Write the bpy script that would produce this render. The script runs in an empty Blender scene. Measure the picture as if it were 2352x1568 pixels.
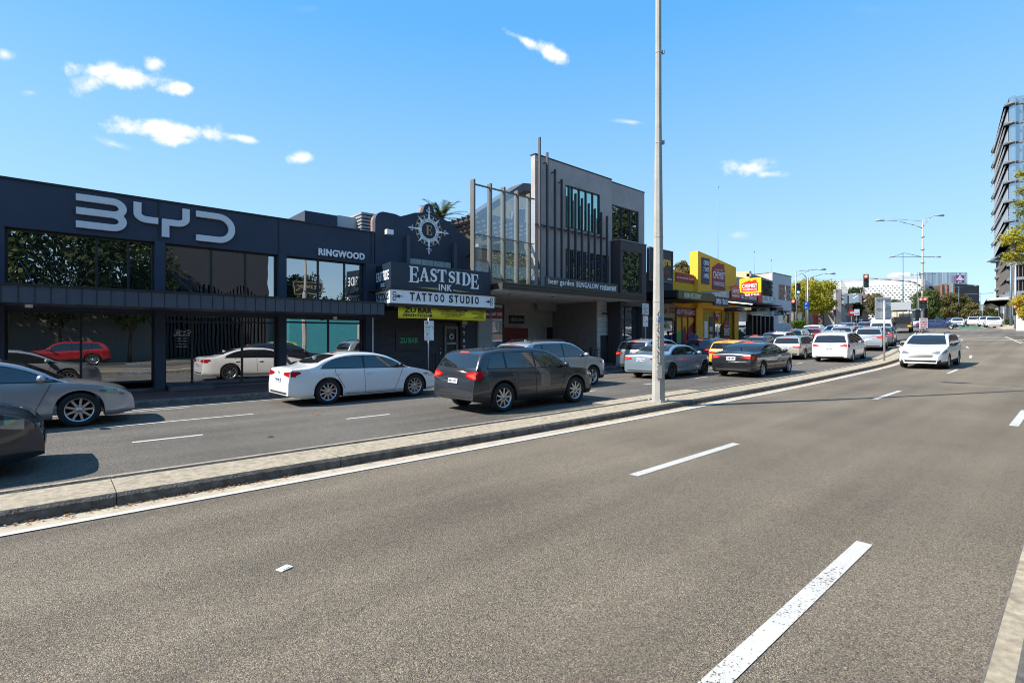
import bpy, bmesh, math, random
from mathutils import Vector, Matrix
from mathutils.bvhtree import BVHTree
random.seed(7)
R = random.Random(11)
S = bpy.context.scene
COL = S.collection
PI = math.pi
rad = math.radians

# ------------------------------------------------------------------ survey of the street
# x runs along the street, y across it (away from the photographer), z up. Photographer stands at 0,0.
T = rad(48.15); CT, ST = math.cos(T), math.sin(T)
FP = 1176.0; HC = 1.78; YH = 777.0
KZ = [(-400,0),(8,0),(20,.1),(35,.40),(45,.85),(60,1.55),(75,2.25),(91,3.0),(115,3.8),(160,5.0),(600,12)]
def zlin(s):
    if s <= KZ[0][0]: return 0.0
    for (a, za), (b, zb) in zip(KZ, KZ[1:]):
        if s <= b: return za + (zb-za)*(s-a)/(b-a)
    return KZ[-1][1]
def zg(s):
    return sum(zlin(s+d) for d in (-4,-2,0,2,4))/5.0
def off(s):
    if s < 28: return 0.0
    if s < 48: return .1486*(s-28)**2/40
    return 1.486+.1486*(s-48)
def yaw_at(s): return math.atan((off(s+.5)-off(s-.5)))
def pitch_at(s): return math.atan((zg(s+1.5)-zg(s-1.5))/3)
def ray(x, y=YH):
    r = (x-1176)/FP
    return (CT+r*ST, ST-r*CT, (YH-y)/FP)
def sx(x, n):
    d = ray(x); return d[0]*n/d[1]
def zy(x, y, n):
    d = ray(x, y); return HC+d[2]*n/d[1]
def ns(x, s):
    d = ray(x); return d[1]*s/d[0]
def zs(x, y, s):
    d = ray(x, y); return HC+d[2]*s/d[0]
def far(x, k):
    d = ray(x); return (d[0]*k, d[1]*k)
def zk(y, k): return HC+(YH-y)/FP*k
def on(x, n0):
    n = n0
    for _ in range(40):
        s = sx(x, n); n = n0+off(s)
    return s, n

# ------------------------------------------------------------------ materials
MATS = {}
def mat(name, col=(.5,.5,.5), rough=.6, metal=0, var=.12, vscale=3.0, bump=0, bscale=60, coat=0, emit=None, es=1.0, spec=.5, stain=0):
    if name in MATS: return MATS[name]
    m = bpy.data.materials.new(name); m.use_nodes = True
    nt = m.node_tree; N = nt.nodes; Lk = nt.links
    b = N['Principled BSDF']
    b.inputs['Roughness'].default_value = rough
    b.inputs['Metallic'].default_value = metal
    b.inputs['Specular IOR Level'].default_value = spec
    b.inputs['Coat Weight'].default_value = coat
    b.inputs['Coat Roughness'].default_value = .03
    c = (col[0], col[1], col[2], 1)
    b.inputs['Base Color'].default_value = c
    if var > 0 or bump > 0 or stain > 0:
        tc = N.new('ShaderNodeTexCoord')
    if var > 0:
        nz = N.new('ShaderNodeTexNoise'); nz.inputs['Scale'].default_value = vscale; nz.inputs['Detail'].default_value = 6
        nz.inputs['Roughness'].default_value = .65
        Lk.new(tc.outputs['Object'], nz.inputs['Vector'])
        mp = N.new('ShaderNodeMapRange'); mp.inputs['From Min'].default_value = .3; mp.inputs['From Max'].default_value = .7
        mp.inputs['To Min'].default_value = 1-var; mp.inputs['To Max'].default_value = 1+var
        Lk.new(nz.outputs['Fac'], mp.inputs['Value'])
        mx = N.new('ShaderNodeVectorMath'); mx.operation = 'SCALE'; mx.inputs[0].default_value = col
        Lk.new(mp.outputs['Result'], mx.inputs['Scale']); last = mx.outputs['Vector']
        if stain > 0:
            n2 = N.new('ShaderNodeTexNoise'); n2.inputs['Scale'].default_value = vscale*.35; n2.inputs['Detail'].default_value = 8
            mpg = N.new('ShaderNodeMapping'); mpg.inputs['Scale'].default_value = (1,1,.15)
            Lk.new(tc.outputs['Object'], mpg.inputs['Vector']); Lk.new(mpg.outputs['Vector'], n2.inputs['Vector'])
            m2 = N.new('ShaderNodeMapRange'); m2.inputs['From Min'].default_value = .5; m2.inputs['From Max'].default_value = .75
            m2.inputs['To Min'].default_value = 1; m2.inputs['To Max'].default_value = 1-stain
            Lk.new(n2.outputs['Fac'], m2.inputs['Value'])
            mx2 = N.new('ShaderNodeVectorMath'); mx2.operation = 'SCALE'
            Lk.new(last, mx2.inputs[0]); Lk.new(m2.outputs['Result'], mx2.inputs['Scale']); last = mx2.outputs['Vector']
        Lk.new(last, b.inputs['Base Color'])
    if bump > 0:
        nb = N.new('ShaderNodeTexNoise'); nb.inputs['Scale'].default_value = bscale; nb.inputs['Detail'].default_value = 4
        Lk.new(tc.outputs['Object'], nb.inputs['Vector'])
        bp = N.new('ShaderNodeBump'); bp.inputs['Strength'].default_value = bump; bp.inputs['Distance'].default_value = .02
        Lk.new(nb.outputs['Fac'], bp.inputs['Height']); Lk.new(bp.outputs['Normal'], b.inputs['Normal'])
    if emit:
        b.inputs['Emission Color'].default_value = (*emit, 1); b.inputs['Emission Strength'].default_value = es
    MATS[name] = m
    return m

def brick_mat(name, c1, c2, mortar, scale=4.0, axis='x'):
    m = mat(name, c1, .85, var=0); nt = m.node_tree; N = nt.nodes; Lk = nt.links; b = N['Principled BSDF']
    tc = N.new('ShaderNodeTexCoord'); sp = N.new('ShaderNodeSeparateXYZ'); cb = N.new('ShaderNodeCombineXYZ')
    Lk.new(tc.outputs['Object'], sp.inputs[0])
    Lk.new(sp.outputs['X' if axis == 'x' else 'Y'], cb.inputs['X']); Lk.new(sp.outputs['Z'], cb.inputs['Y'])
    br = N.new('ShaderNodeTexBrick'); br.inputs['Scale'].default_value = scale
    br.inputs['Color1'].default_value = (*c1,1); br.inputs['Color2'].default_value = (*c2,1); br.inputs['Mortar'].default_value = (*mortar,1)
    br.inputs['Mortar Size'].default_value = .02; br.inputs['Brick Width'].default_value = .92; br.inputs['Row Height'].default_value = .34
    Lk.new(cb.outputs[0], br.inputs['Vector']); Lk.new(br.outputs['Color'], b.inputs['Base Color'])
    bp = N.new('ShaderNodeBump'); bp.inputs['Strength'].default_value = .4; bp.inputs['Distance'].default_value = .01; bp.invert = True
    Lk.new(br.outputs['Fac'], bp.inputs['Height']); Lk.new(bp.outputs['Normal'], b.inputs['Normal'])
    return m

def glass_mat(name, tint=(.02,.025,.03), refl=.30, see=0.0, wav=.0, rough=.0, rtint=(1,1,1)):
    """window pane: a mirror-like coated sheet over a dark room; 'see' lets some of what lies behind through"""
    m = bpy.data.materials.new(name); m.use_nodes = True; nt = m.node_tree; N = nt.nodes; Lk = nt.links
    N.remove(N['Principled BSDF']); out = N['Material Output']
    gl = N.new('ShaderNodeBsdfGlossy'); gl.inputs['Roughness'].default_value = rough; gl.inputs['Color'].default_value = (*rtint,1)
    df = N.new('ShaderNodeBsdfDiffuse'); df.inputs['Color'].default_value = (*tint,1)
    base = df.outputs[0]
    if see > 0:
        tr = N.new('ShaderNodeBsdfTransparent'); tr.inputs['Color'].default_value = (.95,.98,.98,1)
        ms = N.new('ShaderNodeMixShader'); ms.inputs[0].default_value = see
        Lk.new(df.outputs[0], ms.inputs[1]); Lk.new(tr.outputs[0], ms.inputs[2]); base = ms.outputs[0]
    fr = N.new('ShaderNodeLayerWeight'); fr.inputs['Blend'].default_value = .5
    pw = N.new('ShaderNodeMath'); pw.operation = 'POWER'; pw.inputs[1].default_value = 4.0; Lk.new(fr.outputs['Facing'], pw.inputs[0])
    mr = N.new('ShaderNodeMapRange'); mr.inputs['From Min'].default_value = 0; mr.inputs['From Max'].default_value = 1
    mr.inputs['To Min'].default_value = refl; mr.inputs['To Max'].default_value = .95
    Lk.new(pw.outputs[0], mr.inputs['Value'])
    mx = N.new('ShaderNodeMixShader'); Lk.new(mr.outputs[0], mx.inputs[0]); Lk.new(base, mx.inputs[1]); Lk.new(gl.outputs[0], mx.inputs[2])
    Lk.new(mx.outputs[0], out.inputs['Surface'])
    if wav > 0:
        tc = N.new('ShaderNodeTexCoord'); nz = N.new('ShaderNodeTexNoise'); nz.inputs['Scale'].default_value = .9; nz.inputs['Detail'].default_value = 1
        Lk.new(tc.outputs['Object'], nz.inputs['Vector'])
        bp = N.new('ShaderNodeBump'); bp.inputs['Strength'].default_value = wav; bp.inputs['Distance'].default_value = .05
        Lk.new(nz.outputs['Fac'], bp.inputs['Height']); Lk.new(bp.outputs['Normal'], gl.inputs['Normal'])
    MATS[name] = m
    return m

# ------------------------------------------------------------------ mesh builder
class MB:
    def __init__(s): s.v = []; s.f = []; s.m = []; s.sm = []
    def add(s, vs, fs, m=0, smooth=False):
        o = len(s.v); s.v += [tuple(v) for v in vs]
        for f in fs: s.f.append([i+o for i in f]); s.m.append(m); s.sm.append(smooth)
        return s
    def box(s, x0, x1, y0, y1, z0, z1, m=0):
        if x0 > x1: x0, x1 = x1, x0
        if y0 > y1: y0, y1 = y1, y0
        if z0 > z1: z0, z1 = z1, z0
        return s.add([(x0,y0,z0),(x1,y0,z0),(x1,y1,z0),(x0,y1,z0),(x0,y0,z1),(x1,y0,z1),(x1,y1,z1),(x0,y1,z1)],
                     [(0,3,2,1),(4,5,6,7),(0,1,5,4),(1,2,6,5),(2,3,7,6),(3,0,4,7)], m)
    def obox(s, c, d, hl, hw, z0, z1, m=0):
        """box centred at c (x,y), long axis along unit d"""
        n = (-d[1], d[0]); P = []
        for z in (z0, z1):
            for a, b in ((-1,-1),(1,-1),(1,1),(-1,1)):
                P.append((c[0]+d[0]*hl*a+n[0]*hw*b, c[1]+d[1]*hl*a+n[1]*hw*b, z))
        return s.add(P, [(0,3,2,1),(4,5,6,7),(0,1,5,4),(1,2,6,5),(2,3,7,6),(3,0,4,7)], m)
    def prism(s, pts, O, U, V, W, d0, d1, m=0, side=None):
        O, U, V, W = Vector(O), Vector(U), Vector(V), Vector(W); n = len(pts)
        a = [O+U*p[0]+V*p[1]+W*d0 for p in pts]; b = [O+U*p[0]+V*p[1]+W*d1 for p in pts]
        s.add(a+b, [list(range(n))[::-1], [i+n for i in range(n)]], m)
        o = len(s.v)-2*n
        for i in range(n):
            j = (i+1) % n; s.f.append([o+i, o+j, o+n+j, o+n+i]); s.m.append(m if side is None else side); s.sm.append(False)
        return s
    def fac(s, pts, y, d=.05, m=0, side=None):
        """flat shape on a street-facing wall at y, standing d proud of it"""
        return s.prism(pts, (0,y,0), (1,0,0), (0,0,1), (0,-1,0), 0, d, m, side)
    def tube(s, a, b, r0, r1=None, n=10, m=0, caps=True, smooth=True):
        r1 = r0 if r1 is None else r1
        a, b = Vector(a), Vector(b); d = (b-a).normalized()
        u = d.orthogonal().normalized(); w = d.cross(u); P = []
        for c, r in ((a, r0), (b, r1)):
            for i in range(n):
                t = 2*PI*i/n; P.append(c+u*math.cos(t)*r+w*math.sin(t)*r)
        s.add(P, [(i, (i+1) % n, n+(i+1) % n, n+i) for i in range(n)], m, smooth)
        if caps:
            o = len(s.v)-2*n
            s.f.append([o+i for i in range(n)][::-1]); s.m.append(m); s.sm.append(False)
            s.f.append([o+n+i for i in range(n)]); s.m.append(m); s.sm.append(False)
        return s
    def path(s, pts, r, n=8, m=0, r1=None):
        k = len(pts)-1
        for i in range(k):
            ra = r if r1 is None else r+(r1-r)*i/k; rb = r if r1 is None else r+(r1-r)*(i+1)/k
            s.tube(pts[i], pts[i+1], ra, rb, n, m)
        return s
    def ell(s, c, rx, ry, rz, m=0, nu=12, nv=8):
        P = []; F = []
        for j in range(nv+1):
            t = PI*j/nv
            for i in range(nu):
                p = 2*PI*i/nu
                P.append((c[0]+rx*math.sin(t)*math.cos(p), c[1]+ry*math.sin(t)*math.sin(p), c[2]+rz*math.cos(t)))
        for j in range(nv):
            for i in range(nu):
                F.append((j*nu+i, (j+1)*nu+i, (j+1)*nu+(i+1) % nu, j*nu+(i+1) % nu))
        return s.add(P, F, m, True)
    def lathe(s, prof, c, axis='y', n=24, m=0, smooth=True, sgn=1):
        """prof: (radius, along axis)"""
        P = []; F = []
        for r, a in prof:
            for i in range(n):
                t = 2*PI*i/n
                if axis == 'y': P.append((c[0]+r*math.cos(t), c[1]+a*sgn, c[2]+r*math.sin(t)))
                else: P.append((c[0]+r*math.cos(t), c[1]+r*math.sin(t), c[2]+a))
        for j in range(len(prof)-1):
            for i in range(n):
                F.append((j*n+i, j*n+(i+1) % n, (j+1)*n+(i+1) % n, (j+1)*n+i))
        return s.add(P, F, m, smooth)
    def ribbon(s, pts, w, y, d=.05, m=0):
        """stroke of width w along pts (x,z) on a wall at y"""
        L = []; Rr = []; n = len(pts)
        for i, p in enumerate(pts):
            a = Vector(pts[max(i-1,0)]); b = Vector(pts[min(i+1,n-1)]); t = (b-a).normalized(); q = Vector((-t.y, t.x))
            L.append((p[0]+q.x*w/2, p[1]+q.y*w/2)); Rr.append((p[0]-q.x*w/2, p[1]-q.y*w/2))
        return s.fac(L+Rr[::-1], y, d, m)
    def build(s, name, mats, parent=None, smooth=None, bevel=0, local=False, flipfix=True):
        me = bpy.data.meshes.new(name)
        v = s.v
        if parent is not None and not local:
            p = parent.location; v = [(a[0]-p.x, a[1]-p.y, a[2]-p.z) for a in v]
        me.from_pydata(v, [], s.f)
        if not isinstance(mats, (list, tuple)): mats = [mats]
        for m in mats: me.materials.append(m)
        for p, mi, sm in zip(me.polygons, s.m, s.sm):
            p.material_index = min(mi, len(mats)-1); p.use_smooth = sm if smooth is None else smooth
        if flipfix:
            bm = bmesh.new(); bm.from_mesh(me); bmesh.ops.recalc_face_normals(bm, faces=bm.faces); bm.to_mesh(me); bm.free()
        me.update()
        o = bpy.data.objects.new(name, me); COL.objects.link(o)
        if parent is not None: o.parent = parent
        if bevel > 0:
            bv = o.modifiers.new('bevel', 'BEVEL'); bv.width = bevel; bv.segments = 2; bv.limit_method = 'ANGLE'; bv.angle_limit = rad(50)
        return o

def tag(o, label, cat, group=None, kind=None):
    o['label'] = label; o['category'] = cat
    if group: o['group'] = group
    if kind: o['kind'] = kind
    return o
def thing(name, label, cat, loc=(0,0,0), rz=0, group=None):
    o = bpy.data.objects.new(name, None); COL.objects.link(o); o.empty_display_size = .2
    o.location = loc; o.rotation_euler = (0,0,rz)
    return tag(o, label, cat, group)
def struct(o):
    o['kind'] = 'structure'; return o

_tc = {}
def text_geo(body, bold=0.0, ext=.012):
    key = (body, bold, ext)
    if key in _tc: return _tc[key]
    cu = bpy.data.curves.new('t', 'FONT'); cu.body = body; cu.offset = bold; cu.extrude = ext; cu.resolution_u = 3; cu.space_character = 1.10
    ob = bpy.data.objects.new('t', cu); COL.objects.link(ob)
    dg = bpy.context.evaluated_depsgraph_get(); ev = ob.evaluated_get(dg); me = ev.to_mesh()
    V = [tuple(v.co) for v in me.vertices]; Fc = [tuple(p.vertices) for p in me.polygons]
    ev.to_mesh_clear(); bpy.data.objects.remove(ob); bpy.data.curves.remove(cu)
    if not V: V = [(0,0,0)]
    x0 = min(v[0] for v in V); x1 = max(v[0] for v in V); y0 = min(v[1] for v in V); y1 = max(v[1] for v in V)
    _tc[key] = (V, Fc, x0, x1, y0, y1)
    return _tc[key]
def text_on(mb, body, O, U, V, W, w, h, m=0, bold=0.0, depth=.01, lift=.0):
    """lettering stretched to w x h, lower-left corner at O"""
    vs, fs, x0, x1, y0, y1 = text_geo(body, bold)
    O, U, V, W = Vector(O), Vector(U), Vector(V), Vector(W)
    kx = w/max(x1-x0, 1e-6); ky = h/max(y1-y0, 1e-6)
    mb.add([O+U*((v[0]-x0)*kx)+V*((v[1]-y0)*ky)+W*(lift+(v[2]/.012*.5+.5)*depth) for v in vs], fs, m)
def ftext(mb, body, s0, s1, z0, z1, y, m=0, bold=.0, depth=.012):
    """lettering on a street-facing wall at y"""
    text_on(mb, body, (s0, y, z0), (1,0,0), (0,0,1), (0,-1,0), s1-s0, z1-z0, m, bold, depth)

# serif capitals as prisms in a unit cell (for the tattoo sign)
def arc(cx, cy, rx, ry, a0, a1, n=10):
    return [(cx+rx*math.cos(rad(a0+(a1-a0)*i/n)), cy+ry*math.sin(rad(a0+(a1-a0)*i/n))) for i in range(n+1)]
SERIF = {
 'E': (.86, [[(.0,0),(.42,0),(.42,.05),(.34,.08),(.34,.92),(.42,.95),(.42,1),(0,1),(0,.95),(.1,.92),(.1,.08),(0,.05)],
             [(.34,.93),(.34,1),(.82,1),(.84,.70),(.79,.70),(.74,.86),(.62,.93)], [(.34,0),(.34,.07),(.64,.07),(.78,.15),(.84,.32),(.89,.32),(.86,0)],
             [(.34,.465),(.34,.535),(.52,.535),(.6,.56),(.62,.66),(.67,.66),(.67,.34),(.62,.34),(.6,.44),(.52,.465)]]),
 'A': (.98, [[(.02,0),(.34,0),(.34,.05),(.24,.08),(.5,.8),(.5,1),(.44,1),(.12,.08),(.02,.05)],
             [(.44,1),(.58,1),(.9,.08),(.99,.05),(.99,0),(.58,0),(.58,.05),(.68,.08),(.46,.78)], [(.26,.30),(.66,.30),(.64,.36),(.28,.36)]]),
 'T': (.86, [[(.0,1),(.86,1),(.88,.68),(.83,.68),(.77,.86),(.64,.93),(.56,.93),(.56,.08),(.68,.05),(.68,0),(.2,0),(.2,.05),(.32,.08),(.32,.93),(.24,.93),(.1,.86),(.04,.68),(-.01,.68)]]),
 'I': (.46, [[(.0,0),(.46,0),(.46,.05),(.35,.08),(.35,.92),(.46,.95),(.46,1),(0,1),(0,.95),(.11,.92),(.11,.08),(0,.05)]]),
 'D': (.95, [[(.0,0),(.42,0),(.42,.07),(.34,.07),(.34,.93),(.42,.93),(.42,1),(0,1),(0,.95),(.1,.92),(.1,.08),(0,.05)],
             arc(.4,.5,.55,.5,-90,90,14)+arc(.4,.5,.3,.43,90,-90,14)]),
}
def serif_S():
    c = arc(.40,.735,.26,.215,25,180,8)+[(.16,.66),(.24,.57),(.4,.5),(.56,.43),(.63,.34)]+arc(.38,.265,.27,.215,0,-155,8)
    wd = [.05]*2+[.1,.13,.13,.14,.16,.18,.2]+[.22,.24,.26,.24,.22]+[.2,.18,.16,.14,.13,.12,.1,.06,.05]
    L = []; Rr = []; n = len(c)
    for i, p in enumerate(c):
        a = Vector(c[max(i-1,0)]); b = Vector(c[min(i+1,n-1)]); t = (b-a).normalized(); q = Vector((-t.y,t.x)); w = wd[min(i,len(wd)-1)]/2
        L.append((p[0]+q.x*w, p[1]+q.y*w)); Rr.append((p[0]-q.x*w, p[1]-q.y*w))
    return (.76, [L+Rr[::-1], [(.62,1.0),(.67,1.0),(.67,.68),(.62,.70),(.57,.84)], [(.07,0),(.12,0),(.16,.16),(.13,.32),(.07,.34)]])
SERIF['S'] = serif_S()
def serif(mb, ch, s0, z0, w, h, y, d=.04, m=0):
    adv, polys = SERIF[ch]
    for i, p in enumerate(polys):
        mb.fac([(s0+a/adv*w, z0+b*h) for a, b in p], y-.0006*i, d, m)
# ------------------------------------------------------------------ vehicles
M_tyre = mat('tyre_rubber', (.012,.012,.013), .8, var=.1)
M_rim = mat('alloy_rim', (.55,.56,.58), .3, .9, var=.0)
M_rimdark = mat('dark_alloy', (.06,.06,.065), .35, .8, var=.0)
M_black = mat('black_trim', (.012,.012,.013), .35, var=0)
M_plastic = mat('grey_plastic', (.03,.03,.032), .6, var=.05)
M_carglass = glass_mat('tinted_car_glass', (.014,.016,.018), .10)
M_red = mat('tail_lamp_red', (.42,.008,.010), .15, var=0, coat=.6)
M_lit = mat('brake_lamp_lit', (.5,.02,.01), .3, var=0, emit=(1,.06,.03), es=.9)
M_amber = mat('indicator_amber', (.8,.3,.02), .25, var=0, emit=(1,.35,.05), es=.6)
M_lamp = mat('head_lamp_lens', (.30,.31,.32), .10, .5, var=0, coat=1)
M_plate = mat('plate_white', (.72,.73,.72), .5, var=0)
M_platetx = mat('plate_blue', (.03,.05,.22), .5, var=0)
M_chrome = mat('chrome', (.75,.76,.78), .08, 1, var=0)
M_seam = mat('seam_shadow_gap', (.02,.02,.02), .9, var=0)
def paint(name, col, metal=.0, rough=.28): return mat(name, col, rough, metal, var=.0, coat=1.0)
P_white = paint('white_paint', (.78,.78,.77)); P_silver = paint('silver_paint', (.42,.43,.45), .55, .3)
P_blueg = paint('blue_silver_paint', (.26,.34,.40), .5, .3); P_grey = paint('grey_paint', (.14,.15,.17), .5)
P_dark = paint('dark_blue_grey_paint', (.03,.035,.045), .3); P_blk = paint('black_paint', (.012,.012,.014), .2)
P_champ = paint('champagne_paint', (.45,.43,.36), .5, .3); P_red = paint('red_paint', (.32,.012,.015), .1)
P_navy = paint('navy_paint', (.02,.035,.11), .3); P_yel = paint('yellow_paint', (.75,.36,.03)); P_stlb = paint('steel_blue_paint', (.10,.14,.19), .5)

PRE = {
 'fastback': dict(L=4.87, W=1.84, H=1.45, wb=2.83, ro=1.09, r=.345, sill=.19, bR=1.0, bF=.90, ra=.40,
   top=[(0,.60),(.02,.80),(.05,.97),(.10,1.045),(.45,1.085),(.62,1.11),(1.05,1.28),(1.5,1.40),(2.0,1.45),(2.5,1.435),(2.95,1.35),(3.3,1.20),(3.62,1.03),(3.78,.97),(4.2,.90),(4.6,.79),(4.78,.68),(4.85,.55),(4.87,.42)],
   win=(.92,3.62), split=[2.18], rw=(1.14,1.37), ws=(1.0,1.40), tz=(.80,.95), ty=(.40,.88), hz=(.60,.74), pl=(.66,.78)),
 'sedan': dict(L=4.53, W=1.82, H=1.42, wb=2.76, ro=.98, r=.325, sill=.19, bR=.98, bF=.90, ra=.38,
   top=[(0,.58),(.02,.85),(.04,.98),(.10,1.03),(.5,1.07),(.85,1.10),(1.12,1.26),(1.5,1.38),(1.9,1.42),(2.3,1.41),(2.7,1.34),(3.0,1.19),(3.3,1.02),(3.42,.98),(3.9,.92),(4.3,.80),(4.45,.68),(4.52,.5),(4.53,.4)],
   win=(.98,3.30), split=[1.32,2.13], rw=(1.12,1.36), ws=(1.0,1.37), tz=(.76,.92), ty=(.45,.90), hz=(.60,.74), pl=(.72,.86)),
 'hatchback': dict(L=4.3, W=1.78, H=1.53, wb=2.58, ro=.80, r=.33, sill=.20, bR=1.06, bF=.95, ra=.385,
   top=[(0,.60),(.02,.80),(.05,.98),(.12,1.08),(.25,1.24),(.42,1.40),(.6,1.46),(1.2,1.53),(1.8,1.53),(2.3,1.47),(2.7,1.32),(3.05,1.12),(3.3,1.03),(3.8,.94),(4.1,.82),(4.25,.66),(4.3,.5)],
   win=(.50,3.15), split=[.95,1.85], rw=(1.10,1.40), ws=(1.07,1.44), tz=(.80,.98), ty=(.45,.86), hz=(.62,.78), pl=(.72,.84)),
 'suv': dict(L=4.55, W=1.83, H=1.66, wb=2.64, ro=.90, r=.355, sill=.24, bR=1.12, bF=1.02, ra=.42,
   top=[(0,.62),(.02,.82),(.05,1.02),(.09,1.14),(.22,1.38),(.34,1.53),(.52,1.60),(1.2,1.66),(2.0,1.66),(2.5,1.60),(2.85,1.46),(3.22,1.22),(3.42,1.12),(3.9,1.05),(4.25,.94),(4.46,.75),(4.54,.55),(4.55,.42)],
   win=(.42,3.30), split=[.98,1.98], rw=(1.16,1.50), ws=(1.14,1.58), tz=(.86,1.08), ty=(.48,.88), hz=(.72,.88), pl=(.76,.88), clad=.42),
 'wagon': dict(L=4.70, W=1.74, H=1.52, wb=2.65, ro=1.03, r=.33, sill=.22, bR=1.0, bF=.92, ra=.39,
   top=[(0,.60),(.02,.82),(.05,.97),(.09,1.02),(.22,1.22),(.34,1.38),(.5,1.45),(1.2,1.52),(2.1,1.51),(2.6,1.43),(2.95,1.27),(3.3,1.08),(3.5,1.0),(4.0,.94),(4.4,.84),(4.62,.70),(4.69,.5),(4.70,.4)],
   win=(.40,3.35), split=[1.05,2.0], rw=(1.03,1.36), ws=(1.02,1.45), tz=(.76,.90), ty=(.40,.84), hz=(.60,.74), pl=(.76,.88), clad=.38),
 'people_mover': dict(L=5.11, W=1.98, H=1.74, wb=3.06, ro=1.10, r=.35, sill=.21, bR=1.10, bF=1.0, ra=.41,
   top=[(0,.60),(.02,.85),(.05,1.05),(.09,1.17),(.20,1.42),(.30,1.60),(.45,1.68),(1.5,1.74),(2.6,1.72),(3.15,1.62),(3.6,1.42),(3.98,1.17),(4.2,1.08),(4.6,.98),(4.95,.8),(5.09,.6),(5.11,.42)],
   win=(.30,4.02), split=[1.10,2.25,3.2], rw=(1.14,1.56), ws=(1.12,1.64), tz=(.90,1.06), ty=(.52,.96), hz=(.68,.84), pl=(.72,.84)),
 'van': dict(L=5.4, W=1.88, H=2.28, wb=3.1, ro=1.1, r=.34, sill=.22, bR=1.18, bF=1.12, ra=.41,
   top=[(0,.60),(.02,1.0),(.04,1.4),(.09,1.85),(.2,2.14),(.4,2.25),(2,2.28),(3.7,2.24),(4.1,2.12),(4.45,1.78),(4.8,1.28),(4.98,1.10),(5.25,.95),(5.38,.7),(5.4,.42)],
   win=(.25,4.70), split=[1.6,2.9,3.9], rw=(1.30,1.78), ws=(1.16,1.95), tz=(.92,1.26), ty=(.74,.90), hz=(.66,.84), pl=(.7,.82), wtop=1.80),
}
def lerp_pts(p, x):
    if x <= p[0][0]: return p[0][1]
    for (a, za), (b, zb) in zip(p, p[1:]):
        if x <= b: return za+(zb-za)*(x-a)/(b-a)
    return p[-1][1]
def herm(p, x):
    if x <= p[0][0]: return p[0][1]
    if x >= p[-1][0]: return p[-1][1]
    for i in range(len(p)-1):
        if x <= p[i+1][0]: break
    x0, y0 = p[i]; x1, y1 = p[i+1]; h = x1-x0
    def tg(j):
        if j == 0 or j == len(p)-1: k = min(max(j,1), len(p)-1); return (p[k][1]-p[k-1][1])/(p[k][0]-p[k-1][0])
        a = (p[j][1]-p[j-1][1])/(p[j][0]-p[j-1][0]); b = (p[j+1][1]-p[j][1])/(p[j+1][0]-p[j][0])
        return 0 if a*b <= 0 else 2*a*b/(a+b)
    t = (x-x0)/h; m0 = tg(i)*h; m1 = tg(i+1)*h
    return (2*t**3-3*t*t+1)*y0+(t**3-2*t*t+t)*m0+(-2*t**3+3*t*t)*y1+(t**3-t*t)*m1

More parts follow.
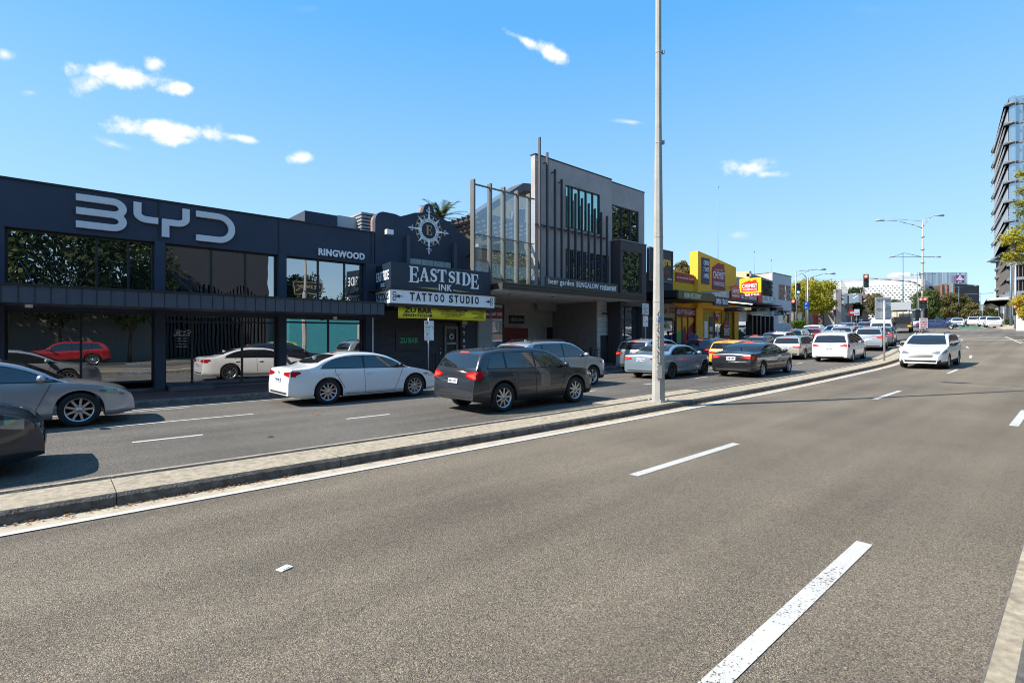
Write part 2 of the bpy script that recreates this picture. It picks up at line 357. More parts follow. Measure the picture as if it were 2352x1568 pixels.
class Body:
    """car body lofted from cross sections; forward is +x, centred on the ground under the middle"""
    def __init__(b, P):
        b.P = P; L, W, H = P['L'], P['W'], P['H']; b.cx = L/2
        b.wx = (P['ro'], P['ro']+P['wb'])
        xs = [L*i/46 for i in range(47)]+[.01,.03,.06,.1,.15,.22,.3,.4]+[L-.01,L-.03,L-.06,L-.1,L-.16,L-.24,L-.34]
        xs = [x for x in xs if all(abs(x-w) > P['ra']+.02 for w in b.wx)]
        for w in b.wx:
            xs += [w-P['ra']-.006, w+P['ra']+.006]+[w+P['ra']*math.cos(PI*i/14) for i in range(15)]
        b.xs = sorted(xs)
        rings = [b.section(x) for x in b.xs]
        n = len(rings[0]); mb = MB(); V = []; 
        for r in rings: V += [(x, y, z) for x, y, z in r]+[(x, -y, z) for x, y, z in r[::-1][1:]]
        n2 = 2*n-1; F = []; Mi = []
        clad = P.get('clad', 0)
        for i in range(len(rings)-1):
            for j in range(n2-1):
                q = (i*n2+j, (i+1)*n2+j, (i+1)*n2+j+1, i*n2+j+1); F.append(q)
                jj = j if j < n-1 else n2-2-j
                zc = sum(V[k][2] for k in q)/4
                Mi.append(1 if jj == 0 else (2 if (clad and zc < clad and jj < 6) else 0))
            F.append((i*n2, i*n2+n2-1, (i+1)*n2+n2-1, (i+1)*n2)); Mi.append(1)
        F.append(tuple(range(n2))[::-1]); Mi.append(0)
        o = (len(rings)-1)*n2; F.append(tuple(range(o, o+n2))); Mi.append(0)
        mb.v = V; mb.f = [list(f) for f in F]; mb.m = Mi; mb.sm = [True]*(len(F)-2)+[False, False]
        b.mb = mb
        b.bvh = BVHTree.FromPolygons([Vector(v) for v in V], F)
        b.H = H
    def half(b, x, z):
        P = b.P; L, W, H = P['L'], P['W'], P['H']
        e = 0
        if x < .5: e += .055*W*((.5-x)/.5)**2.6
        if x > L-.8: e += .16*W*((x-(L-.8))/.8)**2.4
        w = W/2-e; bt = b.belt(x); s = P['sill']
        if z <= bt:
            t = (z-s)/(bt-s); k = .955+.045*math.sin(PI*min(1, max(0, t*1.05))**.8) if t < .6 else 1-.035*((t-.6)/.4)**2
            return w*k
        t = (z-bt)/(P['H']-bt)
        return w*(.965-(.165*t+.045*t*t))
    def belt(b, x): 
        P = b.P; return P['bR']+(P['bF']-P['bR'])*x/P['L']
    def section(b, x):
        P = b.P; L = P['L']; top = herm(P['top'], x); s = P['sill']
        lo = s+ (.10*max(0, (.35-x)/.35)) + .05*max(0,(x-(L-.3))/.3)
        for w in b.wx:
            d = abs(x-w)
            if d < P['ra']: lo = max(lo, P['r']*.97+math.sqrt(max(0, P['ra']**2-d*d)))
        lo = min(lo, top-.12)
        bt = min(b.belt(x), top-.045)
        ys = b.half(x, top-.06); cr = .035 if top > b.belt(x)+.2 else .05
        yc = ys-.10; zc = top-cr*(yc/ys)**2
        zt = max(zc-.055, bt+.002)
        ring = [(x, b.half(x, lo)-.24, lo)]
        for i in range(6): z = lo+(bt-lo)*i/5; ring.append((x, b.half(x, z), z))
        for i in range(1, 5): z = bt+(zt-bt)*i/4; ring.append((x, b.half(x, z), z))
        y0 = ring[-1][1]
        ring += [(x, y0-(y0-yc)*.22, zt+(zc-zt)*.62), (x, y0-(y0-yc)*.58, zt+(zc-zt)*.93), (x, yc, zc)]
        for i in range(1, 5): y = yc*(1-i/4); ring.append((x, y, top-cr*(y/ys)**2))
        return [(px-b.cx, y, z) for px, y, z in ring]
    def hit(b, view, a, z):
        if view == 'side': o, d = Vector((a, 4, z)), Vector((0,-1,0))
        elif view == 'sideR': o, d = Vector((a, -4, z)), Vector((0,1,0))
        elif view == 'rear': o, d = Vector((-6, a, z)), Vector((1,0,0))
        elif view == 'front': o, d = Vector((6, a, z)), Vector((-1,0,0))
        else: o, d = Vector((a, z, 4)), Vector((0,0,-1))
        p, nn, i, t = b.bvh.ray_cast(o, d)
        if p is None:
            p, nn, i, t = b.bvh.find_nearest(o+d*(4 if view.startswith('side') else 6-b.cx))
        if nn.dot(d) > 0: nn = -nn
        return p, nn
    def patch(b, mb, view, bot, top, nu=10, nv=4, lift=.006, m=0):
        def res(pl, n):
            L = [0]
            for p, q in zip(pl, pl[1:]): L.append(L[-1]+math.dist(p, q))
            out = []
            for i in range(n+1):
                d = L[-1]*i/n
                for k in range(len(pl)-1):
                    if d <= L[k+1]+1e-9: break
                t = (d-L[k])/max(L[k+1]-L[k], 1e-9); out.append((pl[k][0]+(pl[k+1][0]-pl[k][0])*t, pl[k][1]+(pl[k+1][1]-pl[k][1])*t))
            return out
        A, B = res(bot, nu), res(top, nu); V = []
        for j in range(nv+1):
            for i in range(nu+1):
                t = j/nv; a = A[i][0]*(1-t)+B[i][0]*t; z = A[i][1]*(1-t)+B[i][1]*t
                p, nn = b.hit(view, a, z); V.append(p+nn*lift)
        F = [(j*(nu+1)+i, j*(nu+1)+i+1, (j+1)*(nu+1)+i+1, (j+1)*(nu+1)+i) for j in range(nv) for i in range(nu)]
        mb.add(V, F, m, True); return mb
    def window(b, x0, x1, marg=.0):
        """outline (bottom, top) of the side glass between stations x0..x1 (measured from the tail)"""
        P = b.P; n = 10; bo = []; to = []
        wt = P.get('wtop', P['H']-.13)
        for i in range(n+1):
            x = x0+(x1-x0)*i/n; zb = b.belt(x)+.035-marg
            zt = min(herm(P['top'], x)-.115, wt)+marg
            zt = min(zt, zb+(x-P['win'][0])*1.6+.06+marg)
            zt = max(zt, zb+.004)
            bo.append((x-b.cx, zb)); to.append((x-b.cx, zt))
        return bo, to

def wheel(parent, x, y, r, w, side, rim_m, spokes, detail):
    mb = MB(); rr = r*.70
    mb.lathe([(rr,-w/2+.02),(r*.93,-w/2),(r,-w/2+.03),(r,w/2-.03),(r*.93,w/2),(rr*1.02,w/2-.005),(rr*.97,w/2-.035),(rr*.95,-w/2+.06),(0,-w/2+.06)], (0,0,0), n=32 if detail else 20)
    o = mb.build('wheel', [M_tyre], parent, local=True); o.location = (x, y, r); o.rotation_euler = (0,0,0 if side > 0 else PI)
    q = MB(); f = w/2-.03
    q.lathe([(rr*.98,f+.012),(rr*.90,f+.006),(rr*.88,f-.05),(rr*.8,f-.09)], (0,0,0), n=32 if detail else 16)
    for k in range(spokes):
        t = 2*PI*k/spokes+.3; 
        for dt in ((-.10,.10) if spokes <= 6 else (0,)):
            t2 = t+dt; c, s = math.cos(t2), math.sin(t2); hw = .021
            a0, a1 = r*.10, rr*.93
            P = []
            for a, ww in ((a0, hw*1.2), (a1, hw*.9)):
                for sg in (-1, 1):
                    P.append((a*c-sg*ww*s, f-.004, a*s+sg*ww*c)); P.append((a*c-sg*ww*s*.9, f-.05, a*s+sg*ww*c*.9))
            q.add(P, [(0,2,6,4),(0,4,5,1),(2,3,7,6),(0,1,3,2)])
    q.lathe([(0,f+.002),(r*.14,f),(r*.17,f-.02),(r*.17,f-.06)], (0,0,0), n=16)
    ob = q.build('rim', [rim_m], o, local=True)
    return o

def car(kind, paintm, s, n, yaw=0.0, label='', name=None, cat='car', group=None, detail=1, lit=True, rails=False, rim=None, spokes=10,
        plate=None, mirror_black=False, arches=False, stretch=None, badge=None, pitch=None, plow=False, z=None):
    P = dict(PRE[kind])
    if stretch:
        kx, ky, kz = stretch
        P['top'] = [(x*kx, zz*kz if zz > .5 else zz) for x, zz in P['top']]; P['L'] *= kx; P['W'] *= ky; P['H'] *= kz; P['ro'] *= kx; P['wb'] *= kx
        P['win'] = tuple(a*kx for a in P['win']); P['split'] = [a*kx for a in P['split']]
        for k in ('rw','ws','tz','hz','pl'): P[k] = tuple(a*kz for a in P[k])
        P['bR'] *= kz; P['bF'] *= kz; P['ty'] = tuple(a*ky for a in P['ty'])
        if 'wtop' in P: P['wtop'] *= kz
    b = Body(P); L, W, H = P['L'], P['W'], P['H']; cx = b.cx
    t = thing(name or kind, label, cat, (s, n, zg(s) if z is None else z), yaw, group)
    t.rotation_euler = (0, -pitch_at(s)*math.cos(yaw) if pitch is None else pitch, yaw)
    b.mb.build('body', [paintm, M_black, M_plastic], t, local=True)
    # glass
    x0, x1 = P['win']
    for sd in ('side', 'sideR'):
        tr = MB(); bo, to = b.window(x0-.06, x1+.05, .022); b.patch(tr, sd, bo, to, 20, 3, .003); tr.build('window_surround', M_black, t, local=True)
        cuts = [x0]+P['split']+[x1]
        for i in range(len(cuts)-1):
            g = MB(); bo, to = b.window(cuts[i]+(.03 if i else 0), cuts[i+1]-(.03 if i < len(cuts)-2 else 0))
            b.patch(g, sd, bo, to, 10, 4, .007); g.build('side_window', M_carglass, t, local=True)
    def band(z, f=.9):
        # half width of the greenhouse seen from the end
        return f*(W/2)*(.965-.165*((z-P['bR'])/(H-P['bR'])))
    z0, z1 = P['rw']; g = MB()
    b.patch(g, 'rear', [(-band(z0,.88),z0+.02),(-band(z0,.5),z0),(0,z0-.008),(band(z0,.5),z0),(band(z0,.88),z0+.02)], [(-band(z1,.84),z1-.015),(-band(z1,.5),z1),(0,z1+.004),(band(z1,.5),z1),(band(z1,.84),z1-.015)], 12, 6, .007)
    g.build('rear_window', M_carglass, t, local=True)
    z0, z1 = P['ws']; g = MB()
    b.patch(g, 'front', [(-band(z0,.88),z0+.01),(0,z0-.01),(band(z0,.88),z0+.01)], [(-band(z1,.82),z1-.015),(0,z1+.004),(band(z1,.82),z1-.015)], 12, 6, .007)
    g.build('windscreen', M_carglass, t, local=True)
    # tail and head lamps wrap round the corners
    tz0, tz1 = P['tz']; ty0, ty1 = P['ty']; hz0, hz1 = P['hz']
    for sg, sd in ((1,'side'),(-1,'sideR')):
        g = MB(); mid = (tz0+tz1)/2
        b.patch(g, 'rear', [(sg*ty0,mid-.02),(sg*(ty0+ty1)/2,tz0+.02),(sg*ty1,tz0)], [(sg*ty0,mid+.03),(sg*(ty0+ty1)/2,tz1-.015),(sg*ty1,tz1)], 8, 3, .012)
        b.patch(g, sd, [(-cx+.06,tz0),(-cx+.16,tz0+.03),(-cx+.30,mid+.02)], [(-cx+.06,tz1),(-cx+.16,tz1),(-cx+.30,mid+.05)], 6, 3, .012)
        lo = g.build('tail_light', M_red, t, local=True)
        if lit:
            q = MB(); b.patch(q, 'rear', [(sg*(ty0+.22*(ty1-ty0)),mid-.01),(sg*(ty1-.05),tz0+.035)], [(sg*(ty0+.22*(ty1-ty0)),mid+.018),(sg*(ty1-.05),tz1-.05)], 4, 2, .016)
            q.build('lamp_cell', M_lit, lo, local=True)
        g = MB(); mid = (hz0+hz1)/2; yo = W/2
        b.patch(g, 'front', [(sg*.46*yo,hz0+.03),(sg*.62*yo,hz0),(sg*.76*yo,hz0+.01)], [(sg*.46*yo,hz0+.07),(sg*.62*yo,hz1-.03),(sg*.76*yo,hz1)], 6, 3, .010)
        b.patch(g, sd, [(cx-.62,hz1-.01),(cx-.42,hz0+.05),(cx-.20,hz0+.01)], [(cx-.62,hz1+.01),(cx-.42,hz1+.015),(cx-.20,hz1)], 6, 3, .010)
        g.build('headlight', M_lamp, t, local=True)
        # mirror
        q = MB(); mx = x1-.28-cx; mz = b.belt(x1-.3)+.10; my = b.half(x1-.3, mz-.08)
        q.ell((mx, sg*(my+.13), mz), .07, .11, .075, 0); q.tube((mx+.02, sg*(my-.03), mz-.06), (mx, sg*(my+.08), mz-.04), .022, m=1)
        q.build('mirror', [M_black if mirror_black else paintm, M_black], t, local=True)
        if detail:
            for hx in [c for c in (P['split'][-1]+.16, P['split'][-2]+.2 if len(P['split']) > 1 else P['split'][-1]-.78)]:
                hz = b.belt(hx)-.12; p, nn = b.hit(sd, hx-cx, hz); q = MB()
                q.ell((p.x, p.y+nn.y*.018, p.z), .10, .022, .018); q.build('door_handle', paintm, t, local=True)
            q = MB()
            def seam(pl):
                for (xa, za), (xb, zb) in zip(pl, pl[1:]):
                    d = Vector((xb-xa, zb-za)).normalized()*.006; nx, nz = -d.y, d.x
                    V = []
                    for xx, zz in ((xa-nx,za-nz),(xb-nx,zb-nz),(xb+nx,zb+nz),(xa+nx,za+nz)):
                        p, nn = b.hit(sd, xx-cx, zz); V.append(p+nn*.003)
                    q.add(V, [(0,1,2,3)])
            def vl(x, x2, z0, z1): return [(x+(x2-x)*i/6, z0+(z1-z0)*i/6) for i in range(7)]
            sp = P['split'][-1]; s_ = P['sill']+.06
            seam(vl(sp+.02, sp+.0, s_, b.belt(sp)+.03)); seam(vl(x1-.42, x1-.14, s_, b.belt(x1)-.02))
            rx = b.wx[0]+P['ra']; seam([(rx+.12,s_+.02),(rx+.03,s_+.22),(rx-.10,s_+.42),(rx-.20,s_+.60),(rx-.22,b.belt(rx)+.02)]); seam([(rx+.12,s_+.02),(sp,s_),(x1-.42,s_)])
            q.build('door_seam', M_seam, t, local=True)
    # wheels
    for wx in b.wx:
        for sg in (1, -1):
            hw = b.half(wx, .5); wheel(t, wx-cx, sg*(hw-.125), P['r'], .225, sg, rim or M_rim, spokes, detail)
    # plates, high brake lamp, grille, bumper openings
    p0, p1 = P['pl']; q = MB(); b.patch(q, 'rear', [(-.19,p0),(.19,p0)], [(-.19,p1),(.19,p1)], 2, 1, .022)
    pl = q.build('number_plate', M_plate, t, local=True)
    if plate:
        xr = min(b.hit('rear', a, zz)[0].x for a in (-.15,0,.15) for zz in (p0, p1))-.026
        q = MB(); text_on(q, plate, (xr, .16, p0+.025), (0,-1,0), (0,0,1), (-1,0,0), .32, p1-p0-.05, bold=.02, depth=.003); q.build('lettering', M_platetx, pl, local=True)
    q = MB(); b.patch(q, 'front', [(-.45,.56),(.45,.56)], [(-.50,.70),(.50,.70)], 8, 2, .008); b.patch(q, 'front', [(-.55,.28),(.55,.28)], [(-.62,.44),(.62,.44)], 8, 2, .008)
    q.build('grille', M_black, t, local=True)
    zz = P['rw'][1]+.03; q = MB(); b.patch(q, 'rear', [(-.16,zz),(.16,zz)], [(-.16,zz+.022),(.16,zz+.022)], 4, 1, .010); q.build('brake_light', M_lit if lit else M_red, t, local=True)
    q = MB(); b.patch(q, 'rear', [(-.68*W/2,.32),(.68*W/2,.32)], [(-.78*W/2,.44 if P.get('clad') else .37),(.78*W/2,.44 if P.get('clad') else .37)], 8, 2, .008)
    q.build('lower_bumper', M_plastic, t, local=True)
    if badge:
        p, nn = b.hit('rear', 0, (P['tz'][0]+P['tz'][1])/2+.03); q = MB()
        ring = [(p.x-.014, .062*math.cos(a*PI/10), p.z+.036*math.sin(a*PI/10)) for a in range(21)]; q.path(ring, .006, 5)
        if badge != '-': text_on(q, badge, (p.x-.014, .04, p.z-.016), (0,-1,0), (0,0,1), (-1,0,0), .08, .032, bold=.02, depth=.004)
        else: q.path([(p.x-.014,.055,p.z+.012),(p.x-.014,.02,p.z+.012),(p.x-.014,0,p.z-.008),(p.x-.014,-.02,p.z+.012),(p.x-.014,-.055,p.z+.012)], .005, 5)
        q.build('badge', M_chrome, t, local=True)
    q = MB(); xa = L*.22-cx; za = herm(P['top'], L*.22); q.add([(xa-.09,0,za-.012),(xa+.10,0,za-.01),(xa-.08,.018,za-.012),(xa-.08,-.018,za-.012),(xa-.07,0,za+.06)], [(0,2,4),(2,1,4),(1,3,4),(3,0,4)]); q.build('roof_antenna', paintm, t, local=True)
    if rails:
        for sg in (1,-1):
            q = MB(); pts = []
            for i in range(9):
                x = L*.13+(L*.40)*i/8; p, nn = b.hit('top', x-cx, sg*.56); pts.append((x-cx, sg*.56, p.z+(.055 if 0 < i < 8 else -.01)))
            q.path(pts, .018, 6); q.build('roof_rail', M_chrome if rails == 2 else M_plastic, t, local=True)
    return t, b
# ------------------------------------------------------------------ ground, road, kerbs
def asphalt(name, c1, c2, light, scale=95, rough=.8):
    m = mat(name, c1, rough, var=0, spec=.35); nt = m.node_tree; N = nt.nodes; Lk = nt.links; b = N['Principled BSDF']
    tc = N.new('ShaderNodeTexCoord')
    vo = N.new('ShaderNodeTexVoronoi'); vo.inputs['Scale'].default_value = scale; Lk.new(tc.outputs['Object'], vo.inputs['Vector'])
    rp = N.new('ShaderNodeValToRGB'); e = rp.color_ramp.elements
    e[0].position = .0; e[0].color = (*c1,1); e[1].position = 1; e[1].color = (*light,1)
    k = e.new(.45); k.color = (*c2,1); k = e.new(.8); k.color = (*[v*1.25 for v in c2],1)
    sp = N.new('ShaderNodeSeparateColor'); Lk.new(vo.outputs['Color'], sp.inputs[0]); Lk.new(sp.outputs[0], rp.inputs[0])
    n1 = N.new('ShaderNodeTexNoise'); n1.inputs['Scale'].default_value = .35; n1.inputs['Detail'].default_value = 5; Lk.new(tc.outputs['Object'], n1.inputs['Vector'])
    mp0 = N.new('ShaderNodeMapping'); mp0.inputs['Scale'].default_value = (.06,1.3,1); Lk.new(tc.outputs['Object'], mp0.inputs['Vector'])
    n2 = N.new('ShaderNodeTexNoise'); n2.inputs['Scale'].default_value = 1.0; n2.inputs['Detail'].default_value = 3; Lk.new(mp0.outputs[0], n2.inputs['Vector'])
    ad = N.new('ShaderNodeMath'); ad.operation = 'ADD'; Lk.new(n1.outputs['Fac'], ad.inputs[0]); Lk.new(n2.outputs['Fac'], ad.inputs[1])
    mp = N.new('ShaderNodeMapRange'); mp.inputs['From Min'].default_value = .7; mp.inputs['From Max'].default_value = 1.3; mp.inputs['To Min'].default_value = .70; mp.inputs['To Max'].default_value = 1.26
    Lk.new(ad.outputs[0], mp.inputs['Value'])
    mx = N.new('ShaderNodeVectorMath'); mx.operation = 'SCALE'; Lk.new(rp.outputs[0], mx.inputs[0]); Lk.new(mp.outputs[0], mx.inputs['Scale'])
    Lk.new(mx.outputs[0], b.inputs['Base Color'])
    bp = N.new('ShaderNodeBump'); bp.inputs['Strength'].default_value = 1.0; bp.inputs['Distance'].default_value = .006; bp.invert = True
    Lk.new(vo.outputs['Distance'], bp.inputs['Height']); Lk.new(bp.outputs['Normal'], b.inputs['Normal'])
    return m
M_asph = asphalt('asphalt', (.045,.037,.027), (.160,.131,.094), (.38,.31,.225), 150)
M_asph2 = asphalt('asphalt_far_lanes', (.04,.036,.031), (.112,.099,.082), (.27,.24,.20), 110)
M_conc = mat('kerb_concrete', (.42,.35,.25), .9, var=.34, vscale=14, bump=.9, bscale=110, stain=.40)
M_kface = mat('dark_kerb_face', (.13,.12,.105), .95, var=.5, vscale=9, bump=1.0, bscale=45, stain=.4)  # dark mottled, streaked tone for the upright kerb sides
M_gutter = mat('gutter_concrete', (.42,.355,.26), .9, var=.2, vscale=5, bump=.4, bscale=80)
M_foot = mat('red_paving', (.13,.06,.05), .85, var=.3, vscale=2.5, bump=.2)
M_bluestone = mat('bluestone_kerb', (.15,.155,.16), .8, var=.25, vscale=6, bump=.4)
M_earth = mat('earth', (.10,.10,.06), .95, var=.3, vscale=.3)
M_green = mat('green_road_surface', (.03,.16,.11), .8, var=.15)
def line_mat():
    m = mat('worn_line_paint', (.50,.48,.44), .6, var=.08); nt = m.node_tree; N = nt.nodes; Lk = nt.links; b = N['Principled BSDF']
    tc = N.new('ShaderNodeTexCoord'); nz = N.new('ShaderNodeTexNoise'); nz.inputs['Scale'].default_value = 55; nz.inputs['Detail'].default_value = 5; nz.inputs['Roughness'].default_value = .7
    Lk.new(tc.outputs['Object'], nz.inputs['Vector'])
    n2 = N.new('ShaderNodeTexNoise'); n2.inputs['Scale'].default_value = 1.1; n2.inputs['Detail'].default_value = 3; Lk.new(tc.outputs['Object'], n2.inputs['Vector'])
    ad = N.new('ShaderNodeMath'); ad.operation = 'MULTIPLY_ADD'; ad.inputs[1].default_value = .35; Lk.new(n2.outputs['Fac'], ad.inputs[0]); Lk.new(nz.outputs['Fac'], ad.inputs[2])
    gt = N.new('ShaderNodeMath'); gt.operation = 'GREATER_THAN'; gt.inputs[1].default_value = .555; Lk.new(ad.outputs[0], gt.inputs[0])
    Lk.new(gt.outputs[0], b.inputs['Alpha'])
    return m
M_line = line_mat()
M_linef = mat('line_paint', (.52,.50,.46), .6, var=.1, vscale=12)

def srange(a, b, st=1.5):
    n = max(1, int(math.ceil((b-a)/st))); return [a+(b-a)*i/n for i in range(n+1)]
def strip(mb, s0, s1, n0, n1, dz, m=0, follow=True, st=1.5, taper=None):
    """sheet lying on the terrain between offsets n0..n1 of the street line"""
    ss = srange(s0, s1, st); V = []; F = []
    for s in ss:
        o = off(s) if follow else 0
        V += [(s, n0+o, zg(s)+dz), (s, n1+o, zg(s)+dz)]
    for i in range(len(ss)-1): F.append((2*i, 2*i+2, 2*i+3, 2*i+1))
    return mb.add(V, F, m)
def kerbed(mb, s0, s1, n0, n1, h, m_top=0, m_side=1, st=1.0, wob=0):
    """raised island or footpath with vertical faces"""
    ss = srange(s0, s1, st); V = []; F = []; 
    for i, s in enumerate(ss):
        o = off(s); w = wob*(R.random()-.5)
        for n, z in ((n0-.02+w*.3, -.02), (n0+w*.6, h*.72+w*.3), (n0+.035+w*.6, h), (n1-.03, h), (n1, -.02)): V.append((s, n+o, zg(s)+z))
    for i in range(len(ss)-1):
        a, b = 5*i, 5*i+5
        mb.add([], []); 
        for j in range(4): F.append(((a+j, b+j, b+j+1, a+j+1), m_top if j == 2 else m_side))
    o = len(mb.v); mb.v += V
    for f, m in F: mb.f.append([k+o for k in f]); mb.m.append(m); mb.sm.append(False)
    for e in (0, 5*(len(ss)-1)): mb.f.append([o+e+j for j in range(5)]); mb.m.append(m_side); mb.sm.append(False)
    return mb
# terrain
mb = MB(); xs = [-400,-120,-60]+list(range(-40,200,4))+[220,260,320,420,600]; ys = [-400,-60,-20,-8,0,10,20,30,60,120,400]
V = [(x, y, zg(x)-.03) for x in xs for y in ys]; ny = len(ys)
mb.add(V, [(i*ny+j, (i+1)*ny+j, (i+1)*ny+j+1, i*ny+j+1) for i in range(len(xs)-1) for j in range(ny-1)])
struct(mb.build('ground', M_earth, smooth=True))
struct(strip(MB(), -40, 68, .3, 7.0, 0).build('road', M_asph, smooth=True))
struct(strip(MB(), -40, 76, 7.4, 16.6, .002).build('road', M_asph2, smooth=True))
mb = MB(); strip(mb, 68, 300, -4, 8.2, 0.0); strip(mb, 76, 300, 8.2, 16.6, 0); mb2 = MB()
struct(mb.build('road', M_asph, smooth=True))
# side street crossing at the lights
mb = MB(); mb.add([(70,16.6+off(70),zg(70)+.004),(82,16.6+off(82),zg(82)+.004),(82,60,zg(82)+.004),(70,60,zg(70)+.004),(70,-30,zg(70)-.002),(82,-30,zg(82)-.002)], [(0,1,2,3),(4,5,1,0)])
struct(mb.build('side_street', M_asph2))
# concrete gutter, median island and kerbs
struct(strip(MB(), -40, 60, 6.58, 6.9, .006).build('gutter', M_gutter))
med = MB(); s = -14.2
k = 0
while s < 62:
    e = s+2.45
    kerbed(med, s+.004, e-.004, 6.85, 7.62, .14, 0, 1, .35, .015); s = e
o = med.build('median_island', [M_conc, M_kface]); struct(o)
mb = MB(); kerbed(mb, -14.2, 62, 7.625, 7.76, .155, 0, 1, 1.0, .01); struct(mb.build('median_back_kerb', [M_conc, M_kface]))
mb = MB(); kerbed(mb, 62.1, 76.5, 6.9, 7.76, .14, 0, 1, 1.0, .0); kerbed(mb, 10.2, 14.8, 7.77, 8.35, .13, 0, 1, .5, .06); kerbed(mb, 36, 62, 7.77, 8.2, .13, 0, 1, 1, .03); struct(mb.build('median_widening', [M_conc, M_kface]))
mb = MB(); kerbed(mb, -40, 68.5, 16.42, 16.62, .15, 0, 1, 1.0, .01); struct(mb.build('far_kerb', [M_bluestone, M_kface]))
mb = MB(); strip(mb, -40, 68.5, 16.6, 19.7, .145); struct(mb.build('footpath', M_foot))
mb = MB(); strip(mb, 68.5, 69, 16.6, 40, .01); strip(mb, 83, 200, 16.62, 22, .14); struct(mb.build('footpath', M_gutter))
mb = MB(); kerbed(mb, -40, 60, .20, .37, .02, 0, 1, .5, .004); struct(mb.build('near_kerb', [M_conc, M_kface]))
mb = MB(); strip(mb, -40, 60, -4.2, .19, .012); struct(mb.build('near_footpath', mat('dark_footpath', (.06,.055,.05), .9, var=.3, vscale=2, bump=.3)))
# far right corner footpath
mb = MB(); pts = [(2290,752,1),(2318,757,1),(2330,762,1),(2352,764,1)]
kerbed(mb, 90, 200, -6, -.8, .14, 0, 1, 3); struct(mb.build('corner_footpath', [M_gutter, M_conc]))
# painted lines
near = MB(); strip(near, -20, 34, 6.47, 6.57, .010, st=.8); struct(near.build('edge_line', M_linef))
fl = MB(); strip(fl, 34, 61, 6.47, 6.57, .010); struct(fl.build('edge_line', M_linef))
dl = MB()
for k in range(-3, 1): strip(dl, 2.3+12*k, 5.25+12*k, 1.21, 1.33, .006, st=.6)
for s0 in (14.1, 26.1): strip(dl, s0, s0+3, .85+.3*0, .99, .006)
for s0 in (-18.4,-6.4,5.6,17.1,28.6,40.0,49.6,60.6,70): strip(dl, s0, s0+(2.95 if s0 < 30 else 2.4), 3.83, 3.96, .006, st=.6)
strip(dl, 56.5, 68.5, .45, .57, .006)
struct(dl.build('lane_line', M_line))
dl = MB()
for k in range(-5, 14):
    s0 = 1.0+3.8*k; strip(dl, s0, s0+1.05, 10.77, 10.88, .010)
for k in range(-3, 5): strip(dl, .45+12*k, 3.5+12*k, 12.97, 13.07, .010)
strip(dl, -20, 60, 15.66, 15.75, .010); strip(dl, -2.5, -1.3, 13.9, 14.0, .010)
strip(dl, 1.2, 2.6, 15.3, 15.38, .010)
struct(dl.build('far_lane_line', M_linef))
def quadline(mb, p, q, w, dz=.012):
    d = Vector((q[0]-p[0], q[1]-p[1])).normalized(); nx, ny = -d.y*w/2, d.x*w/2; n = max(1, int(math.dist(p[:2], q[:2])/3))
    for i in range(n):
        a = [p[j]+(q[j]-p[j])*i/n for j in (0,1)]; b = [p[j]+(q[j]-p[j])*(i+1)/n for j in (0,1)]
        mb.add([(a[0]-nx,a[1]-ny,zg(a[0]-nx)+dz),(b[0]-nx,b[1]-ny,zg(b[0]-nx)+dz),(b[0]+nx,b[1]+ny,zg(b[0]+nx)+dz),(a[0]+nx,a[1]+ny,zg(a[0]+nx)+dz)], [(0,1,2,3)])
mb = MB()
quadline(mb, (61.6, 3.0), (63.0, 9.2), .45); quadline(mb, (64.8,4.2), (66.0,9.4), .2); quadline(mb, (68.6,4.5), (69.8,9.8), .2)
for i in range(7): quadline(mb, (72.5+.2*i, 2.0+1.7*i), (72.7+.2*i, 2.9+1.7*i), .14)
for i in range(7): quadline(mb, (86+.2*i, 3.0+1.7*i), (86.2+.2*i, 4.0+1.7*i), .14)
quadline(mb, (90,6.5), (91.5,14.5), .35); quadline(mb, (94,6.5), (95.5,14.5), .2)
quadline(mb, (96.5,9.0), (118,12.2), .14); quadline(mb, (97,12), (104,13.1), .14)
quadline(mb, (51.5,1.6),(52.2,1.9),.5)
struct(mb.build('crossing_marking', M_linef))
mb = MB(); 
for s0 in srange(97,112,3)[:-1]: mb.add([(s0,9.3+.1486*(s0-97),zg(s0)+.01),(s0+3,9.3+.1486*(s0-94),zg(s0+3)+.01),(s0+3,11.8+.1486*(s0-94),zg(s0+3)+.01),(s0,11.8+.1486*(s0-97),zg(s0)+.01)], [(0,1,2,3)])
struct(mb.build('green_lane', M_green))
# raised pavement marker near the camera
mb = MB(); mb.prism([(-.05,-.035),(.05,-.035),(.05,.035),(-.05,.035)], (1.33,4.12,0), (.93,.37,0), (-.37,.93,0), (0,0,1), .004, .010, 0)
mb.prism([(-.035,-.024),(.035,-.024),(.035,.024),(-.035,.024)], (1.33,4.12,.008), (.93,.37,0), (-.37,.93,0), (0,0,1), 0, .008, 0)
tag(mb.build('road_marker', mat('white_marker', (.8,.8,.78), .4)), 'small white raised marker alone on the near asphalt', 'road marker')
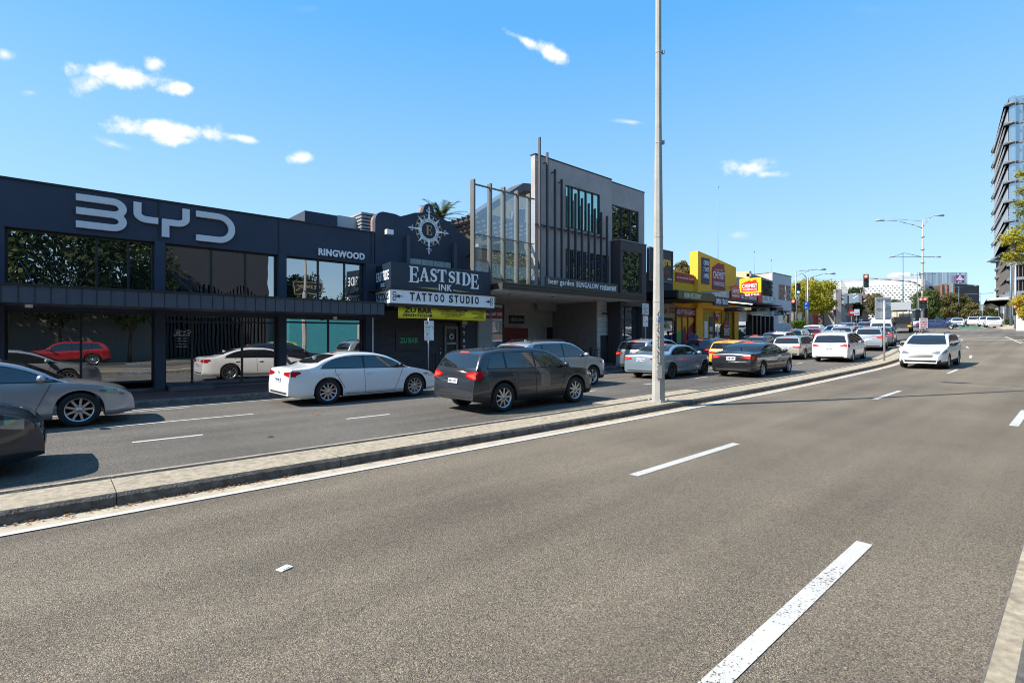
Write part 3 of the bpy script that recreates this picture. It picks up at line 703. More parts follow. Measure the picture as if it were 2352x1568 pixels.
# leaf litter in the gutter
mb = MB(); ml = [mat('dry_leaf_brown', (.32,.13,.04), .9, var=.3), mat('dry_leaf_tan', (.5,.34,.16), .9, var=.3)]
for i in range(4500):
    s = R.uniform(-3, 45)
    if math.sin(s*1.7)+math.sin(s*.63+1) < R.uniform(-1.2,1.2): continue
    n = 6.83-abs(R.gauss(0,.07)); a = R.uniform(0,PI); r = R.uniform(.008,.026)
    c, q = math.cos(a)*r, math.sin(a)*r; z = zg(s)+.012+R.uniform(0,.008); n += off(s)
    mb.add([(s-c,n-q,z),(s+q*.5,n-c*.5,z+.006),(s+c,n+q,z),(s-q*.5,n+c*.5,z+.008)], [(0,1,2,3)], i % 2)
tag(mb.build('leaf_litter', ml), 'dry brown leaves lying along the median gutter', 'leaves', kind='stuff')
for (x, y, c) in ((487,1028,'green'),(700,982,'brown')):
    a = {487:(2.9,9.75),700:(4.6,11.9)}[x]; mb = MB()
    mb.add([(a[0]-.07,a[1],.012),(a[0],a[1]-.05,.02),(a[0]+.08,a[1]+.01,.014),(a[0]+.01,a[1]+.06,.03)], [(0,1,2,3)])
    tag(mb.build('fallen_leaf', mat('leaf_'+c, (.25,.35,.05) if c == 'green' else (.3,.1,.03), .8)), ('yellow-green' if c == 'green' else 'reddish brown')+' fallen leaf on the far lane asphalt', 'leaf')
# ------------------------------------------------------------------ buildings along the far side
M_navy = mat('navy_render', (.030,.041,.070), .75, var=.12, vscale=.8, bump=.15, bscale=120)
M_navyd = mat('navy_fascia_metal', (.054,.064,.086), .55, var=.08, vscale=2)
M_slate = mat('black_mullion', (.014,.016,.02), .45, var=0)
M_soffit = mat('dark_soffit', (.05,.05,.055), .8)
M_gl_byd = glass_mat('showroom_glass', (.010,.011,.012), .42, wav=.06)
M_gl_up = glass_mat('upper_glass', (.010,.012,.014), .40, wav=.10)
M_gl_sky = glass_mat('sky_glass', (.02,.03,.035), .45, wav=.12)
M_gl_see = glass_mat('clear_glass', (.03,.035,.035), .13, see=.98)
M_white = mat('white_sign', (.82,.82,.84), .5, var=.04)
M_logo = mat('logo_aluminium', (.62,.63,.66), .5, .0, var=.04)
M_roof = mat('roof_sheet', (.28,.29,.30), .6, var=.1)
M_gold = mat('gold_letter', (.42,.33,.16), .5, var=.05)
M_brickd = brick_mat('dark_brick', (.045,.047,.055), (.06,.06,.07), (.02,.02,.025), 3.6)
M_wall = mat('grey_render', (.37,.33,.32), .85, var=.15, vscale=.7, bump=.25, bscale=60, stain=.15)
M_side = mat('white_render', (.62,.61,.58), .85, var=.08)
FN = 19.4; ZP = .15

# -- car dealership
by = thing('showroom_building', 'dark navy car showroom with big BYD letters and RINGWOOD', 'building', (4.4, 19.4, 0))
xe = 9.8; xw = -9.5
mb = MB(); mb.box(xw, xe, 19.4, 30, 4.80, 6.09)                               # parapet
mb.box(xw, xe, 22.0, 30, 0, 4.8)
mb.box(-9.5, xe, 19.45, 22, 2.56, 3.15)
mb.build('wall', M_navy, by)
mb = MB(); mb.box(xw, xe+.03, 19.36, 30, 6.09, 6.14); mb.build('parapet_cap', M_slate, by)
for c0, c1 in ((-1.45,-.98),(2.36,2.62),(6.04,6.30),(9.38,9.8)):
    mb = MB(); mb.box(c0, c1, 19.28, 19.9, ZP, 4.82); mb.build('column', M_navy, by)
for i in range(3): mb = MB(); mb.box(2.45+i*3.6, 2.462+i*3.6, 19.375, 19.4, 4.85, 6.09); mb.build('wall_joint', M_slate, by)
mb = MB(); mb.box(xw, 9.22, 17.45, 19.28, 2.66, 3.08); mb.build('canopy', M_navyd, by)
mb = MB(); mb.box(xw, 9.24, 17.41, 19.28, 3.08, 3.13)
x = xw+.15
while x < 9.2: mb.box(x, x+.012, 17.435, 17.45, 2.66, 3.08); x += .30
mb.build('canopy_flashing', M_slate, by)
def glazing(parent, s0, s1, z0, z1, y, splits, gm, fm, fw=.06, depth=.08, name='window', transom=None):
    f = MB(); f.box(s0, s0+fw, y-depth, y, z0, z1); f.box(s1-fw, s1, y-depth, y, z0, z1); f.box(s0, s1, y-depth*.98, y, z1-fw, z1+.002); f.box(s0, s1, y-depth*.98, y, z0-.002, z0+fw)
    for x in splits: f.box(x-fw/2, x+fw/2, y-depth*.96, y, z0, z1)
    if transom: f.box(s0, s1, y-depth*.9, y, transom, transom+fw)
    o = f.build(name, fm, parent)
    cuts = [s0]+list(splits)+[s1]
    for a, b in zip(cuts, cuts[1:]):
        g = MB(); g.box(a+.01, b-.01, y-.03, y-.01, z0+.01, z1-.01); g = g.build('pane', gm, o, local=False)
        g.location = (0,0,0)
    return o
# build() subtracts the frame's own origin (0,0,0 local), so shift panes by the thing's base
def glazing_fix(parent, *a, **k):
    o = glazing(parent, *a, **k); p = parent.location
    for c in o.children:
        for v in c.data.vertices: v.co.x -= p.x; v.co.y -= p.y; v.co.z -= p.z
    return o
glz = glazing_fix
glz(by, -.98, 2.36, 3.1, 4.80, 19.62, [.98-.02, 1.86-.4+.25], M_gl_up, M_slate)
glz(by, 2.62, 6.04, 3.1, 4.80, 19.62, [3.95, 5.0], M_gl_up, M_slate)
glz(by, 6.30, 9.38, 3.1, 4.80, 19.62, [7.55, 8.6], M_gl_up, M_slate)
glz(by, -.98, 2.36, .42, 2.56, 19.62, [.60], M_gl_byd, M_slate)
glz(by, 2.62, 6.04, .22, 2.56, 19.62, [3.40, 4.90], M_gl_byd, M_slate, transom=2.3)
glz(by, 6.30, 9.38, .22, 2.56, 19.62, [7.95], M_gl_byd, M_slate, transom=2.35)
glz(by, -9.4, -1.45, .42, 2.56, 19.62, [-6,-3.5], M_gl_byd, M_slate)
glz(by, -9.4, -1.45, 3.1, 4.8, 19.62, [-6,-3.5], M_gl_up, M_slate)
mb = MB(); mb.box(xw, xe, 19.5, 19.9, ZP-.1, .22); mb.box(2.7, 3.9, 18.9, 19.5, ZP-.1, .27); mb.build('plinth', mat('plinth', (.10,.10,.11), .8, var=.2), by)
# tie rods over the canopy
for s0 in (-.7, 2.75, 6.4, 9.0): mb = MB(); mb.tube((s0, 19.35, 3.9), (s0+.35, 17.7, 3.14), .014, n=6); mb.build('tie_rod', M_slate, by)
# the three big letters
def logo3(mb, s0, z0, k, w, y, d):
    H = .80*k
    mb.ribbon([(s0,z0+H),(s0+.86*k,z0+H)]+[(p[0],p[1]) for p in arc(s0+.86*k, z0+.75*H, .25*k, .25*H, 90, -90, 10)]+[(s0,z0+.5*H)], w, y, d)
    mb.ribbon([(s0,z0+.5*H-.0005),(s0+.86*k,z0+.5*H-.0005)]+arc(s0+.86*k, z0+.25*H, .25*k, .25*H, 90, -90, 10)+[(s0,z0)], w, y-.001, d)
    a = s0+1.50*k
    mb.ribbon([(a-.02*k,z0+H+w/2),(a-.02*k,z0+.75*H)]+arc(a+.23*k, z0+.70*H, .25*k, .22*H, 180, 270, 8)+[(a+.52*k,z0+.48*H)], w, y, d)
    b = a+.66*k
    mb.ribbon([(b+.06*k,z0-w/2),(b+.06*k,z0+.55*H)], w, y-.001, d)
    mb.ribbon([(b-.03*k,z0+.48*H),(b+.35*k,z0+.48*H)]+arc(b+.38*k, z0+.70*H, .25*k, .22*H, -90, 0, 8)+[(b+.63*k,z0+H+w/2)], w, y, d)
    c = b+.92*k
    mb.ribbon([(c,z0+H),(c+.66*k,z0+H)]+arc(c+.66*k, z0+.5*H, .42*k, .5*H, 90, -90, 16)+[(c,z0)], w, y, d)
mb = MB(); logo3(mb, .55, 5.02, .97, .195, 19.38, .10)
for i in range(len(mb.v)): mb.v[i] = (.48+(mb.v[i][0]-.55)*1.0, mb.v[i][1], mb.v[i][2]+.05)
lg = mb.build('logo', M_logo, by)
mb = MB(); ftext(mb, 'RINGWOOD', 7.48, 9.34, 4.93, 5.20, 19.37, bold=.035, depth=.06); mb.build('lettering', M_white, by)
mb = MB(); logo3(mb, 1.62, .66, .155, .02, 19.585, .006); ftext(mb, 'WELCOME', 1.70, 2.12, .96, 1.02, 19.585, bold=.01, depth=.004); ftext(mb, 'TO', 1.86, 1.97, .86, .91, 19.585, bold=.01, depth=.004)
logo3(mb, 2.95, 1.96, .10, .014, 19.585, .006); ftext(mb, 'OPENING HOURS', 2.88, 3.34, 1.86, 1.92, 19.585, depth=.004)
for i, t in enumerate(('Mon to Fri', 'Saturday', 'Sunday', '10:00am-4:00pm')): ftext(mb, t, 2.98, 3.26, 1.76-.09*i, 1.80-.09*i, 19.585, depth=.004)
mb.build('window_lettering', M_white, by)
mb = MB(); mb.box(-.55,-.40,18.2,18.35,2.58,2.66); mb.box(7.9,8.02,18.9,19.0,2.5,2.6); mb.build('camera_housing', M_white, by)
mb = MB(); mb.box(9.62,9.66,19.2,19.24,.15,2.62); mb.build('downpipe', M_white, by)

# -- blocks on the roofs behind
rb = thing('roof_block', 'plant rooms and louvred box behind the showroom parapet', 'building', (9, 24, 6))
a, b_ = sx(700, 24), sx(770, 24)
mb = MB(); mb.box(sx(700,24), sx(775,24), 24, 27, 6, zy(735,489,24)); mb.build('wall', M_navy, rb)
mb = MB(); mb.box(sx(775,24.5), sx(850,24.5), 24.5, 27, 6, zy(800,498,24.5)); mb.build('wall', mat('pale_grey_cladding', (.42,.44,.47), .7, var=.06), rb)
mb = MB(); z1 = zy(850,491,24)
for i in range(9): mb.box(sx(828,24), sx(862,24), 23.9, 25.2, 6.6+i*.17, 6.7+i*.17)
mb.build('louvre', M_roof, rb)

# -- tattoo studio
et = thing('tattoo_studio_building', 'navy shop with curved parapet, compass emblem and tattoo sign', 'building', (12.4, 19.4, 0))
par = [(9.84,2.9),(9.84,6.62)]+arc(10.25,6.62,.41,.42,180,95,6)+[(10.75,7.03),(11.0,6.97),(11.25,7.06),(11.7,7.24),(12.05,7.30)]+arc(12.42,7.32,.30,.44,175,5,9)+[(12.95,7.28),(13.6,7.08),(14.1,6.75),(14.45,6.55),(14.85,6.42),(15.0,6.2),(15.1,5.9),(15.1,2.9)]
mb = MB(); mb.prism(par, (0,19.4,0), (1,0,0), (0,0,1), (0,-1,0), -.25, 0); mb.build('parapet', M_navy, et)
mb = MB(); mb.prism([(p[0], p[1]-.02) for p in par[1:-1]]+[(15.1,2.95),(9.9,2.95)], (0,19.4,0), (1,0,0), (0,0,1), (0,-1,0), -.42, -.255); mb.build('parapet_brick', brick_mat('old_red_brick', (.30,.13,.07), (.36,.17,.10), (.3,.28,.25)), et)
mb = MB(); mb.box(9.88, 15.06, 19.85, 30, 0, 5.4); mb.build('wall', M_navy, et)
mb = MB(); mb.box(9.84, 12.9, 19.38, 19.5, ZP, 2.9); mb.box(14.15,15.1,19.38,19.5,ZP,2.9); mb.box(12.9,14.15,19.38,19.5,2.55,2.9); mb.build('front_wall', M_brickd, et)
glz(et, 11.28, 13.62, 4.3, 5.24, 19.36, [12.0, 12.62, 13.2], mat('frosted_pane', (.30,.33,.31), .5, var=.3, vscale=6), M_slate, depth=.03)
for s0 in (sx(932,19.3), sx(1040,19.3)): mb = MB(); mb.box(s0, s0+.16, 19.2, 19.4, 4.0, 6.15); mb.build('pilaster', M_navyd, et)
# compass emblem
mb = MB(); cx_, cz_ = 12.40, 6.56; r = .80
def ring(mb, r0, r1, y, d, n=48, m=0):
    for i in range(n):
        a, b = 2*PI*i/n, 2*PI*(i+1)/n; mb.fac([(cx_+r1*math.cos(a),cz_+r1*math.sin(a)),(cx_+r1*math.cos(b),cz_+r1*math.sin(b)),(cx_+r0*math.cos(b),cz_+r0*math.sin(b)),(cx_+r0*math.cos(a),cz_+r0*math.sin(a))], y, d, m)
ring(mb, .37, .50, 19.385, .02, m=0); ring(mb, .655, .685, 19.385, .02, m=1)
for i in range(72):
    a = 2*PI*i/72; mb.fac([(cx_+.52*math.cos(a-.02),cz_+.52*math.sin(a-.02)),(cx_+.55*math.cos(a-.02),cz_+.55*math.sin(a-.02)),(cx_+.55*math.cos(a+.02),cz_+.55*math.sin(a+.02)),(cx_+.52*math.cos(a+.02),cz_+.52*math.sin(a+.02))], 19.385, .02, 0)
for i in range(8):
    a = PI*i/4; L_ = .98 if i % 2 == 0 else .80; w = .055
    mb.fac([(cx_+.50*math.cos(a)-w*math.sin(a),cz_+.50*math.sin(a)+w*math.cos(a)),(cx_+L_*math.cos(a),cz_+L_*math.sin(a)),(cx_+.50*math.cos(a)+w*math.sin(a),cz_+.50*math.sin(a)-w*math.cos(a))], 19.38, .03, 0)
    if i % 2 == 0:
        for sg in (1,-1):
            P = [(cx_+.86*math.cos(a)+(.055*math.cos(q)-0)*math.cos(a)-(sg*.065+.05*math.sin(q))*math.sin(a), cz_+.86*math.sin(a)+.055*math.cos(q)*math.sin(a)+(sg*.065+.05*math.sin(q))*math.cos(a)) for q in [2*PI*k/8 for k in range(7)]]
            mb.ribbon(P, .022, 19.38, .025)
        P = [(.93,-.045),(1.08,0),(.93,.045)]
        mb.fac([(cx_+u*math.cos(a)-v*math.sin(a), cz_+u*math.sin(a)+v*math.cos(a)) for u, v in P], 19.38, .03, 0)
    a2 = a+PI/8
    for a3 in (a2,): mb.fac([(cx_+.60*math.cos(a3)+.035*math.cos(q), cz_+.60*math.sin(a3)+.035*math.sin(q)) for q in [2*PI*k/8 for k in range(8)]], 19.38, .02, 0)
serif(mb, 'E', cx_-.15, cz_-.20, .30, .42, 19.38, .03, 1)
word = 'CUSTOM ELECTRIC'; 
for k, ch in enumerate(word):
    if ch == ' ': continue
    a = rad(165-150*k/(len(word)-1)); O = Vector((cx_+.405*math.cos(a), 19.36, cz_+.405*math.sin(a))); V_ = Vector((math.cos(a),0,math.sin(a))); U_ = Vector((math.sin(a),0,-math.cos(a)))
    text_on(mb, ch, O-U_*.025, U_, V_, (0,-1,0), .045, .06, 2, depth=.006)
word = 'TATTOO STUDIO'
for k, ch in enumerate(word):
    if ch == ' ': continue
    a = rad(-165+150*k/(len(word)-1)); V_ = Vector((-math.cos(a),0,-math.sin(a))); U_ = Vector((-math.sin(a),0,math.cos(a))); O = Vector((cx_+.465*math.cos(a), 19.36, cz_+.465*math.sin(a)))
    text_on(mb, ch, O-U_*.025, U_, V_, (0,-1,0), .045, .06, 2, depth=.006)
mb.build('compass_emblem', [M_white, M_gold, M_navy], et)
# projecting sign box with slanted return
y0 = 17.6; sg_navy = mat('sign_navy', (.012,.025,.045), .4, var=.15, vscale=1.5)
mb = MB(); mb.prism([(9.57,17.6),(14.5,17.6),(14.5,19.36),(9.86,19.36)], (0,0,3.66), (1,0,0), (0,1,0), (0,0,1), 0, 1.05); sb = mb.build('sign_box', sg_navy, et, bevel=.01)
mb = MB(); mb.prism([(9.50,17.54),(14.66,17.54),(14.66,19.36),(9.80,19.36)], (0,0,3.13), (1,0,0), (0,1,0), (0,0,1), 0, .52); mb.build('sign_band', M_white, et, bevel=.01)
mb = MB(); mb.box(9.45,14.7,17.5,19.36,3.655,3.70); mb.box(9.5,14.66,17.6,19.36,3.02,3.13); mb.box(9.9,15.0,17.9,19.36,2.95,3.02); mb.build('sign_rail', M_slate, et)
mb = MB(); zX = lambda v: 857.5+v*.1953
zYy = lambda v: 465.5+v*.1953
for ch, a, b, y1, y0 in (('E',418,528,750,938),('A',537,655,765,927),('S',665,748,778,930),('T',755,855,788,932),('S',880,960,808,943),('I',965,1022,815,957),('D',1040,1140,825,977),('E',1142,1232,842,1015)):
    sa, sb_ = sx(zX(a),17.59), sx(zX(b),17.59); xm = zX((a+b)/2); z1, z0 = zy(xm,zYy(y1),17.59), zy(xm,zYy(y0),17.59); serif(mb, ch, sa, z0, sb_-sa, z1-z0, 17.595, .03)
ftext(mb, 'INK', sx(zX(768),17.59), sx(zX(922),17.59), zy(zX(845),zYy(1040),17.59), zy(zX(845),zYy(962),17.59), 17.595, bold=.02, depth=.03)
mb.fac([(sx(zX(492),17.6),3.80),(sx(zX(755),17.6),3.83),(sx(zX(755),17.6),3.75)], 17.595, .02, 1); mb.fac([(sx(zX(934),17.6),3.82),(sx(zX(934),17.6),3.74),(sx(zX(1170),17.6),3.74)], 17.595, .02, 1)
mb.build('lettering', [M_white, M_gold], et)
mb = MB()
for ch, a, b in (('T',432,485),('A',502,558),('T',572,624),('T',645,692),('O',718,765),('O',788,835),('S',890,938),('T',955,1000),('U',1022,1070),('D',1090,1135),('I',1155,1172),('O',1195,1240)):
    ftext(mb, ch, sx(zX(a),17.53), sx(zX(b),17.53), 3.26, 3.58, 17.535, bold=.03, depth=.01)
for sg, c in ((1, 9.75),(-1, 14.42)):
    mb.fac([(c+sg*.02,3.36),(c+sg*.34,3.40),(c+sg*.02,3.44)], 17.535, .01); mb.fac([(c+sg*.12,3.32),(c+sg*.20,3.40),(c+sg*.12,3.48)], 17.533, .01)
    for q in (1,-1): mb.ribbon([(c-sg*.06+.07*math.cos(t_), 3.40+q*.09+.07*math.sin(t_)) for t_ in [2*PI*k/9 for k in range(9)]], .025, 17.535, .01)
mb.build('lettering', M_slate, et)
mb = MB(); d_ = Vector((.30,1.82,0)).normalized(); W_ = Vector((-d_.y, d_.x, 0))
text_on(mb, 'TATTOOS', (9.79-.0, 19.30, 3.25), -d_, (0,0,1), W_, 1.65, .30, 0, .02, .01, .01); mb.build('lettering', M_slate, et)
mb = MB(); d_ = Vector((.29,1.76,0)).normalized(); W_ = Vector((-d_.y, d_.x, 0)); text_on(mb, 'EASTSIDE', (9.84, 19.25, 4.05), -d_, (0,0,1), W_, 1.5, .38, 0, .01, .01, .01); text_on(mb, 'INK', (9.74, 18.7, 3.8), -d_, (0,0,1), W_, .5, .17, 0, .01, .01, .01); mb.build('lettering', M_white, et)
# flood light, camera
for c, y_, z in ((10.15,19.1,6.05),(14.4,19.0,5.55)):
    mb = MB(); mb.box(c, c+.3, y_-.12, y_+.08, z, z+.2); mb.tube((c+.15,y_,z+.1),(c+.15,19.4,z+.1),.03); mb.build('flood_light', M_slate if c > 12 else M_white, et, bevel=.01)
# nightclub banner: its own thing, hung under the sign
bn = thing('banner', 'yellow nightclub banner hanging under the white tattoo studio band', 'banner', (12.3, 17.9, 2.6))
mb = MB(); nn = 24; V = []
for i in range(nn+1):
    t = i/nn; s_ = 10.02+4.40*t; y_ = 17.85+.02*math.sin(9*t*PI)
    for z in (2.57+.015*math.sin(5*t), 3.06): V.append((s_, y_, z)); V.append((s_, y_+.006, z))
F = []
for i in range(nn): a = 4*i; b = a+4; F += [(a,b,b+2,a+2),(a+1,a+3,b+3,b+1),(a,a+1,b+1,b),(a+2,b+2,b+3,a+3)]
mb.add(V, F, 0, True); mb.build('cloth', mat('banner_yellow', (.85,.78,.04), .6, var=.08, vscale=1.5), bn)
mb = MB(); yb = 17.82
ftext(mb, 'ZU', 10.28, 10.80, 2.80, 3.00, yb, bold=.03, depth=.004); ftext(mb, 'BAR', 10.90, 11.56, 2.80, 3.00, yb, bold=.03, depth=.004); ftext(mb, 'NIGHTCLUB', 10.24, 11.58, 2.65, 2.76, yb, bold=.03, depth=.004)
ftext(mb, "SATURDAY'S 10PM-7AM", 11.85, 13.35, 2.93, 3.01, yb, bold=.02, depth=.004); ftext(mb, "OPEN ON SELECTED FRIDAY'S", 12.0, 13.22, 2.86, 2.91, yb, bold=.02, depth=.004)
ftext(mb, "VISIT WWW.ZUBAR.COM.AU", 12.0, 13.22, 2.76, 2.83, yb, bold=.01, depth=.004); ftext(mb, "FOR UPCOMING EVENTS", 12.2, 13.0, 2.69, 2.74, yb, depth=.004)
for i, (t, a) in enumerate((("DJ'S",14.08),('DANCE FLOOR',13.62),('DRINKS',13.92),('POOL TABLE',13.70))): ftext(mb, t, a, 14.28, 2.93-.09*i, 2.985-.09*i, yb, bold=.015, depth=.004)
mb.build('lettering', M_slate, bn)
# shopfront below
mb = MB(); mb.box(10.75,12.0,19.33,19.38,1.25,2.15); mb.build('bar_sign', mat('sign_charcoal', (.035,.033,.035), .6), et)
mb = MB(); ftext(mb, 'ZU', 10.93,11.28,1.58,1.82,19.325, bold=.05, depth=.01); ftext(mb, 'BAR', 11.34,11.82,1.58,1.82,19.325, bold=.05, depth=.01); mb.build('bar_lettering', mat('bar_green', (.04,.32,.16), .5), et)
mb = MB(); mb.box(12.95,14.1,19.55,19.6,ZP,2.5); mb.build('door', M_slate, et)
mb = MB(); mb.box(13.32,13.42,19.48,19.54,ZP,2.35); mb.box(13.98,14.08,19.48,19.54,ZP,2.35); mb.box(13.42,13.98,19.48,19.54,2.22,2.35); mb.build('door_frame', mat('bronze_frame', (.18,.16,.14), .5), et)
mb = MB(); ftext(mb, 'EASTSIDE', 13.47,13.94,1.50,1.60,19.47, bold=.01, depth=.004); cx_, cz_ = 13.7, 1.86; ring(mb, .075,.095,19.47,.004,20); ring(mb, .125,.133,19.47,.004,24)
for i in range(8): a = PI*i/4; mb.fac([(cx_+.09*math.cos(a)-.01*math.sin(a),cz_+.09*math.sin(a)+.01*math.cos(a)),(cx_+.17*math.cos(a),cz_+.17*math.sin(a)),(cx_+.09*math.cos(a)+.01*math.sin(a),cz_+.09*math.sin(a)-.01*math.cos(a))], 19.468, .004)
for i, ch in enumerate('TATTOO'): ftext(mb, ch, 14.26,14.40,1.92-.33*i,2.10-.33*i,19.37, bold=.01, depth=.008)
ftext(mb, '176', 14.22,14.38,2.30,2.38,19.37, depth=.006); mb.build('window_lettering', M_white, et)
mb = MB(); mb.box(14.22,14.50,19.34,19.38,2.42,2.60); mb.build('licence_plaque', M_gold, et)
for zz in (.9,): mb = MB(); mb.path([(13.05,19.45,.8),(13.05,19.40,.85),(13.05,19.40,1.3),(13.05,19.45,1.35)], .015, 6); mb.build('door_handle', M_chrome, et)

# -- beer garden with tall glass screens
bg = thing('beer_garden_building', 'grey restaurant building with tall blade wall, glass screens and beer garden sign', 'building', (20, 19.4, 0))
M_post = mat('olive_steel_post', (.12,.11,.095), .55, var=.08); M_fin = mat('bronze_fin', (.075,.062,.062), .5, .3, var=.1)
M_cream = mat('cream_interior', (.90,.70,.44), .8); M_frame = mat('bronze_frame_dark', (.055,.042,.046), .6, var=.1)
yb = 18.0; tops = 8.83
for xp in (1089.5, 1128, 1159, 1190, 1217.5):
    s0 = sx(xp, yb); mb = MB(); mb.box(s0-.05, s0+.05, yb-.02, yb+.24, 4.2, tops); mb.build('screen_post', M_post, bg, bevel=.008)
ps = [sx(x, yb) for x in (1089.5, 1128, 1159, 1190, 1217.5, 1231)]
for a, b in zip(ps, ps[1:]):
    mb = MB(); mb.box(a+.05, b-.05, yb+.05, yb+.07, 4.2, 8.6); mb.build('glass_screen', M_gl_see, bg)
    mb = MB(); mb.box(a+.05, b-.05, yb+.03, yb+.09, 8.6, 8.66); mb.box(a+.05, b-.05, yb+.04, yb+.08, 6.4, 6.43); mb.build('screen_rail', M_post, bg)
# rooms behind the screens
def pxp(pts, n): return [(sx(a,n), zy(a,b,n)) for a, b in pts]
mb = MB(); mb.fac(pxp([(1058,512),(1105,476),(1175,444),(1252,450),(1252,640),(1058,640)], 25.2), 25.2, .2); mb.build('wall', M_cream, bg)
mb = MB(); mb.fac(pxp([(1050,508),(1173,430),(1260,438),(1260,458),(1175,446),(1056,520)], 24.6), 24.6, 1.2); mb.build('roof', mat('charcoal_roof', (.07,.075,.085), .6), bg)
mb = MB(); mb.fac(pxp([(1040,515),(1090,488),(1090,560),(1040,560)], 25.6), 25.6, .2); mb.build('wall', M_side, bg)
mb = MB(); mb.fac(pxp([(1135,500),(1160,492),(1160,528),(1135,530)], 25), 25, .05); mb.fac(pxp([(1172,486),(1205,478),(1205,512),(1172,515)], 25), 25, .05); mb.build('window', M_gl_up, bg)
mb = MB(); mb.fac(pxp([(1090,566),(1245,548),(1245,660),(1090,660)], 24.4), 24.4, .2); mb.build('back_room', mat('back_room_dark', (.05,.05,.05), .8), bg)
mb = MB()
for i in range(11): q = 19.6+.42*i; mb.box(15.3, sx(1232,q)+.6, q, q+.09, 7.75, 7.9)
for i in range(7): mb.box(15.4+.75*i,15.48+.75*i,19.6,24.2,7.65,7.75)
mb.build('pergola_slat', M_fin, bg)
mb = MB(); 
for q in (15.6, 18.2, 20.8): mb.box(q,q+.12,22,22.12,4.2,7.7)
mb.build('pergola_post', M_post, bg)
# canopy slab
mb = MB(); mb.prism([(14.7,17.05),(25.5,17.05),(25.5,18.6),(24.4,19.3),(24.4,24),(15.2,24),(15.2,19.42),(14.7,19.42)], (0,0,3.98), (1,0,0), (0,1,0), (0,0,1), 0, .25, 0); mb.build('canopy', mat('canopy_bronze', (.075,.062,.052), .5, .3, var=.1), bg)
mb = MB()
for i in range(3): mb.box(14.68,25.55,17.0,17.06,3.93+.125*i,4.02+.125*i)
mb.build('canopy_fascia', mat('canopy_bronze_trim', (.07,.062,.052), .4, .4, var=.1), bg)
mb = MB(); mb.prism([(14.75,17.1),(25.4,17.1),(25.4,18.6),(24.35,19.3),(24.35,23.9),(15.22,23.9),(15.22,19.4),(14.75,19.4)], (0,0,3.93), (1,0,0), (0,1,0), (0,0,1), 0, .05); mb.build('soffit', mat('soffit_pale', (.88,.85,.82), .8, var=.05), bg)
mb = MB(); 
for s_, n_ in ((16.4,18.5),(19.2,18.3),(22.5,18.2),(17,20.5),(20.3,20.5)): mb.lathe([(.05,0),(.05,-.04),(.0,-.04)], (s_,n_,3.93), axis='z', n=10)
mb.build('downlight', M_slate, bg)
# tall wall with fins
yw = 18.7; w0, w1 = sx(1229, yw), sx(1404.5, yw); ztop = (zy(1230,356.5,yw)+zy(1404,412,yw))/2
wu0, wu1 = sx(1299,yw), sx(1378,yw); wuz1 = (zy(1299,425,yw)+zy(1378,446,yw))/2; wuz0 = (zy(1299,521,yw)+zy(1378,540,yw))/2
wl0, wl1 = sx(1299,yw), sx(1399,yw); wlz1 = (zy(1299,571,yw)+zy(1399,588,yw))/2; wlz0 = 4.2
mb = MB(); t_ = .3
mb.box(w0,w1,yw,yw+t_,wuz1,ztop); mb.box(w0,wu0,yw,yw+t_,4.2,wuz1); mb.box(wu1,w1,yw,yw+t_,wlz1,wuz1); mb.box(wu0,wu1,yw,yw+t_,wlz1,wuz0); mb.box(wl1,w1,yw,yw+t_,4.2,wlz1)
mb.box(w1-.3,w1,yw+t_,24,4.2,ztop-.4); mb.build('blade_wall', M_wall, bg)
mb = MB(); mb.box(w0-.03,w1+.03,yw-.03,yw+t_+.03,ztop,ztop+.06); mb.build('coping', M_slate, bg)
glz(bg, wu0, wu1, wuz0, wuz1, yw+.12, [wu0+(wu1-wu0)*k/5 for k in range(1,5)], glass_mat('green_glass', (.05,.16,.12), .50, wav=.15, rtint=(.75,1,.9)), M_slate, depth=.1)
glz(bg, wl0, wl1, wlz0, wlz1, yw+.14, [wl0+(wl1-wl0)*k/7 for k in range(1,7)], M_gl_up, M_slate, depth=.1)
mb = MB(); 
nb_ = 7
for k in range(nb_):
    a = wl0+(wl1-wl0)*k/nb_; b = a+(wl1-wl0)/nb_
    for i in range(70):
        u = R.uniform(a+.22*(b-a), b-.35*(b-a)); v = R.uniform(wlz0+.1, wlz1-.1); r = R.uniform(.015,.035); mb.fac([(u-r,v),(u,v-r*1.6),(u+r,v),(u,v+r*1.6)], yw+.085, .005)
mb.build('pierced_screen', mat('screen_blue', (.05,.16,.28), .3, var=.6, vscale=5), bg)
yf = 18.25; fx = [1245.5, 1263, 1281, 1296.5, 1312.5, 1328, 1343, 1358.5, 1372.5, 1387, 1400.5]; fy = [313, 348, 387, 410, 428, 443, 454, 466, 478, 486, 495]
zt_b = zy(1320, 530, yf)
fk = MB(); fk.box(sx(1238,yf), sx(1400,yf), yf+.262, yf+.30, zt_b-.03, zt_b+.05); fk.build('tie_beam', M_fin, bg)
for x_, y_ in zip(fx, fy):
    s0 = sx(x_, yf); zt_ = zy(x_, y_, yf); mb = MB(); mb.box(s0-.035, s0+.035, yf+.13, yf+.26, 4.2, zt_); mb.build('fin', M_fin, bg)
    fk = MB(); fk.box(s0-.02, s0+.02, yf+.30, yw, zt_b-.02, zt_b+.04); fk.build('fin_bracket', M_fin, bg)
    if y_ < 411: fk = MB(); fk.box(s0-.02, s0+.02, yf+.26, yw, min(zt_-.15, ztop-.35), min(zt_-.1, ztop-.30)); fk.build('fin_bracket', M_fin, bg)
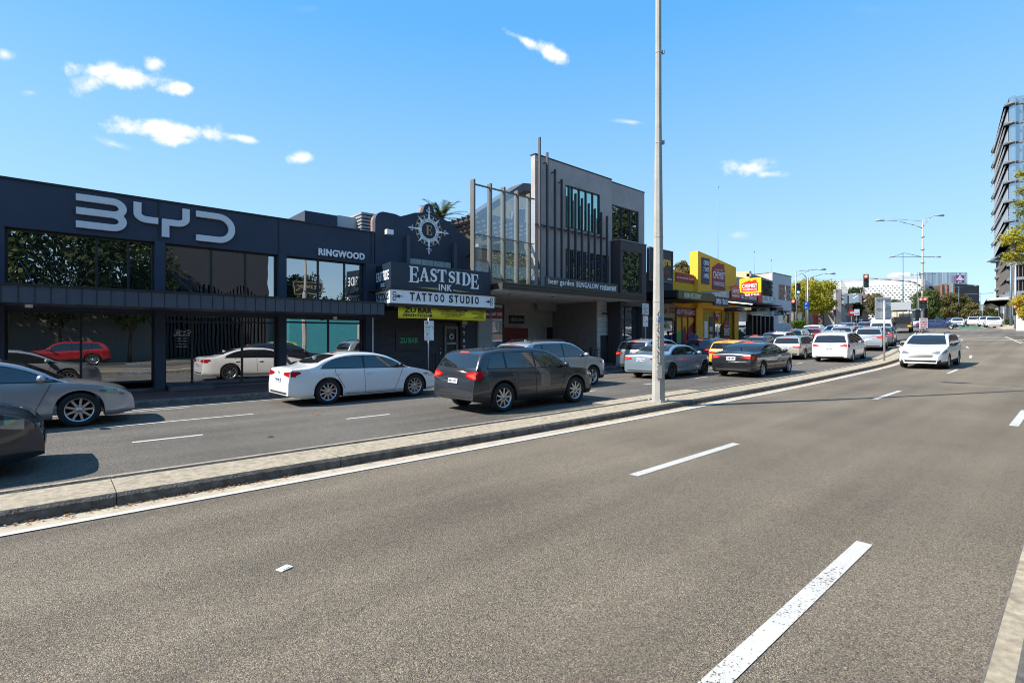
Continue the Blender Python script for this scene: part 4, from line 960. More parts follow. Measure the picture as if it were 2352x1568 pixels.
# recessed right wing
yr = 20.2; mb = MB(); r0, r1 = sx(1400,yr), sx(1480,yr); zr = (zy(1404,433,yr)+zy(1479,442,yr))/2; zr = zy(1479,443,yr)
q0, q1 = sx(1406,yr), sx(1467,yr); qz = (zy(1406,473,yr)+zy(1467,483,yr))/2
mb.box(r0,r1,yr,yr+.3,qz,zr); mb.box(q1,r1,yr,yr+.3,4.2,qz); mb.box(r0,q0,yr,yr+.3,4.2,qz); mb.box(r1-.3,r1,yr+.3,28,4.2,zr); mb.box(q0,q1,yr,yr+.3,4.2,7.0); mb.build('wing_wall', M_wall, bg)
mb = MB(); mb.box(r0,r1+.03,yr-.03,yr+.33,zr,zr+.06); mb.build('coping', M_slate, bg)
glz(bg, q0, q1, 7.0, qz, yr+.12, [q0+(q1-q0)*.37, q0+(q1-q0)*.7], M_gl_up, M_slate, depth=.1)
# dark projecting box
bx0, bx1 = 24.6, 27.25; yx = 18.0; zb1 = 7.52; gx0, gx1 = sx(1430,yx), sx(1474.5,yx); gz1, gz0 = zy(1450,578,yx), zy(1450,672,yx)
mb = MB(); mb.box(bx0,gx0,yx,yx+.9,.15,zb1); mb.box(gx1,bx1,yx,yx+.9,.15,zb1); mb.box(gx0,gx1,yx,yx+.9,gz1,zb1); mb.box(gx0,gx1,yx,yx+.9,3.7,gz0); mb.box(bx0,bx1,yx+.9,24,3.4,zb1); mb.build('bay_frame', M_frame, bg)
mb = MB(); mb.box(bx0-.03,bx1+.03,yx-.03,20,zb1,zb1+.05); mb.build('coping', mat('coping_grey', (.25,.25,.26), .5), bg)
mb = MB(); mb.box(gx0,gx1,yx+.12,yx+.14,gz0,gz1); mb.build('window', M_gl_sky, bg)
glz(bg, gx0, gx1, .3, 3.7, yx+.4, [gx0+.7, gx0+1.5], M_gl_sky, M_slate, transom=2.9)
# sign on the canopy
mb = MB(); s0, s1 = sx(1252,17.2), sx(1417,17.2); zz1 = (zy(1252,635,17.2)+zy(1417,655.5,17.2))/2; mb.box(s0,s1,17.15,17.25,4.28,zz1+.03); mb.build('sign_board', mat('sign_brown', (.06,.055,.05), .5), bg)
mb = MB(); L_ = s1-s0; z0 = 4.36; h = (zz1-z0)
ftext(mb, 'beer garden', s0+.03*L_, s0+.35*L_, z0-.04, z0+h*.86, 17.14, bold=.005, depth=.02); ftext(mb, 'BUNGALOW', s0+.39*L_, s0+.70*L_, z0+.02, z0+h*.80, 17.14, bold=.005, depth=.02); ftext(mb, 'restaurant', s0+.725*L_, s0+.97*L_, z0, z0+h*.78, 17.14, bold=.005, depth=.02); mb.build('lettering', M_white, bg)
# ground floor
mb = MB(); mb.box(15.2,16.0,19.3,19.5,ZP,3.93); mb.box(15.1,15.3,19.25,19.6,ZP,6.3); mb.build('pier', mat('pier_grey', (.28,.27,.26), .8), bg)
glz(bg, sx(1101,19.4), sx(1157,19.4), .8, 3.5, 19.42, [sx(1128,19.4)], M_gl_byd, M_slate)
mb = MB(); mb.box(sx(1101,19.3), sx(1127,19.3), 19.29, 19.31, 2.75, 3.3); mb.box(sx(1130,19.3), sx(1154,19.3), 19.29, 19.31, 2.75, 3.3); mb.build('shop_sign', mat('sign_maroon', (.16,.03,.03), .6), bg)
mb = MB(); ftext(mb, 'FRANKS', sx(1102,19.28), sx(1125,19.28), 2.9, 3.05, 19.285, bold=.01); ftext(mb, 'HOT DOGS', sx(1131,19.28), sx(1153,19.28), 2.9, 3.05, 19.285, bold=.01)
for i in range(4): a = sx(1104+14*i,19.28); mb.box(a, a+.25, 19.27,19.28,.55,.85)
mb.build('lettering', M_white, bg)
M_conc2 = mat('grey_block', (.42,.37,.34), .85, var=.18, vscale=.9)
mb = MB(); mb.box(16.3,25.2,22.6,22.9,ZP,3.93); mb.box(16.25,16.4,19.5,22.6,ZP,3.93); mb.build('entry_wall', M_conc2, bg)
mb = MB(); mb.box(sx(1232,22.4)+.0, sx(1368,21)+.3, 22.2,22.5, 3.5,3.93); mb.build('bulkhead', M_conc2, bg)
def zy2(x,y,n): return zy(x,y,n)
mb = MB(); mb.box(sx(1160,22.5),sx(1213,22.5),22.5,22.58,ZP,zy(1186,753,22.5)); mb.build('red_panel', mat('maroon_panel', (.22,.03,.03), .6), bg)
mb = MB(); mb.box(sx(1171,22.5),sx(1204,22.5),22.5,22.58,zy(1186,743,22.5),zy(1186,724,22.5)); mb.build('name_board', M_slate, bg)
mb = MB(); ftext(mb, 'dakota', sx(1173.5,22.5),sx(1202,22.5),zy(1186,738,22.5),zy(1186,728,22.5),22.49, bold=.02); mb.build('lettering', mat('sign_grey', (.35,.36,.37), .6), bg)
mb = MB(); mb.box(sx(1258,22.5),sx(1294,22.5),22.5,22.58,ZP,zy(1275,752,22.5)); mb.build('door', mat('door_blueblack', (.02,.025,.035), .6), bg)
# stone faced pier beside the bay
M_stone = brick_mat('stone_blocks', (.58,.54,.49), (.66,.62,.57), (.42,.40,.37), 1.1)
sp0, sp1 = sx(1371,19.0), sx(1418,19.0)
mb = MB(); mb.box(sp0, sp1+.3, 19.0, 21.5, ZP, 3.93); mb.build('stone_pier', M_stone, bg)
mb = MB(); mb.box(sp0-.06,sp0,18.98,22.5,ZP,3.93); mb.build('dark_return_wall', mat('charcoal_wall', (.22,.185,.17), .8), bg)
mb = MB(); mb.box(sx(1380,18.97),sx(1406,18.97),18.96,19.0,ZP,zy(1393,770,18.97)); mb.build('door', M_frame, bg)
mb = MB(); mb.box(sp0+.2, sp0+.7, 18.7, 18.8, 3.2, 3.28); mb.ell((sx(1352,20.5), 20.5, 3.2), .12,.12,.16); mb.tube((sx(1352,20.5),20.5,.2),(sx(1352,20.5),20.5,3.9),.03); mb.build('wall_lamp', M_slate, bg)
# planting inside the glass screens
for i, (px, w, h, col) in enumerate(((1112,.35,1.3,(.20,.02,.03)),(1142,.5,1.6,(.03,.07,.02)),(1172,.45,1.8,(.035,.08,.025)),(1200,.45,2.0,(.05,.09,.02)))):
    mb = MB(); c = (sx(px,19.2), 19.2)
    for k in range(700):
        u, v, q = R.gauss(0,w*.5), R.gauss(0,w*.35), R.uniform(0,h); r = R.uniform(.03,.07); a = R.uniform(0,PI)
        mb.add([(c[0]+u-r*math.cos(a),c[1]+v,4.3+q-r*math.sin(a)),(c[0]+u+r*.5,c[1]+v-r,4.3+q),(c[0]+u+r*math.cos(a),c[1]+v,4.3+q+r*math.sin(a))], [(0,1,2)])
    mb.box(c[0]-w*.5,c[0]+w*.5,c[1]-.15,c[1]+.15,4.25,4.6,1)
    tag(mb.build('potted_plant', [mat('plant_%d' % i, col, .7, var=.4, vscale=6), M_slate]), ['red-leaved potted plant behind the first glass screen','green potted plant behind the second glass screen','tall green potted plant behind the third glass screen','tallest potted plant behind the glass screen by the blade wall'][i], 'plant', 'potted plants behind the glass screens')

# -- indian restaurant with black billboard
ir = thing('restaurant_building', 'dark brick Indian restaurant with black billboard and awning', 'building', (30, 19.4, 0))
M_gold2 = mat('gold_text', (.75,.42,.05), .5, var=0); M_redt = mat('red_text', (.6,.03,.05), .5, var=0)
mb = MB(); mb.box(27.4,32.6,19.4,28,.2,6.0); mb.build('wall', M_brickd, ir)
a0, a1 = sx(1491,18.2), sx(1544,18.2); z1a = (zy(1491,566,18.2)+zy(1544,582,18.2))/2; z0a = (zy(1491,641,18.2)+zy(1544,649,18.2))/2
mb = MB(); mb.box(a0,a1,18.2,18.32,z0a,z1a); mb.build('billboard', mat('billboard_black', (.03,.03,.033), .4), ir)
mb = MB()
for p in ((a0-.04,a1+.04,z1a,z1a+.06),(a0-.04,a1+.04,z0a-.06,z0a),(a0-.05,a0,z0a,z1a),(a1,a1+.05,z0a,z1a)): mb.box(p[0],p[1],18.15,18.34,p[2],p[3])
mb.box(a0+.3,a0+.4,18.34,19.4,z0a+.3,z0a+.4); mb.box(a1-.4,a1-.3,18.34,19.4,z0a+.3,z0a+.4); mb.build('billboard_frame', mat('frame_grey', (.2,.2,.21), .4, .6), ir)
W_ = a1-a0; H_ = z1a-z0a
mb = MB(); ftext(mb, 'Agra', sx(1509,18.2), sx(1540.5,18.2), z0a+.46*H_, z0a+.80*H_, 18.19, bold=.04); mb.build('lettering', M_gold2, ir)
mb = MB(); ftext(mb, 'INDIAN', sx(1512,18.2), sx(1533,18.2), z0a+.26*H_, z0a+.37*H_, 18.19, bold=.02); mb.build('lettering', M_redt, ir)
mb = MB(); ftext(mb, '9879 7103', sx(1533,18.2), sx(1543,18.2), z0a+.06*H_, z0a+.11*H_, 18.19, bold=.02); mb.build('lettering', M_white, ir)
ya = 17.0; f0, f1 = sx(1559,ya), sx(1641,ya); fz1 = (zy(1559,663,ya)+zy(1641,678,ya))/2; fz0 = (zy(1559,681,ya)+zy(1641,697,ya))/2
mb = MB(); mb.box(f0,f1,ya,ya+.12,fz0,fz1); mb.build('awning_fascia', mat('fascia_olive', (.09,.075,.03), .5, var=.3, vscale=2), ir)
mb = MB(); mb.box(f0,f1,ya+.12,19.4,fz0+.0,fz0+.08); mb.box(f0,f0+.06,ya+.12,19.4,fz0,fz1+.02); mb.build('awning', M_slate, ir)
mb = MB(); ftext(mb, 'INDIAN RESTAURANT', f0+.14*(f1-f0), f0+.60*(f1-f0), fz0+.12*(fz1-fz0), fz1-.2*(fz1-fz0), ya-.01, bold=.02); mb.build('lettering', mat('fascia_cream', (.6,.6,.42), .5), ir)
g0, g1 = sx(1499,19.3), sx(1551,19.3); mb = MB(); mb.box(g0,g1,19.28,19.34,zy(1540,730,19.3),zy(1540,698,19.3)); mb.build('shop_sign', mat('sign_tan', (.35,.30,.20), .6), ir)
mb = MB(); ftext(mb, 'AGRA', sx(1510,19.27), sx(1533,19.27), zy(1530,720,19.3), zy(1530,708,19.3), 19.27, bold=.0); mb.build('lettering', M_slate, ir)
mb = MB(); ftext(mb, '9879 7103', sx(1537,19.27), sx(1549,19.27), zy(1543,711,19.3), zy(1543,706,19.3), 19.27, bold=.0); ftext(mb, '9847 0180', sx(1537,19.27), sx(1549,19.27), zy(1543,719,19.3), zy(1543,714,19.3), 19.27); mb.build('lettering', M_redt, ir)
glz(ir, sx(1500,19.35), sx(1550,19.35), .4, zy(1530,735,19.35), 19.39, [sx(1520,19.35)], M_gl_byd, M_slate)
mb = MB(); mb.box(27.3,28.6,18.0,19.35,2.9,3.1); mb.box(27.3,28.5,19.3,19.39,3.1,4.4); mb.build('awning', mat('brown_awning', (.05,.025,.02), .6), ir)

# -- yellow pharmacy
ch = thing('pharmacy_building', 'bright yellow pharmacy with red and blue signs and long awning', 'building', (37, 19.4, 0))
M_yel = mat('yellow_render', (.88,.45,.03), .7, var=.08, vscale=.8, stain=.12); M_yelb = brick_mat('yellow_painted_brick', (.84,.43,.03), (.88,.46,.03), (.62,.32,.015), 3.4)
M_chr = mat('pharmacy_red', (.30,.015,.018), .45, var=.12); M_chb = mat('pharmacy_blue', (.015,.02,.09), .4, var=.1); M_brt = mat('sign_bright_red', (.62,.02,.015), .4, var=0); M_bry = mat('sign_bright_yellow', (.85,.52,.0), .45, var=0)
l0, l1 = sx(1545.7,19.4), sx(1603,19.4); lz = zy(1560,622,19.4)
mb = MB(); mb.prism([(l0,.2),(l1+.5,.2),(l1+.5,lz-.25),(l0,lz+.05)], (0,19.4,0), (1,0,0), (0,0,1), (0,-1,0), -8, 0); mb.build('brick_wall', M_yelb, ch)
yt = 19.1; t0, t1 = sx(1603,yt), sx(1690.6,yt); zA = zy(1603,576,yt); zB = zy(1647.5,594.5,yt); sB = sx(1647.5,yt); zC = zy(1690.6,614,yt)
nb = ns(1584.5, t0)
mb = MB(); mb.box(t0,t1,19.45,26,.3,4.2); mb.build('wall', M_yel, ch)
mb = MB(); mb.prism([(t0,4.05),(t1,4.05),(t1,zC),(sB,zB),(t0,zA)], (0,yt,0), (1,0,0), (0,0,1), (0,-1,0), -(nb-yt), 0); mb.build('parapet_wall', M_yel, ch)
def px_panel(parent, name, m, x0, x1, yA, yB, y, ref=None, d=.05):
    """sign panel given by two picture columns and its top/bottom at the left column"""
    s0, s1 = sx(x0,y), sx(x1,y); z1, z0 = zy(x0,yA,y), zy(x0,yB,y); mb = MB(); mb.box(s0,s1,y-d,y-.001,z0,z1); mb.build(name, m, parent); return s0, s1, z0, z1
s0,s1,z0,z1 = px_panel(ch, 'sign', M_chr, 1551, 1593, 625, 646, 19.4)
mb = MB(); ftext(mb, 'REAL BRANDS REAL SAVINGS!', s0+.1, s1-.1, z0+.25, z1-.3, 19.34, bold=.01); mb.build('lettering', M_white, ch)
s0,s1,z0,z1 = px_panel(ch, 'sign', M_chb, 1611, 1628.5, 591, 651, yt)
mb = MB(); 
for i, t in enumerate(('OPEN','7 DAYS','A WEEK')): ftext(mb, t, s0+.18*(s1-s0), s1-.12*(s1-s0), z1-(.28+.25*i)*(z1-z0), z1-(.10+.25*i)*(z1-z0), yt-.06, bold=.02)
mb.build('lettering', M_white, ch)
def house_logo(parent, s0, s1, z0, z1, y, sub=True, text=True, mred=None):
    w, h = s1-s0, z1-z0; mb = MB()
    mb.fac([(s0,z0),(s1,z0),(s1,z0+.70*h),(s0+.93*w,z0+.78*h),(s0+.93*w,z1-.04*h),(s0+.72*w,z1-.02*h),(s0+.72*w,z1-.08*h),(s0+.52*w,z1),(s0,z0+.78*h)], y, .03); mb.build('sign', mred or M_chr, parent)
    if text:
        mb = MB(); ftext(mb, 'CHEMIST', s0+.07*w, s1-.06*w, z0+.40*h, z0+.66*h, y-.035, bold=.01); ftext(mb, 'WAREHOUSE', s0+.10*w, s1-.08*w, z0+.14*h, z0+.30*h, y-.035, bold=.0)
        if sub: ftext(mb, 'Stop Paying Too Much!', s0+.2*w, s1-.2*w, z0+.70*h, z0+.75*h, y-.035)
        mb.build('lettering', M_white, parent)
s0, s1 = sx(1635,yt), sx(1665,yt); house_logo(ch, s0, s1, zy(1635,664,yt), zy(1650,603,yt), yt)
# awning and fascia boards
ya = 17.0; o0, o1 = sx(1641,ya), sx(1673.5,ya)
c0, c1, c2 = sx(1673.5,ya), sx(1751,ya), sx(1781,ya); fz1 = zy(1673.5,668,ya); fz0 = zy(1673.5,687,ya)
mb = MB(); mb.box(o0,o1,ya,ya+.1,zy(1650,702,ya),zy(1650,681.5,ya)); mb.build('fascia', M_chb, ch)
mb = MB(); ftext(mb, 'OPEN 7 DAYS', o0+.2, o1-.2, zy(1650,698,ya), zy(1650,686,ya), ya-.01, bold=.02); mb.build('lettering', M_white, ch)
mb = MB(); mb.box(c0,c1,ya,ya+.1,fz0,fz1); mb.build('fascia', M_chb, ch)
mb = MB(); ftext(mb, 'CHEMIST WAREHOUSE', c0+2.0, c1-.9, fz0+.15, fz1-.15, ya-.01, bold=.02); mb.build('lettering', M_white, ch)
house_logo(ch, c0+.3, c0+1.75, fz0+.05, fz1+.55, ya-.005)
mb = MB(); mb.box(c1-.8,c1,ya-.02,ya,fz0+.05,fz1-.05); mb.build('fascia', M_brt, ch)
mb = MB(); mb.box(c1,c2,ya,ya+.1,fz0+.02,fz1); mb.build('fascia', mat('fascia_photo', (.35,.45,.48), .4, var=.7, vscale=2.5), ch)
mb = MB(); mb.prism([(o1-2.4,fz1-.28),(o1+.05,fz1-.02),(o1+.05,fz1-.5),(o1-1.5,fz1-.55)], (0,ya+.3,0), (1,0,0), (0,0,1), (0,-1,0), 0, .2); mb.prism([(ya,fz0),(19,fz0+.2),(19,fz1+.1),(ya,fz1)], (c0,0,0), (0,1,0), (0,0,1), (-1,0,0), 0, .06); mb.build('torn_canvas', mat('old_canvas', (.55,.52,.44), .9, var=.3, vscale=2), ch)
mb = MB(); mb.box(o0,o1,ya+.1,19.3,fz0-.12,fz0-.05); mb.box(c0,sx(1799,17),ya+.1,19.3,fz0-.10,fz0-.02); mb.build('awning', M_slate, ch)
mb = MB(); mb.box(o0+.5,o1-.3,ya+.6,ya+.66,fz0-.17,fz0-.13); mb.box(c0+.2,c1-1,ya+.35,ya+.41,fz0-.16,fz0-.11); mb.build('strip_light', mat('strip_light', (.8,.8,.75), .5, var=0, emit=(1,.97,.85), es=1.5), ch)
# pharmacy shopfront
def col_box(name, x0, x1, m, za=.35, zb=4.05, y=19.35, d=.08):
    mb = MB(); mb.box(sx(x0,y), sx(x1,y), y-d, y, za, zb); return mb.build(name, m, ch)
col_box('shop_window', 1552, 1597, M_yel, .9, 3.3); col_box('stall_riser', 1552, 1597, M_slate, .2, .9)
for x_ in (1552,1565.5,1579,1595): col_box('mullion', x_, x_+1, M_slate, .3, 3.9, 19.25, .05)
col_box('sign', 1552, 1597, M_chr, 3.35, 4.0, 19.3)
mb = MB(); y_ = 19.2; ftext(mb, '60% OFF FRAGRANCES', sx(1554,y_), sx(1596,y_), 3.5, 3.85, y_, bold=.02); mb.build('lettering', M_white, ch)
mb = MB(); y_ = 19.24
mb.fac([(sx(1552.5,y_),1.3),(sx(1565,y_),1.6),(sx(1565,y_),2.4),(sx(1552.5,y_),2.1)], y_, .01, 0); mb.fac([(sx(1552.5,y_),.95),(sx(1565,y_),1.2),(sx(1565,y_),1.6),(sx(1552.5,y_),1.3)], y_, .01, 1)
mb.fac([(sx(1567,y_),1.1),(sx(1578,y_),.95),(sx(1578,y_),2.1),(sx(1573,y_),2.7),(sx(1567,y_),2.2)], y_, .01, 2); mb.fac([(sx(1580,y_),2.0),(sx(1594,y_),2.3),(sx(1594,y_),3.0),(sx(1580,y_),2.5)], y_, .01, 2); mb.fac([(sx(1580,y_),1.5),(sx(1594,y_),1.7),(sx(1594,y_),2.25),(sx(1580,y_),1.95)], y_, .01, 3)
mb.build('window_poster', [mat('poster_green', (.15,.38,.12), .5), mat('poster_blue', (.08,.25,.5), .5), M_chr, mat('poster_purple', (.2,.05,.25), .5)], ch)
col_box('pillar', 1597.5, 1612, M_yel, .3, 4.05, 19.1)
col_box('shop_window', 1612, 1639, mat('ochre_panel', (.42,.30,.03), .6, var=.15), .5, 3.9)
col_box('poster', 1617.5, 1625, M_white, 1.2, 3.1, 19.26, .02); col_box('poster', 1629, 1636.5, M_chb, 1.2, 3.5, 19.26, .02)
mb = MB(); y_ = 19.23; ftext(mb, 'OPEN', sx(1629.5,y_), sx(1636,y_), 2.3, 2.7, y_, bold=.02); ftext(mb, '7 DAYS', sx(1629.5,y_), sx(1636,y_), 1.8, 2.1, y_, bold=.02); mb.build('lettering', M_white, ch)
glz(ch, sx(1640,19.35), sx(1656,19.35), .35, 2.9, 19.34, [sx(1648,19.35)], M_gl_byd, M_chrome)
col_box('door_header', 1640, 1656, M_yel, 2.9, 3.9); mb = MB(); mb.fac([(sx(1640.5,19.2),3.75),(sx(1655,19.2),3.75),(sx(1648,19.2),3.05)], 19.2, .02); mb.build('enter_sign', M_chr, ch)
mb = MB(); ftext(mb, 'ENTER', sx(1644,19.17), sx(1652,19.17), 3.5, 3.65, 19.17, bold=.02); mb.build('lettering', M_white, ch)
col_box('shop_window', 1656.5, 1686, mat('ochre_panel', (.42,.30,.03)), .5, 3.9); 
s0, s1 = sx(1661,19.2), sx(1675.5,19.2); house_logo(ch, s0, s1, 1.1, 3.4, 19.2)
col_box('pillar', 1686, 1694, M_yel, .3, 4.05, 19.1)
for x_ in (1667,1672,1639.5,1656): col_box('mullion', x_, x_+.8, M_slate, .3, 3.9, 19.22, .04)
col_box('shop_window', 1694.5, 1722, M_gl_byd, .5, 3.2); col_box('header_sign', 1694.5, 1712, M_white, 3.2, 4.0)
# hanging signs
hs = thing('hanging_sign', 'dark hanging pharmacy sign under the awning', 'sign', (sx(1670,17.6), 17.6, 3.5))
a0, a1 = sx(1663.5,17.8), 0; S1 = 36.6; nA, nB = ns(1663.5, S1), ns(1703.5, S1)
mb = MB(); mb.box(S1, S1+.12, nB, nA, zs(1665,716,S1), zs(1665,707,S1)); mb.build('board', mat('dark_maroon_board', (.05,.015,.02), .5), hs)
mb = MB(); text_on(mb, 'CHEMIST WAREHOUSE', (S1-.01, nA-.95, zs(1665,714,S1)), (0,-1,0), (0,0,1), (-1,0,0), 1.0, .16, 0, .02); mb.build('lettering', M_gold, hs)
# big yellow sign facing down the street
ys = thing('awning_sign', 'big yellow and red pharmacy sign standing on the awning, facing down the street', 'sign', (41.5, 17.6, 4.6))
S2 = 38.5; nA, nB = ns(1698.5,S2), ns(1747.6,S2); zt_, zm, zb_ = zs(1720,639,S2), zs(1720,673,S2), zs(1720,681,S2); W_ = nA-nB
mb = MB(); mb.box(S2,S2+.2,nB,nA,zm,zt_); mb.build('board', M_bry, ys); mb = MB(); mb.box(S2-.005,S2+.2,nB,nA,zb_,zm); mb.build('lower_board', M_chr, ys)
mb = MB(); H_ = zt_-zm; mb.prism([(.10*W_,.12*H_),(.87*W_,.12*H_),(.87*W_,.68*H_),(.80*W_,.72*H_),(.80*W_,.86*H_),(.62*W_,.86*H_),(.62*W_,.78*H_),(.46*W_,.85*H_),(.10*W_,.66*H_)], (S2,nA,zm), (0,-1,0), (0,0,1), (-1,0,0), 0, .02); mb.build('logo_panel', M_brt, ys)
mb = MB(); text_on(mb, 'CHEMIST', (S2-.025,nA-.14*W_,zm+.36*H_), (0,-1,0), (0,0,1), (-1,0,0), .70*W_, .26*H_, 0, .02); text_on(mb, 'WAREHOUSE', (S2-.025,nA-.16*W_,zm+.18*H_), (0,-1,0), (0,0,1), (-1,0,0), .66*W_, .12*H_, 0, .01); text_on(mb, 'CAR PARK AT REAR', (S2-.025,nA-.06*W_,zb_+.18*(zm-zb_)), (0,-1,0), (0,0,1), (-1,0,0), .88*W_, .62*(zm-zb_), 0, .02); mb.build('lettering', M_white, ys)
mb = MB(); mb.tube((S2+.1,nA-.3,zb_),(S2+.1,nA+.8,zt_-.5),.03); mb.tube((S2+.1,nB+.3,zb_-.4),(S2+.1,nB+.3,zt_-.2),.04); mb.build('stay', M_slate, ys)

# -- shop with slatted screen
sl = thing('slatted_shop_building', 'shop with dark slatted screen over glazed front and pale brick side', 'building', (46, 19.4, 0))
e0, e1 = sx(1724,19.4), sx(1774,19.4); zt_ = zy(1724,628,19.4); zt2 = zy(1774,648,19.4)
mb = MB(); mb.box(t1+.05,e1,19.7,28,.5,min(zt_,zt2)); mb.build('wall', brick_mat('pale_brick', (.50,.40,.26), (.56,.46,.32), (.4,.36,.3), 3.2, 'y'), sl)
bz = zs(1700,615,sx(1720,24)); mb = MB(); mb.box(e0,e0+.4,19.5,30,3,zy(1720,627,19.5)+.2); mb.build('side_wall', brick_mat('pale_brick', (.5,.4,.26), (.5,.4,.26), (.4,.36,.3)), sl)
mb = MB(); z = 4.6
while z < zt2-.1:
    x = e0+.4
    while x < e1-.2: 
        L_ = R.uniform(.5,1.6); mb.box(x, min(x+L_,e1-.1), 19.4-R.uniform(0,.12), 19.6, z, z+.10); x += L_+R.uniform(.0,.3)
    z += .17
mb.build('slat_screen', mat('dark_slats', (.06,.055,.05), .7, var=.4, vscale=2), sl)
mb = MB(); mb.prism([(e0,zt_-.25),(e1,zt2-.05),(e1,zt2+.1),(e0,zt_)], (0,19.35,0), (1,0,0), (0,0,1), (0,-1,0), -.4, 0); mb.build('parapet_beam', mat('weathered_beam', (.22,.24,.27), .6, var=.4), sl)
mb = MB()
for x_ in (1722,1732,1741,1751,1761,1770): s0 = sx(x_,19.2); mb.box(s0,s0+.25,19.0,19.35,.4,3.8)
mb.build('column', M_slate, sl)
mb = MB(); mb.box(sx(1722,19.5),e1,19.5,19.6,.5,3.9); mb.build('shop_window', M_gl_byd, sl)
mb = MB()
for x_ in (1724,1735,1744,1753): s0 = sx(x_,19.3); mb.box(s0,s0+.8,19.42,19.48,1.4,3.3)
mb.build('lit_display', mat('warm_display', (.55,.25,.12), .6, var=.8, vscale=1.2), sl)
bs = thing('hanging_sign', 'black hanging sign reading BALLISTYX at the awning end', 'sign', (53,17.5,3.3)); S3 = 50.5; nA, nB = ns(1771,S3), ns(1798,S3)
mb = MB(); mb.box(S3,S3+.15,nB,nA,zs(1785,723.5,S3),zs(1785,715.5,S3)); mb.build('board', M_slate, bs)
mb = MB(); text_on(mb, 'BALLISTYX', (S3-.02,nA-.12,zs(1785,721.5,S3)), (0,-1,0), (0,0,1), (-1,0,0), (nA-nB)-.25, .17, 0, .02); mb.build('lettering', M_white, bs)
mb = MB(); mb.box(c2,sx(1799,16.9),16.9,19.3,zy(1790,713,17),zy(1790,706,17)); mb.build('canopy_end', M_slate, sl)
hs2 = thing('hanging_sign', 'pale hanging oval-logo sign under the awning of the glazed shop', 'sign', (46,17.6,3.3)); S4 = 44.0; nA, nB = ns(1738,S4), ns(1766,S4)
mb = MB(); mb.box(S4,S4+.1,nB,nA,zs(1750,715.5,S4),zs(1750,707.5,S4)); mb.build('board', mat('board_pale', (.35,.4,.45), .6), hs2)
mb = MB(); text_on(mb, 'surfdive', (S4-.01,nA-.3,zs(1750,713.5,S4)), (0,-1,0), (0,0,1), (-1,0,0), (nA-nB)-.6, .18, 0, .02); mb.build('lettering', M_slate, hs2)

# -- white corner building
wb = thing('white_corner_building', 'white corner building with two strips of mirrored windows', 'building', (54, 19.4, 0))
M_wht = mat('white_panel', (.50,.52,.56), .7, var=.05); M_clad = mat('weathered_cladding', (.45,.42,.37), .8, var=.25, vscale=.5, stain=.25)
w0, w1 = sx(1774,19.4), sx(1817.7,19.4); zt0 = zy(1774,621,19.4); zt1 = zy(1817.7,641.5,19.4); zt_ = (zt0+zt1)/2
u0, u1 = sx(1788,19.4), sx(1817.2,19.4)
def zz(y): return zy(1805, y, 19.4)
zu1, zu0, zl1, zl0 = zz(655), zz(690), zz(713), zz(744)
mb = MB(); mb.box(w0,w1,19.4,19.7,zu1,zt_); mb.box(w0,u0,19.4,19.7,.5,zu1); mb.box(u0,w1,19.4,19.7,zl1,zu0); mb.box(u0,w1,19.4,19.7,.5,zl0); mb.box(w1-.05,w1,19.7,34,.5,zt_); mb.build('wall', M_wht, wb)
mb = MB(); mb.box(w0,w0+.2,19.7,34,.5,zt_+.05); mb.build('side_wall', M_clad, wb)
mb = MB(); mb.box(w0,w1,19.35,34,zt_,zt_+.08); mb.build('roof', M_roof, wb)
glz(wb, u0, w1, zu0, zu1, 19.5, [u0+(w1-u0)*k/6 for k in range(1,6)], M_gl_sky, M_roof, fw=.04, depth=.04); glz(wb, u0, w1, zl0, zl1, 19.5, [u0+(w1-u0)*.42], M_gl_sky, M_roof, fw=.04, depth=.04)
for px, n_, yt_ in ((1649,22,429),(1732,19.8,578),(1771,19.3,597)):
    s0 = sx(px,n_); o = MB().tube((s0,n_,6.5),(s0,n_,zy(px,yt_,n_)),.03,.012,n=6)
    o.box(s0-.05,s0+.05,n_-.05,n_+.05,zy(px,yt_,n_)-.1,zy(px,yt_,n_)+.06); tag(o.build('antenna_mast', M_roof), {1649:'tallest thin mast above the yellow pharmacy',1732:'thin mast above the slatted screen shop',1771:'thin mast at the corner of the white building'}[px], 'antenna', 'thin roof masts')
# ------------------------------------------------------------------ traffic
def lane(s, n0): return n0+off(s)
Q = 'cars queued in the far lanes'
# lane C (kerb side)
car('fastback', P_silver, -1.05, 14.35, 0, 'silver car at the left edge of the picture, nose pointing right', 'sedan', 'car', Q, stretch=(.97,.97,.97), lit=False, spokes=9)
car('fastback', P_white, 6.80, 14.45, 0, 'white four-door sedan standing in front of the dark dealership end window', 'sedan', 'car', Q, plate='1WA·8BI', badge='-', lit=False, stretch=(.945,.97,.965), mirror_black=True)
s0 = 22.6; car('suv', P_silver, s0, 14.35, 0, 'silver SUV beside the light blue sedan, below the left lane sign', 'suv', 'car', Q, stretch=(.97,1,.98), plate='1PM·6TE', badge='KIA')
s0 = 29.7; car('hatchback', P_grey, s0, 14.9, 0, 'dark grey hatchback by the yellow shop windows', 'hatchback', 'car', Q, plate='1KL·2SD', badge='-')
s0 = 36.0; car('sedan', P_navy, s0, lane(s0,14.6), yaw_at(s0), 'navy blue car of which only the roof shows above the black sedan', 'sedan', 'car', Q, detail=0, stretch=(1,1,1.1))
s0 = 41.4; car('suv', P_white, s0, lane(s0,14.7), yaw_at(s0), 'white SUV in the kerb lane behind the champagne wagon', 'suv', 'car', Q, detail=0, rails=1)
s0 = 47.6; car('suv', P_champ, s0, lane(s0,15.0), yaw_at(s0), 'beige SUV with roof rails in the kerb lane, ahead of the white one', 'suv', 'car', Q, detail=0, rails=1)
